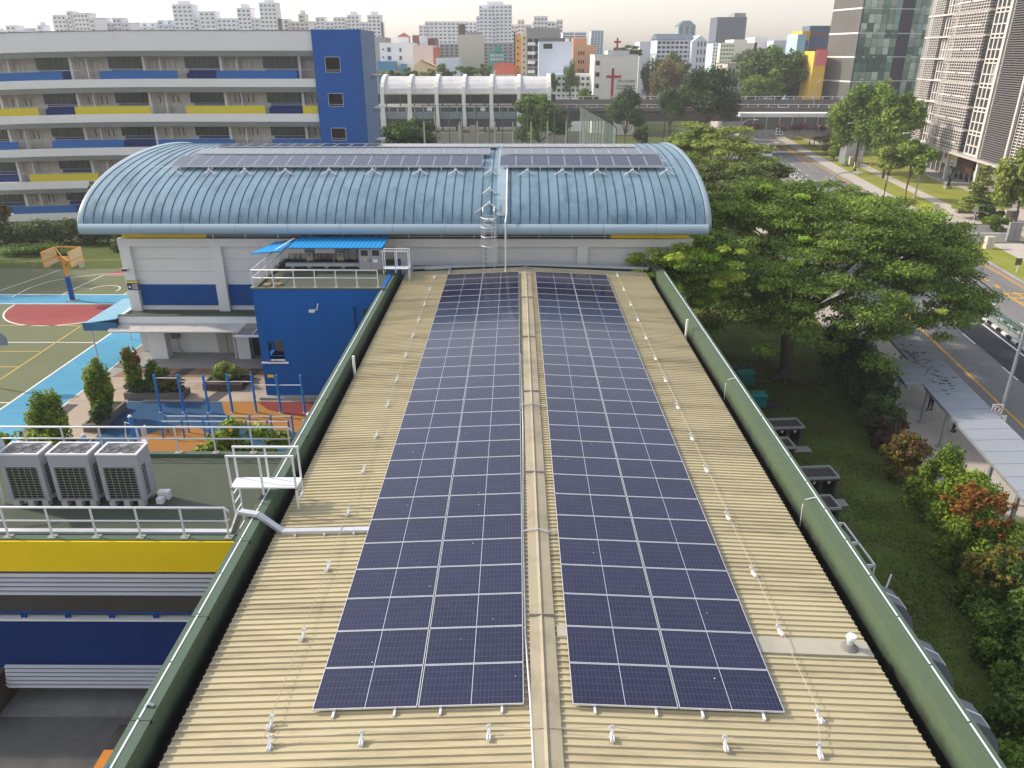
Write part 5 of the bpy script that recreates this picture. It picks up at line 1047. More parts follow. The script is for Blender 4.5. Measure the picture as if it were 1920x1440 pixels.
t, x0, x1, zt = block('bright yellow building with blue dome window behind the grey tower', 1505, 1520, 58, 262, 0, 0, (236,178,70), 10); MB().box(x0-2.6,x0,258,268,-4,zt-1).build('pale_blue_wing', wallmat((176,208,226),'pbw'), t); MB().box(x1,x1+7,263,270,-4,zt+1.5).build('slate_wing', wallmat((96,110,134),'slw'), t)
for k in range(3): MB().box(x1,x1+7,262.9,263,zt-1-k*4.2,zt-.6-k*4.2).build('orange_band', M('band_orange', S(206,110,60,.8)), t)
m = MB(); m.prism([(math.cos(a)*1.0,math.sin(a)*1.0) for a in [math.pi*k/10 for k in range(11)]]+[(-1,-2),(1,-2)],-.05,.05); o = m.build('dome_window', M('dome_blue', S(40,140,200,.8), .3), t, local=True); o.rotation_euler = (rad(90),0,0); o.location = (0,-5.1,zt+4-3.5); 
t, x0, x1, zt = block('yellow and pink slab beside the grey ribbed tower', 1528, 1552, 96, 225, 0, 0, (240,190,84), 8); MB().box(x0+.5,x1,224.8,225,zt-3.5,zt+.4).build('pink_top', wallmat((226,120,128),'pnk'), t)
block('grey shophouse rows seen between the trees behind the viaduct', 1366, 1405, 118, 250, 3, 5, (186,178,172), yb=185)
# tall sports net poles behind the hall
PG_ = M('pole_grey_green', S(110,122,116,.6), .5)
for k, px in enumerate((792,816,841,866,893,917,942,968,990,1015,1041,1066)):
    p = YP(px,197,88); t = MB().cyl(p.x,88,0,p.z,.06,8).build('net_pole', PG_, label=ORD[k]+' tall thin grey-green net pole from the left behind the hall', cat='pole', group='tall net poles')
for k, px in enumerate((795,862,895,928,962,996,1027,1062,1096)):
    p = YP(px,228,82); MB().cyl(p.x,82,0,p.z,.07,8).build('court_pole', M('pole_pale', S(176,178,176,.7), .5), label=ORD[k]+' shorter pale net pole from the left behind the hall', cat='pole', group='short net poles')
t = thing('safety_net', 'green safety net slanting on curved poles behind the hall', 'net', (11,84,0))
NM = bpy.data.materials.new('net_mesh'); NM.use_nodes = True; n_ = NM.node_tree; tr = n_.nodes.new('ShaderNodeBsdfTransparent'); mx = n_.nodes.new('ShaderNodeMixShader'); mx.inputs[0].default_value = .42; pb_ = n_.nodes['Principled BSDF']; pb_.inputs['Base Color'].default_value = (.16,.22,.19,1); pb_.inputs['Roughness'].default_value = .9
n_.links.new(tr.outputs[0], mx.inputs[1]); n_.links.new(pb_.outputs[0], mx.inputs[2]); n_.links.new(mx.outputs[0], n_.nodes['Material Output'].inputs[0])
A = YP(1088,200,104); B = YP(1156,240,76); m = MB()
for k in range(12):
    s0, s1 = k/12, (k+1)/12; f = lambda s_: (A.x+(B.x-A.x)*s_, 104-28*s_, A.z+(B.z-A.z)*s_)
    a_, b__ = f(s0), f(s1); m.poly([(a_[0],a_[1],0),(b__[0],b__[1],0),b__,a_])
    MB().tube([(b__[0],b__[1],0),(b__[0],b__[1],b__[2]),(b__[0]-.25,b__[1],b__[2]+.25)],.06,6).build('net_pole', PG_, t)
m.build('netting', NM, t, fix=False); MB().tube([A,B],.05,5).build('top_cable', PG_, t)
# ============================================================ right side: towers, street furniture
gt = thing('grey_glass_tower', 'tall grey ribbed tower with green reflecting glass face', 'building', (95,224,-4))
C0 = YP(1605,100,218); L0 = YP(1551,100,231); R0 = YP(1732,100,226); TOP = 52.
RBG = M('ribbed_grey', S(150,146,142,.68), .7, .1, .2, .3, stretch=(4,4,.15), bscale=3)
C2, L2, R2 = Vector((C0.x,218)), Vector((L0.x,231)), Vector((R0.x,226)); B2 = L2+(R2-C2)
MB().prism([tuple(C2),tuple(R2),tuple(B2),tuple(L2)],-4,TOP).build('core', M('tower_core', (.06,.075,.075), .5), gt)
dl = (L2-C2).normalized(); nl = Vector((dl.y,-dl.x)); nl = -nl if nl.x > 0 else nl; dr = (R2-C2).normalized(); nr = Vector((dr.y,-dr.x)); nr = -nr if nr.y > 0 else nr
LL = (L2-C2).length; LR = (R2-C2).length
lv = [YP(1606,p,218).z for p in (15,62,107,153)]; lv = [lv[3]-6.9*2, lv[3]-6.9]+lv[::-1]+[lv[0]+6.9*k for k in range(1,5)]
for k in range(len(lv)-1):
    z0, z1 = lv[k]+.15, lv[k+1]-.1
    m = MB(); n_ = 40
    for j in range(n_):
        a = C2+dl*(LL*j/n_); b_ = C2+dl*(LL*(j+.62)/n_); m.prism([tuple(a),tuple(b_),tuple(b_+nl*.28),tuple(a+nl*.28)],z0,z1)
    m.prism([tuple(C2),tuple(L2),tuple(L2+nl*.12),tuple(C2+nl*.12)],z0,z1)
    m.build('ribbed_cladding', RBG, gt, kind='stuff')
    a, b_ = C2+nl*.35, L2+nl*.35; MB().prism([tuple(C2),tuple(L2),tuple(b_),tuple(a)],z1-.1,z1+.3).build('floor_line', WHITE, gt)
    a, b_ = C2+nr*.2, R2+nr*.2; MB().prism([tuple(C2),tuple(R2),tuple(b_),tuple(a)],z1-.05,z1+.25).build('floor_line', M('mullion_pale', (.5,.52,.5), .4), gt)
PANE = [M('pane_green', (.08,.14,.12), .06, .3, .3, spec=.9, metal=.35), M('pane_bright', (.28,.34,.30), .12, .25, .3, spec=.9, metal=.3), M('pane_teal', (.09,.18,.16), .08, .3, .3, spec=.9, metal=.35)]
q = MB(); pw = LR/11; q.box(-pw/2+.06,pw/2-.06,-.05,.05,0,2.05); pmesh = []
for mm in PANE: o = q.build('glass_pane', mm); pmesh.append(o.data); q = MB(); q.box(-pw/2+.06,pw/2-.06,-.05,.05,0,2.05); bpy.data.objects.remove(o)
random.seed(11); az_ = math.atan2(dr.y, dr.x)
for k in range(len(lv)-1):
    for c_ in range(11):
        if c_ in (6,7): continue
        for r_ in range(3):
            o = bpy.data.objects.new('glass_pane', pmesh[random.choice((0,0,1,1,2))]); col.objects.link(o); o.parent = gt; p = C2+dr*(pw*(c_+.5))+nr*.12
            o.location = Vector((p.x,p.y,lv[k]+.3+r_*2.15))-Vector(gt.location); o.rotation_euler = (random.uniform(-.05,.05),0,az_+random.uniform(-.04,.04))
    m = MB()
    for j in range(14): p = C2+dr*(pw*6+pw*2*(j+.3)/14); p2 = p+dr*.12; m.prism([tuple(p),tuple(p2),tuple(p2+nr*.3),tuple(p+nr*.3)],lv[k]+.25,lv[k+1]-.1)
    m.build('louvre_fins', M('fin_mauve', S(112,104,120,.6), .6), gt, kind='stuff')
# white screened office building parallel to the street
wt = thing('white_screen_building', 'white office block covered in horizontal sunshade slats beside the street', 'building', (82,146,-4))
def fp(Y, out, z): return (60.5+.14*Y-out, Y+.14*out, z)
YF, YN, ZT, ZS = 170., 104., 44., 1.7
cor = MB(); cor.hexa([fp(YN,0,ZS),fp(YN,-20,ZS),fp(YF,-20,ZS),fp(YF,0,ZS),fp(YN,0,ZT),fp(YN,-20,ZT),fp(YF,-20,ZT),fp(YF,0,ZT)]); cor.build('core_wall', M('office_glass_dark', (.045,.05,.06), .15, .5, .15, spec=.7), wt)
OW = M('office_white', S(224,216,210,.8), .55, .05, .3); OG = M('office_grey_slat', S(130,126,126,.65), .6, .06)
sf = MB(); sf.hexa([fp(YN,1.6,ZS-.35),fp(YN,-20,ZS-.35),fp(YF+1,-20,ZS-.35),fp(YF+1,1.6,ZS-.35),fp(YN,1.6,ZS-.003),fp(YN,-20,ZS-.003),fp(YF+1,-20,ZS-.003),fp(YF+1,1.6,ZS-.003)]); sf.build('soffit_slab', M('soffit_pale', S(206,200,194,.75)), wt)
gl = MB(); gl.hexa([fp(YN,-3,-4),fp(YN,-20,-4),fp(YF-2,-20,-4),fp(YF-2,-3,-4),fp(YN,-3,ZS-.36),fp(YN,-20,ZS-.36),fp(YF-2,-20,ZS-.36),fp(YF-2,-3,ZS-.36)]); gl.build('ground_floor_glazing', GLASS, wt)
for k in range(26): Y = YN+4+k*2.4; MB().bar(fp(Y,-2.9,-4),fp(Y,-2.9,ZS-.36),.18,.18).build('ground_mullion', OW, wt, fix=False)
for Y in (120,133,146,158,168): MB().bar(fp(Y,.6,-4),fp(Y,.6,ZS-.36),.5,.5).build('column', OW, wt)
FH = 3.85; nfl = 11
def slats(name, ya, yb, out, step, z0, z1, mat, t_=.1, dep=.35):
    m = MB(); z = z0
    while z < z1: m.hexa([fp(ya,out+dep,z),fp(ya,out,z),fp(yb,out,z),fp(yb,out+dep,z),fp(ya,out+dep,z+t_),fp(ya,out,z+t_),fp(yb,out,z+t_),fp(yb,out+dep,z+t_)]); z += step
    m.build(name, mat, wt, kind='stuff', fix=False)
def vbars(name, ya, yb, n_, out, z0, z1, mat, wd=.1):
    m = MB()
    for k in range(n_+1): Y = ya+(yb-ya)*k/n_; m.bar(fp(Y,out,z0),fp(Y,out,z1),wd,wd)
    m.build(name, mat, wt, kind='stuff', fix=False)
random.seed(3)
slats('sunshade_slats', 162.6, 170, .5, .42, ZS+.2, ZT, OW, .13); vbars('screen_bars', 162.6, 170, 8, .95, ZS, ZT, OW)
slats('sunshade_slats', 141.3, 156.3, .9, .48, ZS+.2, ZT, OW, .15); vbars('screen_bars', 141.3, 156.3, 14, 1.35, ZS, ZT, OW, .1)
for k in range(nfl):
    z = ZS+k*FH
    for ya, yb in ((142.6,148.4),(149.4,155.2)):
        m = MB(); m.hexa([fp(ya,1.42,z+1.5),fp(ya,1.3,z+1.5),fp(yb,1.3,z+1.5),fp(yb,1.42,z+1.5),fp(ya,1.42,z+1.78),fp(ya,1.3,z+1.78),fp(yb,1.3,z+1.78),fp(yb,1.42,z+1.78)])
        m.build('sun_shelf', OW, wt)
    m = MB(); m.hexa([fp(141,1.1,z-.12),fp(141,0,z-.12),fp(170,0,z-.12),fp(170,1.1,z-.12),fp(141,1.1,z+.14),fp(141,0,z+.14),fp(170,0,z+.14),fp(170,1.1,z+.14)]); m.build('floor_edge', OW, wt)
    for ya, yb in ((134.2,140.8),(156.8,162.2)):
        w0 = MB(); 
        for (a, b_) in ((z+.0,z+.22),(z+1.5,z+1.68),(z+3.25,z+3.45)): w0.hexa([fp(ya,.35,a),fp(ya,.02,a),fp(yb,.02,a),fp(yb,.35,a),fp(ya,.35,b_),fp(ya,.02,b_),fp(yb,.02,b_),fp(yb,.35,b_)])
        nn = 4
        for j in range(nn+1): Y = ya+(yb-ya)*j/nn; w0.bar(fp(Y,.2,z+.0),fp(Y,.2,z+FH),.2,.3)
        fr = w0.build('window', OW, wt, fix=False)
        for j in range(nn):
            y_a, y_b = ya+(yb-ya)*(j+.12)/nn, ya+(yb-ya)*(j+.88)/nn; lit = random.random() < .22
            p = MB(); p.hexa([fp(y_a,.1,z+.24),fp(y_a,.03,z+.24),fp(y_b,.03,z+.24),fp(y_b,.1,z+.24),fp(y_a,.1,z+3.24),fp(y_a,.03,z+3.24),fp(y_b,.03,z+3.24),fp(y_b,.1,z+3.24)]); p.build('pane', M('pane_blind', S(176,178,180,.7), .4) if lit else GLASS, fr, fix=False)
slats('grey_slats', 124.3, 133.2, .5, .34, ZS+.1, ZT, OG, .16, .4); slats('grey_slats', 104, 122.8, .3, .45, ZS+.1, ZT, OW, .14)
vbars('white_edge', 133.5, 133.5+.01, 1, .9, ZS-.2, ZT, OW, .35); vbars('white_edge', 123.6, 123.61, 1, .9, ZS-.2, ZT, OW, .4); vbars('screen_bars', 104, 122.8, 14, .75, ZS, ZT, OW, .1)
mm_ = MB(); mm_.hexa([fp(124.4,.46,ZS),fp(124.4,.3,ZS),fp(133.2,.3,ZS),fp(133.2,.46,ZS),fp(124.4,.46,ZT),fp(124.4,.3,ZT),fp(133.2,.3,ZT),fp(133.2,.46,ZT)]); mm_.build('slat_backing', M('slat_backing', S(110,106,108,.5), .7), wt)
mm_ = MB(); mm_.hexa([fp(112,-1.0,-4),fp(112,-3,-4),fp(132,-3,-4),fp(132,-1.0,-4),fp(112,-1.0,ZS-.4),fp(112,-3,ZS-.4),fp(132,-3,ZS-.4),fp(132,-1.0,ZS-.4)]); mm_.build('grey_ground_wall', M('ground_wall_grey', S(150,146,142,.65), .7), wt)
az_f = math.atan2(1, .14)
def fsign(label, ya, yb, z0, z1, mat, out=-1.6):
    t = thing('shop_sign', label, 'sign', fp((ya+yb)/2,out,z0)); p = MB(); p.hexa([fp(ya,out+.15,z0),fp(ya,out,z0),fp(yb,out,z0),fp(yb,out+.15,z0),fp(ya,out+.15,z1),fp(ya,out,z1),fp(yb,out,z1),fp(yb,out+.15,z1)]); p.build('panel', mat, t); return t
t = fsign('large white sign with red W at the foot of the white office block', 147.5, 154.6, -1.5, .9, WHITE)
rotf = (rad(90),0,math.atan2(-1,-.14)); text('W', 'lettering', M('sign_red', S(178,40,44,.8)), t, fp(153.6,-1.42,-.7), 1.6, rotf)
p = MB(); p.prism([(math.cos(a)*.55,math.sin(a)*.55) for a in [math.pi*k/8 for k in range(16)]],-.03,.03); o = p.build('emblem', YELL, t, local=True); o.rotation_euler = rotf; o.location = Vector(fp(149.3,-1.43,0))-Vector(t.location)
m = MB(); m.bar(fp(148.6,-1.43,-1.1),fp(150.4,-1.43,-1.1),.04,.12); m.build('text_line', INK, t)
t = fsign('brown sign panel right of the white W sign', 140.2, 147.2, -1.9, .3, M('sign_brown', S(86,58,46,.7), .6))
m = MB(); m.bar(fp(143,-1.43,-.8),fp(145,-1.43,-.8),.05,.5); m.build('emblem', M('sign_dim', S(120,84,66,.7)), t)
t = thing('round_sign', 'round blue and white sign beside the brown sign panel', 'sign', fp(138.6,-1.5,-1.6)); p = MB(); p.prism([(math.cos(a)*.6,math.sin(a)*.6) for a in [math.pi*k/10 for k in range(20)]],-.05,.05); o = p.build('disc', WHITE, t, local=True); o.rotation_euler = rotf
p = MB(); p.prism([(math.cos(a)*.42,math.sin(a)*.42) for a in [math.pi*k/10 for k in range(20)]],.051,.07); o = p.build('blue_centre', M('sign_blue', S(40,80,150,.8)), t, local=True); o.rotation_euler = rotf
m = MB(); m.hexa([fp(141,1.5,-4),fp(141,-2,-4),fp(155,-2,-4),fp(155,1.5,-4),fp(141,1.5,-3.5),fp(141,-2,-3.5),fp(155,-2,-3.5),fp(155,1.5,-3.5)]); m.build('entrance_steps', CONC, wt)
# statue, utility boxes, panels
t = thing('statue', 'slim dark green standing sculpture outside the white office block', 'statue', (RX(57.5,138),138,-3.96)); SB = M('bronze_dark', (.03,.05,.05), .4, .3)
MB().box(-.5,.5,-.5,.5,0,.4).build('plinth', CONC, t, local=True); MB().tube([(0,0,.4),(.1,0,1.4),(-.05,.05,2.4),(.1,.1,3.1),(.3,.2,3.6)],.32,8,.18).tube([(0,0,2.4),(.5,.1,3.0),(.55,.1,3.6)],.12,6).build('figure', SB, t, local=True, smooth=True)
def ubox(label, x, y, w_, d, h, mat, name='utility_box'):
    t = thing(name, label, 'utility box', (x,y,-3.95)); MB().box(-w_/2,w_/2,-d/2,d/2,0,h).build('casing', mat, t, local=True); MB().box(-w_/2-.04,w_/2+.04,-d/2-.04,d/2+.04,h,h+.06).build('lid', mat, t, local=True); MB().box(-.01,.01,-d/2-.012,-d/2,.1,h-.1).build('door_gap', DARK, t, local=True)
UW = M('box_cream', S(222,212,196,.8), .6, .05)
ubox('white utility box on the sunlit grass island', 58.0,92.3,.95,.7,1.45,UW)
a = GP(1594,312,-4); ubox('left of two pale stone posts beside the hedge across the street', a.x,a.y,.8,.6,1.9,UW,'stone_post'); a = GP(1605,315,-4); ubox('right of two pale stone posts beside the hedge across the street', a.x,a.y,.8,.6,1.9,UW,'stone_post')
a = GP(1897,452,-4); ubox('grey slab panel standing at the right edge of the forecourt', a.x,a.y,1.6,.4,2.3,M('box_grey', S(170,168,164,.7)),'slab_panel')
t = thing('planter_drum', 'large dark grey cylindrical planter near the right edge', 'planter', (*GP(1893,422,-4).xy,-3.95)); MB().cyl(0,0,0,2.0,.75,18).build('drum', M('drum_grey', S(104,98,94,.6), .7), t, local=True); MB().cyl(0,0,2.0,2.06,.8,18).build('rim', CONC, t, local=True)
t = thing('low_wall', 'low brown-grey wall beside the pale crossing path', 'wall', (*GP(1812,400,-4).xy,-3.95)); MB().box(-1.6,2.4,-.4,.4,0,.9).build('wall_body', M('lowwall', S(150,134,122,.7), .8), t, local=True); MB().box(-1.7,2.5,-.5,.5,.9,1.0).build('coping', CONC, t, local=True)
p = GP(1597,312,-4); a = YP(1597,258,172); t = thing('clad_column', 'white panel clad square column building beside the street trees', 'column', (73.2,172,-4))
for z in range(4):
    for k in range(2): MB().box(-2.0+k*2.02,-.02+k*2.02,-1.6,-1.5,.0+z*1.95,1.9+z*1.95).build('cladding_panel', M('clad_white', S(220,222,228,.78), .45), t, local=True)
MB().box(-2,2.02,-1.49,1.5,0,7.75).build('core', M('clad_core', S(150,154,160,.7)), t, local=True)
t = thing('traffic_cone', 'orange traffic cone on the far footpath', 'traffic cone', (*GP(1633,311,-4).xy,-3.92)); MB().cyl(0,0,.05,.8,.28,10,.06).build('cone', OR, t, local=True); MB().box(-.3,.3,-.3,.3,0,.05).build('base', OR, t, local=True)
for i, px in enumerate((1517,1526,1536,1548)):
    a = GP(px,272-i*1,-4); t = MB().cyl(a.x,a.y,-4,-2.9,.14,8).build('bollard', M('bollard_dark', (.06,.06,.065), .5), label=ORD[i]+' dark bollard from the left on the far footpath by the bridge', cat='bollard', group='bollards under the bridge')
# street lamps
LP = M('lamp_pole_grey', S(176,180,184,.75), .4, .05, metal=.3)
def lamp(label, x, y, h, arm, z0=-3.93):
    t = thing('street_lamp', label, 'street lamp', (x,y,z0)); s_ = 1 if arm > 0 else -1
    MB().tube([(0,0,0),(0,0,h-1.2)],.11,10,.08).build('pole', LP, t, local=True)
    MB().tube([(0,0,h-1.2),(s_*.25,0,h-.5),(s_*.9,0,h-.05),(arm*.6,0,h+.08),(arm,0,h+.1)],.07,8,.045).build('arm', LP, t, local=True, smooth=True)
    MB().hexa([(arm-s_*.1,-.14,h+.04),(arm+s_*.85,-.14,h+.02),(arm+s_*.85,.14,h+.02),(arm-s_*.1,.14,h+.04),(arm-s_*.1,-.1,h+.17),(arm+s_*.8,-.1,h+.12),(arm+s_*.8,.1,h+.12),(arm-s_*.1,.1,h+.17)]).build('lamp_head', WHITE, t, local=True); MB().box(-.25,.25,-.25,.25,0,.15).build('base', CONC, t, local=True)
    return t
lamp('tall grey street lamp with two warning signs at the right edge', 29.04, 41.0, 11.5, 3.2)
lamp('street lamp on the near kerb rising behind the big tree', RX(23.2,88), 88, 9.6, 2.6); lamp('curved street lamp on the near kerb beside the white van', RX(23.2,133), 133, 8.2, 1.6); lamp('street lamp on the near kerb just before the bridge', RX(23.2,163), 163, 9.6, 2.4)
a = GP(1610,328,-4); lamp('street lamp on the far verge beside the clad column', a.x, a.y, 9.6, -3.0); a = GP(1715,372,-4); lamp('street lamp on the far verge in front of the round trees', a.x, a.y, 10.2, -3.2)
lamp('twin-headed viaduct lamp left of the grey tower', 75.5, 205, 7, 1.2, 4.9); lamp('viaduct lamp nearest the grey tower', 85.6, 205, 7.2, .8, 4.9)
# signs on the lamp
t = thing('no_crossing_sign', 'white square sign with red ring and slash on the street lamp', 'sign', (28.62,40.82,-1.35)); MB().box(-.33,.33,-.02,.02,-.33,.33).build('plate', WHITE, t, local=True); SRD = M('sign_red', S(178,40,44,.8))
m = MB(); n = 24
for k in range(n):
    a, b_ = 2*math.pi*k/n, 2*math.pi*(k+1)/n; m.poly([(.27*math.cos(a),-.024,.27*math.sin(a)),(.27*math.cos(b_),-.024,.27*math.sin(b_)),(.215*math.cos(b_),-.024,.215*math.sin(b_)),(.215*math.cos(a),-.024,.215*math.sin(a))])
m.poly([(-.18,-.024,-.15),(-.15,-.024,-.18),(.18,-.024,.15),(.15,-.024,.18)]); m.build('red_ring', SRD, t, local=True, fix=False)
m = MB(); m.poly([(-.03,-.022,-.14),(.03,-.022,-.14),(.05,-.022,.05),(.02,-.022,.14),(-.02,-.022,.14),(-.05,-.022,.05)]); m.build('walking_figure', INK, t, local=True, fix=False)
MB().box(-.02,.18,-.1,-.03,-.52,-.4).build('amber_lamp', OR, t, local=True)
t = thing('warning_sign', 'white square sign with red hazard triangle below it on the street lamp', 'sign', (28.98,40.8,-2.05)); MB().box(-.33,.33,-.02,.02,-.3,.3).build('plate', WHITE, t, local=True)
m = MB(); T1, T2 = [(-.28,-.22),(.28,-.22),(0,.25)], [(-.19,-.165),(.19,-.165),(0,.15)]
for k in range(3): j = (k+1) % 3; m.poly([(T1[k][0],-.024,T1[k][1]),(T1[j][0],-.024,T1[j][1]),(T2[j][0],-.024,T2[j][1]),(T2[k][0],-.024,T2[k][1])])
m.build('red_triangle', SRD, t, local=True, fix=False); text('4.5m', 'lettering', INK, t, (28.88,40.775,-2.15), .09, ext=.002)
MB().box(-.03,.03,-.022,-.0221,0,.06).build('arrow', INK, t, local=True)
# direction signs among the foliage and small posts
a = YP(1636,592,60); t = thing('direction_sign', 'green road direction sign half hidden in the big tree', 'sign', (a.x,60,-3.9)); MB().box(-1.1,1.1,-.04,.04,a.z+3.4,a.z+4.8).build('panel', M('sign_green', S(20,130,84,.8), .5), t, local=True); MB().cyl(-.7,0.1,0,a.z+4.6,.06,8).cyl(.7,.1,0,a.z+4.6,.06,8).build('post', METAL, t, local=True); MB().box(-.8,.5,-.05,-.04,a.z+4.1,a.z+4.2).build('text_line', WHITE, t, local=True)
for px, py, h, label in ((1808,512,2.6,'thin pole sign at the corner of the grass island'),(1822,428,2.9,'white double sign on a thin pole by the crossing'),(1752,412,2.2,'short pole sign on the far green verge'),(1905,512,1.6,'dark square sign board on the grass at the right edge')):
    g = GP(px,py,-4); t = thing('small_sign', label, 'sign', (g.x,g.y,-3.94)); MB().cyl(0,0,0,h,.045,8).build('post', ALU, t, local=True); MB().box(-.42,.3,-.06,-.03,h-.75,h).build('plate', M('sign_dark', S(112,122,84,.6)) if 'dark' in label else UW, t, local=True)
# covered walkway
cw = thing('covered_walkway', 'covered walkway with pale flat roof panels along the footpath', 'walkway shelter', (25.5,40,-3.93))
WR = M('walkway_roof', S(186,192,202,.6), .5, .08, .5, dirt=.45, dirtcol=(.32,.33,.36), dscale=.5)
y = 24.; edges = []
while y < 62:
    y1 = y+1.32; u0 = 20.0
    if 44.6 < y < 48.5: u0 = 18.9
    if y >= 48.5: u0 = 20.5
    b_ = MB(); z = -1.62
    P = lambda u, yy, zz: (RX(u,yy),yy,zz)
    b_.hexa([P(u0,y,z),P(22.75,y,z+.06),P(22.75,y1-.035,z+.06),P(u0,y1-.035,z),P(u0,y,z+.09),P(22.75,y,z+.15),P(22.75,y1-.035,z+.15),P(u0,y1-.035,z+.09)]); b_.build('roof_panel', WR, cw)
    y = y1
for ya, yb, u in ((24,44.6,20.06),(44.6,48.6,18.96),(48.6,62,20.56),(24,62,22.6)): MB().bar((RX(u,ya),ya,-1.68),(RX(u,yb),yb,-1.68 if u < 22 else -1.62),.12,.12).build('edge_beam', LP, cw)
for yy, u in ((28.3,20.15),(31.9,20.15),(34.9,20.15),(40.9,20.1),(44.2,20.1),(46.2,19.05),(51,20.7),(57,20.7)): MB().bar((RX(u,yy),yy,-3.94),(RX(u,yy),yy,-1.7),.16,.16).build('post', LP, cw); MB().box(RX(u,yy)-.2,RX(u,yy)+.2,yy-.2,yy+.2,-3.93,-3.88).build('post_base', CONC, cw)
random.seed(5); m = MB()
for k in range(90):
    yy = random.gauss(47.5,2.6); u = random.gauss(20.9,.6)
    if 43 < yy < 56 and 20.6 < u < 22.5: L_ = random.uniform(.05,.22); a = random.gauss(0,.5); zz = -1.53+.06*(u-20)/2.75; x = RX(u,yy); m.hexa([(x-L_*math.cos(a),yy-L_*math.sin(a)-.02,zz),(x+L_*math.cos(a),yy+L_*math.sin(a)-.02,zz),(x+L_*math.cos(a),yy+L_*math.sin(a)+.03,zz),(x-L_*math.cos(a),yy-L_*math.sin(a)+.03,zz),(x-L_*math.cos(a),yy-L_*math.sin(a)-.02,zz+.03),(x+L_*math.cos(a),yy+L_*math.sin(a)-.02,zz+.03),(x+L_*math.cos(a),yy+L_*math.sin(a)+.03,zz+.03),(x-L_*math.cos(a),yy-L_*math.sin(a)+.03,zz+.03)])
m.build('leaf_litter', M('litter_dark', (.05,.045,.04), .9, .4), kind='stuff', label='dark fallen twigs and leaves scattered on the walkway roof', cat='leaf litter', fix=False)
fpo = bpy.data.objects['footpath']
for u, yy in ((19.4,45.5),(20.6,40.0),(20.9,36.6),(19.3,47.6)): slab_ = MB(); slab(slab_, u, u+1.0, yy, yy+1.1, -3.95, -3.915); slab_.build('inspection_cover', M('cover_grey', (.5,.49,.47), .8, .1, 2), fpo, local=True)
t = thing('park_bench', 'weathered slatted bench beside the covered walkway', 'bench', (RX(18.3,45.3),45.3,-3.93), rad(8))
for k in range(3): MB().box(-.28+k*.18,-.14+k*.18,-.8,.8,.42,.46).build('slat', CONC, t, local=True)
for yy in (-.6,.6): MB().box(-.25,.25,yy-.05,yy+.05,0,.42).build('leg', METAL, t, local=True)
# barbecue pits on the lawn beside the building
PITM = M('pit_concrete', S(96,92,86,.6), .9, .25, 1.5, .4, dirt=.6, dirtcol=(.05,.05,.045), dscale=2)
labs = ('farthest concrete barbecue pit, nearest the big tree','second concrete barbecue pit half hidden by the right parapet','third concrete barbecue pit beside the orange shrubs','nearest concrete barbecue pit behind the white frame')
for (x, y), lab in zip(((16.6,41.9),(15.2,39.3),(16.4,35.9),(15.3,32.9)), labs):
    t = thing('barbecue_pit', lab, 'barbecue pit', (x,y,-4.03), rad(4), 'barbecue pits on the lawn'); w_, d = 2.0, 1.3
    MB().box(-w_/2,w_/2,-d/2,d/2,1.0,1.1).build('top_slab', PITM, t, local=True)
    for q in ((-w_/2,w_/2,-d/2,-d/2+.1),(-w_/2,w_/2,d/2-.1,d/2),(-w_/2,-w_/2+.1,-d/2+.1,d/2-.1),(w_/2-.1,w_/2,-d/2+.1,d/2-.1)): MB().box(*q,1.101,1.22).build('rim', CONC, t, local=True)
    for xx in (-w_/2+.05,-.08,w_/2-.23): MB().box(xx,xx+.18,-d/2+.1,d/2-.05,0,1.0).build('support', PITM, t, local=True)
    MB().box(-w_/2+.05,w_/2-.05,d/2-.15,d/2-.02,.2,1.0).build('back_panel', PITM, t, local=True); MB().box(-.3,1.2,-d/2-1.0,-d/2-.3,0,.05).build('ground_slab', CONC, t, local=True)
    for xx in (-.45,.35): MB().box(xx,xx+.14,-d/2+.02,-d/2+.1,.84,.98).build('bracket', UW, t, local=True)
TL = M('teal_bin', S(30,128,118,.75), .5, .1)
for px, py, lab in ((1396,720,'teal litter bin beside the big tree roots'),(1418,762,'teal litter bin half hidden by the right parapet')):
    g = GP(px,py,-4); t = thing('litter_bin', lab, 'litter bin', (g.x,g.y,-4.04)); MB().box(-.55,.55,-.4,.4,.1,.95).build('body', TL, t, local=True); MB().hexa([(-.6,-.45,.95),(.6,-.45,.95),(.6,.45,.95),(-.6,.45,.95),(-.5,-.3,1.1),(.5,-.3,1.1),(.5,.3,1.1),(-.5,.3,1.1)]).build('lid', M('teal_lid', S(40,150,140,.75), .5), t, local=True)
    for xx in (-.4,.4): MB().cyl(xx,-.3,0,.12,.08,8).build('wheel', BLACK, t, local=True)
for px, py, lab in ((1386,687,'flat concrete inspection slab on the shaded lawn behind the bins'),(1443,758,'flat concrete inspection slab on the shaded lawn near the roots')):
    g = GP(px,py,-4); MB().obox((g.x,g.y,-4.06),1.6,1.1,.12,.1).build('inspection_slab', PITM, label=lab, cat='concrete slab')
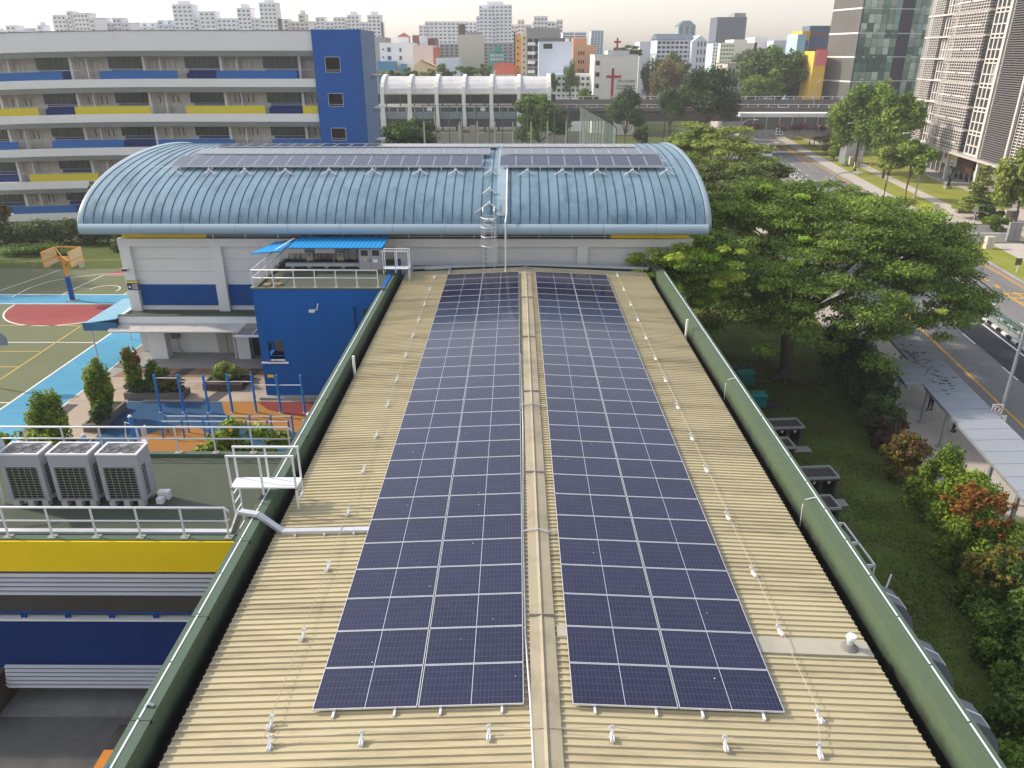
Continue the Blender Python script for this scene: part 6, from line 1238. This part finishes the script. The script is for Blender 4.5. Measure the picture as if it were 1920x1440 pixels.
# white van
vt_ = thing('van', 'white van driving towards the camera beside the median', 'van', (57.6,181,-4.01), math.atan2(-.14,1)*1.0)
m = MB(); W2 = .88; pf = [(-2.2,.35),(-2.2,.95),(-1.55,1.1),(-.95,1.95),(2.1,2.0),(2.2,.35)]
n = len(pf); m.v += [(-W2,y,z) for y, z in pf]+[(W2,y,z) for y, z in pf]; m.f += [tuple(range(n)), tuple(range(2*n-1,n-1,-1))]; m.m += [0,0]
for k in range(n): k2 = (k+1) % n; m.f.append((k,k2,n+k2,n+k)); m.m.append(0)
m.build('body', M('van_white', (.75,.75,.76), .35, .03), vt_, local=True); MB().hexa([(-.78,-1.56,1.14),(.78,-1.56,1.14),(.78,-1.5,1.14),(-.78,-1.5,1.14),(-.7,-1.04,1.85),(.7,-1.04,1.85),(.7,-.98,1.85),(-.7,-.98,1.85)]).build('windscreen', GLASS, vt_, local=True)
for s_ in (-1,1):
    MB().box(s_*.885,s_*.895,-.9,.9,1.2,1.75).build('side_window', GLASS, vt_, local=True); MB().box(s_*.5,s_*.8,-2.23,-2.2,.65,.85).build('headlight', M('headlight', (.6,.62,.65), .15), vt_, local=True); MB().box(s_*.89,s_*1.05,-1.35,-1.25,1.15,1.35).build('mirror', BLACK, vt_, local=True)
    for yy in (-1.4,1.45): o = MB().tube([(s_*.7,yy,.33),(s_*.92,yy,.33)],.33,16).build('wheel', BLACK, vt_, local=True); MB().tube([(s_*.92,yy,.33),(s_*.93,yy,.33)],.18,12).build('rim', METAL, o, local=True)
MB().box(-.4,.4,-2.23,-2.2,.5,.62).build('number_plate', INK, vt_, local=True); MB().box(-.85,.85,-2.26,-2.2,.35,.48).build('bumper', BLACK, vt_, local=True)
# two people under the walkway
def person(label, x, y, rz, step):
    t = thing('person', label, 'person', (x,y,-3.93), rz)
    V = [(0,0,.95),(0,0,1.2),(0,0,1.4),(0,0,1.5),(0,.02,1.62),(.09,0,.9),(.11,step,.5),(.12,step*.6,.1),(.12,step*.6+.16,.04),(-.09,0,.9),(-.11,-step,.5),(-.12,-step*1.3,.1),(-.12,-step*1.3+.16,.04),(.19,0,1.38),(.26,-.03,1.12),(.26,.08,.88),(-.19,0,1.38),(-.26,-.03,1.12),(-.26,.08,.88)]
    E_ = [(0,1),(1,2),(2,3),(3,4),(0,5),(5,6),(6,7),(7,8),(0,9),(9,10),(10,11),(11,12),(2,13),(13,14),(14,15),(2,16),(16,17),(17,18)]
    R_ = [.14,.14,.13,.055,.10,.1,.075,.05,.045,.1,.075,.05,.045,.06,.05,.04,.06,.05,.04]
    def skin(name, idx, edges, rr, mat):
        me = bpy.data.meshes.new(name); mp = {v: i for i, v in enumerate(idx)}; me.from_pydata([V[i] for i in idx], [(mp[a], mp[b]) for a, b in edges], []); o = bpy.data.objects.new(name, me); col.objects.link(o)
        bpy.context.view_layer.objects.active = o; md_ = o.modifiers.new('s', 'SKIN'); 
        for i, v in enumerate(idx): me.skin_vertices[0].data[i].radius = (rr[v],rr[v])
        me.skin_vertices[0].data[0].use_root = True
        o.modifiers.new('u', 'SUBSURF').levels = 1; o.modifiers['u'].render_levels = 1; me.materials.append(mat); o.parent = t
        dg = bpy.context.evaluated_depsgraph_get(); me2 = bpy.data.meshes.new_from_object(o.evaluated_get(dg)); o.modifiers.clear(); o.data = me2
    skin('body', list(range(19)), E_, R_, M('skin', S(190,140,110,.75), .6)); 
    skin('trousers', [0,5,6,7,9,10,11], [(0,5),(5,6),(6,7),(0,9),(9,10),(10,11)], [r*1.12 for r in R_], M('trousers_black', (.015,.015,.02), .8)); skin('shirt', [0,1,2,13,14,16,17], [(0,1),(1,2),(2,13),(13,14),(2,16),(16,17)], [r*1.1 for r in R_], M('shirt_dark', (.05,.06,.09), .8))
    MB().tube([(0,-.02,1.58),(0,-.01,1.68),(0,.0,1.75)],.115,10,.07).build('hair', BLACK, t, local=True, smooth=True)
    for s_, yy in ((.12,step*.6),(-.12,-step*1.3)): MB().box(s_-.05,s_+.05,yy-.08,yy+.2,0,.08).build('shoe', BLACK, t, local=True)
g = GP(1743,768,-3.93); person('person in black trousers standing under the walkway, farther one', g.x, g.y, rad(160), .12)
g = GP(1787,808,-3.93); person('person in black trousers standing under the walkway, nearer one', g.x, g.y, rad(200), .06)
# ============================================================ trees, hedges and shrubs
BARK = M('bark', (.13,.10,.075), .95, .3, 3, .6, bscale=8)
def foliage(name, parent, subs, n, leaf, mat, seed, asp=.55, up=.5, shell=2.4):
    rg = np.random.default_rng(seed); S_ = np.array([s_[:6] for s_ in subs], float); wgt = (S_[:,3]*S_[:,4]+S_[:,3]*S_[:,5]+S_[:,4]*S_[:,5]); wgt /= wgt.sum()
    tone = rg.uniform(0, 1, len(S_)); k = rg.choice(len(S_), n, p=wgt)
    d = rg.normal(size=(n,3)); d /= np.linalg.norm(d,axis=1,keepdims=True); r_ = rg.uniform(0,1,(n,1))**(1/shell)
    C = S_[k,:3]+d*r_*S_[k,3:6]*(1+rg.normal(0,.12,(n,1)))
    nn = d*.55+rg.normal(0,.6,(n,3)); nn[:,2] += up; nn /= np.linalg.norm(nn,axis=1,keepdims=True)
    a = np.cross(nn, rg.normal(size=(n,3))); a /= np.linalg.norm(a,axis=1,keepdims=True)+1e-9; b_ = np.cross(nn, a)
    sz = leaf*rg.uniform(.55,1.4,(n,1)); a *= sz; b_ *= sz*asp
    V = np.empty((n,4,3)); V[:,0] = C-a; V[:,1] = C-b_*.9+a*.1; V[:,2] = C+a; V[:,3] = C+b_*.9+a*.1
    V = V.reshape(-1,3)-np.array(parent.location)
    me = bpy.data.meshes.new(name); me.vertices.add(4*n); me.vertices.foreach_set('co', V.ravel().astype(np.float32)); me.loops.add(4*n); me.loops.foreach_set('vertex_index', np.arange(4*n, dtype=np.int32))
    me.polygons.add(n); me.polygons.foreach_set('loop_start', np.arange(0,4*n,4,dtype=np.int32)); me.polygons.foreach_set('loop_total', np.full(n,4,dtype=np.int32))
    v = np.clip(.45*tone[k]+.55*rg.uniform(0,1,n),0,1); at = me.attributes.new('v','FLOAT','FACE'); at.data.foreach_set('value', v.astype(np.float32))
    me.materials.append(mat); me.update(); me.validate()
    o = bpy.data.objects.new(name, me); col.objects.link(o); o.parent = parent
    return o
def ell_subs(c, R, K, seed, sub=.34, inner=.25, flat=1., low=-.75):
    rg = random.Random(seed); L = []
    while len(L) < K:
        d = Vector((rg.gauss(0,1),rg.gauss(0,1),rg.gauss(0,1))).normalized()
        if d.z < low: continue
        f = rg.uniform(.55,.92) if rg.random() > inner else rg.uniform(.1,.55); s_ = sub*rg.uniform(.65,1.3)
        L.append((c[0]+d.x*R[0]*f, c[1]+d.y*R[1]*f, c[2]+d.z*R[2]*f, R[0]*s_, R[1]*s_, R[2]*s_*flat))
    return L
def tree(label, base, c, R, K, n, leaf, mat, seed, trunk=.25, name='tree', flat=1., sub=.34, limbs=7, group=None, asp=.55, cat='tree', low=-.75, parts=('trunk','crown')):
    t = thing(name, label, cat, base, 0, group); b0 = Vector(base); cc = Vector(c); subs = ell_subs(c, R, K, seed, sub, flat=flat, low=low); rg = random.Random(seed+1)
    m = MB(); fork = b0.lerp(cc, .55)+Vector((rg.uniform(-.2,.2),rg.uniform(-.2,.2),0)); m.tube([b0-b0, (b0.lerp(fork,.5)-b0)+Vector((rg.uniform(-.15,.15),rg.uniform(-.15,.15),0)), fork-b0], trunk, 8, trunk*.65)
    for s_ in rg.sample(subs, min(limbs, len(subs))): e = Vector(s_[:3]); mid = fork.lerp(e,.5)+Vector((0,0,rg.uniform(-.1,.25)*R[2])); m.tube([fork-b0, mid-b0, e-b0], trunk*.5, 6, trunk*.12)
    m.build(parts[0], BARK, t, local=True, smooth=True); foliage(parts[1], t, subs, n, leaf, mat, seed, asp)
    return t
LF_RAIN = leafmat('leaf_raintree', S(48,68,28,.8), S(142,166,68,.86), .36); LF_FRESH = leafmat('leaf_fresh', S(120,170,36,.9), S(200,225,84,.95), .4); LF_DARK = leafmat('leaf_dark', S(30,50,26,.7), S(98,124,60,.78)); LF_MID = leafmat('leaf_mid', S(44,66,26,.7), S(118,146,54,.8)); LF_YEL = leafmat('leaf_yellowgreen', S(82,104,40,.75), S(168,176,86,.8), .3)
LF_BRIGHT = leafmat('leaf_bright', S(62,92,28,.72), S(150,172,64,.8), .3); LF_BROWN = leafmat('leaf_brown', S(78,58,36,.7), S(150,116,76,.75)); LF_ORANGE = leafmat('leaf_orange', S(96,70,26,.7), S(172,112,50,.75)); LF_OLIVE = leafmat('leaf_olive', S(58,58,24,.7), S(140,128,52,.8)); LF_GREEN2 = leafmat('leaf_shrub', S(54,80,22,.78), S(150,170,58,.9), .32)
# --- the big rain tree on the right
bx, by = 19.8, 51.6
t = thing('rain_tree', 'huge spreading rain tree with layered crown beside the right parapet', 'tree', (bx,by,-4.05)); rg = random.Random(21)
m = MB(); m.tube([(0,0,0),(.1,.1,1.2),(-.1,.2,3.2),(.2,.3,4.6)],.55,10,.42)
subs = []; limbs = []
CX, CY, RXc, RYc = 20.8, 56.5, 14.6, 12.6
def dome(x, y): q = ((x-CX)/RXc)**2+((y-CY)/RYc)**2; return 9.0-4.8*q-.9*math.sin(x*.45)*math.cos(y*.5)
hub = Vector((.2,.3,4.6))
for k in range(13):
    a = 2*math.pi*k/13+rg.uniform(-.2,.2); r1 = rg.uniform(.4,.62); e = Vector((CX+RXc*r1*math.cos(a),CY+RYc*r1*math.sin(a),0)); e.z = dome(e.x,e.y)-2.0
    lo = e-Vector((bx,by,-4.05)); mid = hub.lerp(lo,.5)+Vector((rg.uniform(-.6,.6),rg.uniform(-.6,.6),rg.uniform(-.2,.8))); m.tube([hub,mid,lo],.24,7,.12)
    for j in range(5):
        a2 = a+rg.uniform(-.55,.55); r2 = rg.uniform(.5,1.0); f = Vector((CX+RXc*r2*math.cos(a2),CY+RYc*r2*math.sin(a2),0)); f.z = dome(f.x,f.y)-.5; lf = f-Vector((bx,by,-4.05)); m.tube([lo,lo.lerp(lf,.5)+Vector((0,0,rg.uniform(-.2,.4))),lf],.1,5,.03)
m.build('trunk', BARK, t, local=True, smooth=True)
while len(subs) < 420:
    a = rg.uniform(0,2*math.pi); r_ = math.sqrt(rg.random())*1.0; x, y = CX+RXc*r_*math.cos(a), CY+RYc*r_*math.sin(a)
    wob = 1+.14*math.sin(3*a+.5)+.1*math.sin(7*a)+.06*math.sin(13*a)
    x, y = CX+(x-CX)*wob*.93, CY+(y-CY)*wob*.93
    z = dome(x,y)+rg.uniform(-1.7,.35); s_ = rg.uniform(.65,1.45)
    subs.append((x,y,z,s_*1.25,s_*1.1,s_*.33))
for k in range(170):                    # lower layer on the camera side, closing the view to the limbs
    a = rg.uniform(math.pi*.95,math.pi*2.05); rr = math.sqrt(rg.random())*.95; x, y = CX+RXc*rr*math.cos(a)*.95, CY+RYc*rr*math.sin(a); s_ = rg.uniform(.7,1.3); subs.append((x,y,dome(x,y)-rg.uniform(.8,3.6),s_*1.25,s_*1.1,s_*.36))
for k in range(75):                     # drooping skirts on the camera side
    a = rg.uniform(math.pi*1.08,math.pi*1.92); rr = rg.uniform(.75,1.0); x, y = CX+RXc*rr*math.cos(a)*.95, CY+RYc*rr*math.sin(a); s_ = rg.uniform(.6,1.2); subs.append((x,y,dome(x,y)-rg.uniform(1.2,4.2),s_*1.2,s_,s_*.45))
for k in range(75):
    s_ = rg.uniform(.55,1.05); x = rg.uniform(8.0,14.5); q = (x-8.0)/6.5; subs.append((x,rg.uniform(44.0,50.5),rg.uniform(5.6-2.6*q,6.9+1.4*q),s_*1.25,s_,s_*.38))
for k in range(30): s_ = rg.uniform(.5,1.0); x = rg.uniform(7.0,13); subs.append((x,rg.uniform(44.2,50),4.2+(x-7.6)*.25+rg.uniform(-.6,1.2),s_*1.25,s_,s_*.38))
foliage('crown', t, subs, 265000, .125, LF_RAIN, 31, .45, .8, 1.9)
fs = []
for k in range(26): x = CX-RXc*rg.uniform(.45,1.02); y = CY+RYc*rg.uniform(-.85,.1); s_ = rg.uniform(.45,.95); fs.append((x,y,dome(x,y)+rg.uniform(-.6,.4),s_*1.2,s_,s_*.4))
for k in range(12): x = CX+RXc*rg.uniform(-.4,.8); y = CY+RYc*rg.uniform(-.95,.2); s_ = rg.uniform(.3,.6); fs.append((x,y,dome(x,y)+rg.uniform(-.6,.4),s_*1.2,s_,s_*.4))
for k in range(34):
    s_ = rg.uniform(.3,.65); x = rg.uniform(7.2,13.5); q = (x-7.2)/6.3; fs.append((x,rg.uniform(43.4,48.5),rg.uniform(5.6-1.6*q,7.1+1.3*q),s_*1.25,s_,s_*.45))
for k in range(24): s_ = rg.uniform(.3,.7); x = rg.uniform(6.9,12.5); fs.append((x,rg.uniform(43.6,48),4.6+(x-7.4)*.28+rg.uniform(-.5,1.3),s_*1.25,s_,s_*.45))
foliage('fresh_leaves', t, fs, 30000, .115, LF_FRESH, 32, .5, .8, 1.7)
m = MB()
for a, L_ in ((3.6,2.6),(4.4,2.4),(5.4,3.4),(5.9,3.0),(2.9,2.0)): m.tube([(0,0,.35),(.7*math.cos(a),.7*math.sin(a),.22),(L_*.6*math.cos(a+.15),L_*.6*math.sin(a+.15),.1),(L_*math.cos(a-.1),L_*math.sin(a-.1),.03)],.2,6,.05)
m.build('roots', BARK, t, local=True, smooth=True)
# --- rain trees behind the hall
def umbrella(label, base, c, R, K, n, leaf, mat, seed, trunk=.4):
    t = thing('rain_tree', label, 'tree', base, 0, 'rain trees along the street'); rg = random.Random(seed); subs = []; b0 = Vector(base)
    for k in range(K):
        a = rg.uniform(0,2*math.pi); r_ = math.sqrt(rg.random())*(1+.12*math.sin(3*a+seed)+.08*math.sin(8*a)); x, y = c[0]+R[0]*r_*math.cos(a), c[1]+R[1]*r_*math.sin(a); s_ = rg.uniform(.09,.17)*R[0]; subs.append((x,y,c[2]+R[2]*(1-r_*r_)-rg.uniform(0,R[2]*.45)-.5*math.sin(x*.6)*math.cos(y*.7),s_*1.25,s_*1.1,s_*.33))
    m = MB(); hub = Vector((c[0],c[1],c[2]-R[2]*.5))-b0; m.tube([(0,0,0),hub*.5+Vector((.2,.1,0)),hub],trunk,8,trunk*.7)
    for s_ in rg.sample(subs,16): e = Vector(s_[:3])-b0; m.tube([hub,hub.lerp(e,.5)+Vector((0,0,.3)),e],trunk*.4,5,.04)
    m.build('trunk', BARK, t, local=True, smooth=True); foliage('crown', t, subs, n, leaf, mat, seed, .45, .8, 1.9)
umbrella('pale yellow-green rain tree just behind the right end of the blue vault', (24,96,-4), (24.0,95,5.2), (8.2,9,5.6), 110, 26000, .24, LF_YEL, 41)
umbrella('olive green rain tree between the blue vault and the big tree', (24.5,80,-4), (24.0,81,3.2), (7.5,8,5.2), 110, 26000, .24, leafmat('leaf_raintree2', S(52,66,30,.7), S(132,144,70,.75), .3), 42)
umbrella('smaller rain tree right of the olive one beside the street', (29,82,-4), (28.2,82,.6), (4.2,6,4.6), 60, 14000, .24, LF_RAIN, 43)
# --- round trees in the middle distance (photo position, distance, radii)
def ptree(label, px0, px1, pt, pb, Y, mat, seed, n=9000, K=26, leaf=None, name='tree', base=-4., dep=1., flat=.9, gy=None, group=None):
    a, b_, tp, bt_ = YP(px0,(pt+pb)/2,Y), YP(px1,(pt+pb)/2,Y), YP((px0+px1)/2,pt,Y), YP((px0+px1)/2,pb,Y); R = ((b_.x-a.x)/2, (b_.x-a.x)/2*dep, (tp.z-bt_.z)/2); c = ((a.x+b_.x)/2, Y, (tp.z+bt_.z)/2)
    return tree(label, (c[0],Y,base), c, R, K, n, leaf or max(.2,R[0]*.055), mat, seed, max(.15,R[0]*.06), name, flat, group=group)
ptree('round dark green tree in front of the station ribs', 955, 1066, 180, 268, 165, LF_MID, 51, 14000, 34)
ptree('dark oval tree below the church wall', 1140, 1208, 168, 250, 175, LF_DARK, 52, 11000, 28); ptree('dark bushy tree at the foot of the blue tower', 716, 815, 220, 290, 112, LF_DARK, 53, 12000, 30, base=-2)
ptree('tall dark tree right of the church', 1196, 1240, 98, 215, 240, LF_DARK, 54, 9000, 26); ptree('brownish flowering tree behind the rain trees', 1218, 1285, 104, 200, 225, leafmat('leaf_pinkish', S(84,82,48,.7), S(166,148,104,.75)), 55, 10000, 28); ptree('leafy green tree left of the shophouses', 1230, 1300, 95, 180, 236, LF_MID, 56, 8000, 24)
ptree('big dark green tree in front of the viaduct', 1278, 1388, 118, 232, 186, LF_DARK, 57, 15000, 36); ptree('small dark tree at the left of the covered bridge', 1232, 1290, 165, 225, 183, LF_DARK, 58, 7000, 20)
ptree('grey-green feathery tree on the skyline behind the yellow crown', 1366, 1440, 80, 160, 262, leafmat('leaf_greygreen', S(66,80,56,.7), S(124,136,96,.75)), 59, 9000, 26); ptree('large round tree half yellow-green beside the yellow building', 1394, 1534, 84, 196, 236, LF_MID, 60, 17000, 40)
ptree('bright yellow-green lower tree at the left of the large round one', 1393, 1465, 135, 196, 229, LF_BRIGHT, 61, 8000, 22); ptree('dark tree top behind the church roof', 1150, 1202, 84, 112, 262, LF_DARK, 62, 4000, 14)
ptree('tall narrow tree left of the orange building', 1056, 1086, 114, 178, 244, LF_MID, 63, 5000, 18); ptree('dark tree at the right end of the station vault', 1024, 1046, 134, 178, 243, LF_DARK, 64, 3500, 12); ptree('light green feathery bush before the church', 1080, 1114, 166, 198, 228, LF_BRIGHT, 65, 4500, 14); ptree('small conical dark shrub below the oval tree', 1188, 1215, 236, 272, 150, LF_DARK, 66, 3500, 12)
for i, (a, b_, tp, bt_, Y, mt) in enumerate(((700,760,130,146,232,LF_YEL),(752,785,127,150,228,LF_MID),(786,818,130,150,226,LF_YEL),(816,848,119,148,224,LF_MID),(848,905,124,150,234,LF_DARK),(897,922,119,148,226,LF_MID),(720,750,132,148,224,LF_DARK))): ptree(('low yellow-green bush','small green tree','low pale bush','rounder sunlit tree','wide dark shrub','slim green tree','low dark shrub')[i]+' showing above the station vault', a, b_, tp, bt_, Y, mt, 70+i, 3500, 12)
ptree('bright green street tree left of the white office block', 1566, 1672, 158, 292, 158, LF_BRIGHT, 81, 17000, 40, .34); ptree('bright green street tree touching the white office block', 1628, 1720, 176, 298, 150, LF_BRIGHT, 82, 15000, 36, .34)
ptree('rounded light green tree with several stems across the street', 1642, 1700, 268, 326, 128, LF_YEL, 83, 8000, 22, .26); ptree('rounded green tree with forked stem in front of the office block', 1680, 1748, 264, 328, 126, LF_BRIGHT, 84, 9000, 24, .26)
ptree('leafy tree cut off by the right edge of the picture', 1876, 1965, 268, 402, 100, LF_YEL, 85, 14000, 34, .3); ptree('dark shrub clump at the foot of the layered conifer', 1840, 1882, 385, 420, 108, LF_DARK, 86, 4000, 14); ptree('bright low shrub on the forecourt', 1838, 1890, 402, 428, 104, LF_BRIGHT, 87, 4000, 14)
ptree('shaded tree beside the clad column', 1545, 1590, 250, 290, 186, LF_OLIVE, 88, 5000, 16); ptree('clipped bright hedge beside the far footpath', 1552, 1578, 274, 300, 176, LF_BRIGHT, 89, 3500, 12); ptree('clipped green hedge at the foot of the clad column', 1578, 1612, 298, 314, 168, LF_BRIGHT, 90, 3500, 12)
for i, (px, py, Y) in enumerate(((1500,237,188.3),(1470,240,188.3),(1540,238,188.3),(1410,237,188.3))): ptree(('middle','second','right','left')[i]+' pink bougainvillea clump trailing on the bridge', px-19, px+19, py-6, py+8, Y, leafmat('leaf_bougain%d' % i, S(96,66,70,.7), S(176,116,130,.75)), 92+i, 1500, 8, .3, name='bougainvillea', base=1.2, flat=.7)
# layered conifer
g = GP(1826,412,-4); t = thing('conifer', 'layered conifer-like tree with flat tiers on the forecourt', 'tree', (g.x,g.y,-3.95)); MB().tube([(0,0,0),(.1,0,4),(0,0,7.6)],.16,8,.04).build('trunk', BARK, t, local=True); subs = []; rg = random.Random(8)
for k in range(9):
    z = g.z+1.6+k*.72; rr = 2.9*(1-k/10.5)
    for j in range(7): a = rg.uniform(0,6.28); f = rg.uniform(.2,.8); subs.append((g.x+rr*f*math.cos(a),g.y+rr*f*math.sin(a),z+rg.uniform(-.15,.15),rr*.42,rr*.42,.2))
foliage('crown', t, subs, 12000, .2, LF_YEL, 99, .4, .6)
gsb = [(rg.uniform(9,24.5),rg.uniform(14,56),-4.03,1.6,1.6,.03) for _ in range(420)]
_gt = bpy.data.objects.new('grass', None); _gt.location = (0,0,0); gro = foliage('grass', _gt, gsb, 90000, .07, leafmat('leaf_grass', S(60,66,28,.65), S(120,138,60,.75), .2), 171, .35, -.1, 2.)
gro.parent = None; bpy.data.objects.remove(_gt); tag(gro, 'short shaded grass on the lawn right of the roof', 'grass', kind='stuff'); gro.name = 'grass'
# --- shrubs on the right verge, following the walkway
def shrub(label, x, y, R, mat, seed, n, leaf=.09, base=-4.03, name='shrub', K=30, top=None, group=None, sub=.3):
    t = tree(label, (x,y,base), (x,y,base+R[2]*.92), R, K, n, leaf, mat, seed, .07, name, 1., sub, 8, group, .6, 'shrub', -.95, ('stems','foliage'))
    if top: foliage('new_growth', t, ell_subs((x,y,base+R[2]*1.12),(R[0]*.98,R[1]*.98,R[2]*.9),70,seed+5,.10,inner=0.,low=.1), n//6, leaf, top, seed+6, .6)
    return t
def gs(px, py): return GP(px, py, -4)
shrub('round brownish-orange shrub at the top of the shrub row', 21.9, 37.4, (1.3,1.3,1.45), LF_OLIVE, 101, 9000, .085, top=LF_BROWN)
shrub('large rounded green shrub in the shrub row', 21.7, 33.2, (1.75,1.65,2.0), LF_GREEN2, 102, 18000, .09); shrub('large green shrub with orange new leaves in the shrub row', 21.0, 29.2, (1.9,1.75,2.2), LF_GREEN2, 103, 21000, .09, top=LF_ORANGE)
shrub('dark green shrub below the orange-tipped one', 20.3, 25.8, (1.7,1.6,1.7), LF_MID, 104, 14000, .09, top=LF_OLIVE); shrub('dark leafy shrub near the right edge, lower row', 19.6, 23.2, (1.8,1.7,1.6), LF_MID, 105, 13000, .09); shrub('dark green shrub at the bottom right, first', 18.6, 20.9, (1.8,1.6,1.6), LF_MID, 106, 13000, .09); shrub('dark green shrub at the bottom right, second', 17.6, 18.6, (1.8,1.6,1.6), LF_MID, 107, 12000, .09); shrub('dark green shrub at the bottom right corner', 16.4, 16.4, (1.9,1.7,1.7), LF_MID, 108, 12000, .09); shrub('low shrub in the right corner beside the footpath', 20.9, 20.6, (1.3,1.3,1.2), LF_MID, 109, 7000, .09)
HD = (('dark hedge shrub under the big tree, farthest',24.6,53.5,1.9),('dark hedge shrub under the big tree, second',24.3,50.6,1.8),('dark hedge shrub under the big tree, third',23.9,47.8,1.7),('dark hedge shrub under the big tree, fourth',23.4,45.2,1.6),('dark hedge shrub under the big tree, fifth',22.9,42.9,1.4),('dark purple hedge shrub above the orange ones',22.3,40.8,1.3))
for i, (lab, x, y, r_) in enumerate(HD): shrub(lab, x, y, (r_*.85,r_,r_*(1.15 if i < 4 else .9)), LF_DARK if i < 5 else leafmat('leaf_purple', S(50,42,34,.7), S(98,84,66,.7)), 111+i, 9000, .1)
shrub('small yellow-green shrub at a walkway post', 24.4, 34.6, (.55,.5,.6), LF_YEL, 121, 1500, .09); shrub('climbing yellow-green plant on the nearest walkway post', 24.2, 30.6, (.5,.45,1.0), LF_YEL, 122, 2200, .09, K=14)
# --- shrubs in the school grounds
shrub('tall columnar shrub with red tips at the left of the long planter', -21.7, 39.4, (.62,.6,1.45), LF_GREEN2, 131, 6000, .075, .3, top=LF_ORANGE, K=26); shrub('rounded bush in the middle of the long planter', -20.3, 39.5, (.75,.5,.95), LF_MID, 132, 4500, .075, .3); shrub('low flowering hedge at the right of the long planter', -19.5, 39.35, (.9,.4,.5), LF_OLIVE, 133, 4000, .07, .3, top=LF_ORANGE); shrub('low dark hedge filling the front of the long planter', -21.0, 39.25, (1.1,.35,.42), LF_DARK, 134, 4500, .07, .3)
shrub('grassy planting in the dark planter box', -17.0, 41.2, (.95,.75,.55), LF_YEL, 135, 5000, .09, .35); shrub('conical green shrub with red tip at the corner of the play surface', -22.0, 36.3, (.75,.75,1.7), LF_GREEN2, 136, 8000, .075, .35, K=34); shrub('low dark bush beside the conical shrub', -21.7, 35.4, (.6,.55,.5), LF_DARK, 137, 2500, .075, .35); shrub('conical green shrub beside the court nearest the flat roof', -21.9, 32.0, (.95,.9,1.75), LF_GREEN2, 138, 9000, .075, .3, K=34); shrub('low bush at the right of the nearest conical shrub', -21.1, 31.6, (.5,.5,.45), LF_DARK, 139, 2000, .075, .35)
FLW = M('flower_yellow', S(240,180,40,.9), .6); FLP = M('flower_purple', S(120,60,90,.8), .6)
def hibiscus(label, x, y, R, zc, seed, n):
    t = thing('flowering_shrub', label, 'shrub', (x,y,0)); subs = ell_subs((x,y,zc), R, 26, seed, .26); rg = random.Random(seed); m = MB()
    for s_ in subs[:18]: m.tube([(0,0,0),((s_[0]-x)*.4,(s_[1]-y)*.4,s_[2]*.6),(s_[0]-x,s_[1]-y,s_[2])],.03,5,.012)
    m.build('stems', BARK, t, local=True); foliage('foliage', t, subs, n, .1, LF_GREEN2, seed, .75); m = MB(); m2 = MB()
    for k in range(26):
        s_ = rg.choice(subs); p = (s_[0]-x+rg.uniform(-.3,.3), s_[1]-y-rg.uniform(0,.3), s_[2]+rg.uniform(-.1,.35)); q = m if k % 4 == 0 else m2; r_ = .09 if k % 4 == 0 else .05
        for j in range(5): a = j*1.257; q.poly([p,(p[0]+r_*math.cos(a),p[1]-.04,p[2]+r_*math.sin(a)),(p[0]+r_*1.1*math.cos(a+.7),p[1]-.05,p[2]+r_*1.1*math.sin(a+.7)),(p[0]+r_*math.cos(a+1.2),p[1]-.04,p[2]+r_*math.sin(a+1.2))])
    m.build('yellow_flowers', FLW, t, local=True, fix=False); m2.build('purple_buds', FLP, t, local=True, fix=False)
hibiscus('flowering shrub with yellow blooms behind the flat roof railing', -10.6, 26.4, (1.9,1.0,1.1), 3.7, 141, 5200); hibiscus('flowering shrub with yellow blooms at the left edge behind the railing', -19.6, 26.4, (1.3,.8,.9), 3.5, 142, 1600)
# long clipped hedge and bush behind the court
t = thing('hedge', 'long dark clipped hedge behind the lawn at the left', 'hedge', (-52,77.5,0)); subs = [(-76+k*.85+random.uniform(-.3,.3),77.5+random.uniform(-.6,.6),random.uniform(.7,1.9),1.0,.9,.85) for k in range(44)]+[(-76+k*1.7,77.3,1.2,1.2,.9,1.2) for k in range(22)]
m = MB()
for k in range(30): m.tube([(-24+k*1.25,0,0),(-24+k*1.25,0,1.5)],.05,5)
m.build('stems', BARK, t, local=True); foliage('foliage', t, subs, 34000, .13, LF_DARK, 151, .6)
shrub('dark round bush at the hall corner behind the court', -38.2, 74, (2.0,1.6,1.7), LF_DARK, 152, 7000, .12, 0., K=26); shrub('low light green plant bed on the school lawn', -47, 73, (4.2,1.6,.5), LF_MID, 153, 7000, .1, 0., K=30)
ptree('tall tree at the left edge beside the school block', -60, 10, 355, 440, 80, LF_OLIVE, 154, 7000, 22, .22, base=0.)
tree('broad leafy tree left of the court beside the hedge', (-57,67,0), (-57,67,8.5), (6,6,4.5), 34, 9000, .3, LF_MID, 161, .35); tree('broad leafy tree at the near left of the court', (-60,53,0), (-60,53,8.0), (5,5.5,4), 30, 8000, .3, LF_MID, 162, .35)
ptree('dark shrub against the school block left of the vault', 165, 200, 345, 420, 84, LF_OLIVE, 155, 4500, 16, .18, base=0.)
# ============================================================ haze: even pale air round the whole place
hz = MB(); hz.box(-700, 700, -300, 900, -5.2, 75.)
hzm = bpy.data.materials.new('haze_air'); hzm.use_nodes = True; n_ = hzm.node_tree; n_.nodes.clear(); pv = n_.nodes.new('ShaderNodeVolumePrincipled'); om = n_.nodes.new('ShaderNodeOutputMaterial')
pv.inputs['Color'].default_value = (.97,.97,.98,1); pv.inputs['Density'].default_value = .00042; pv.inputs['Anisotropy'].default_value = .2
n_.links.new(pv.outputs[0], om.inputs['Volume']); hz.build('haze', hzm, kind='stuff', label='pale morning haze filling the air', cat='haze')
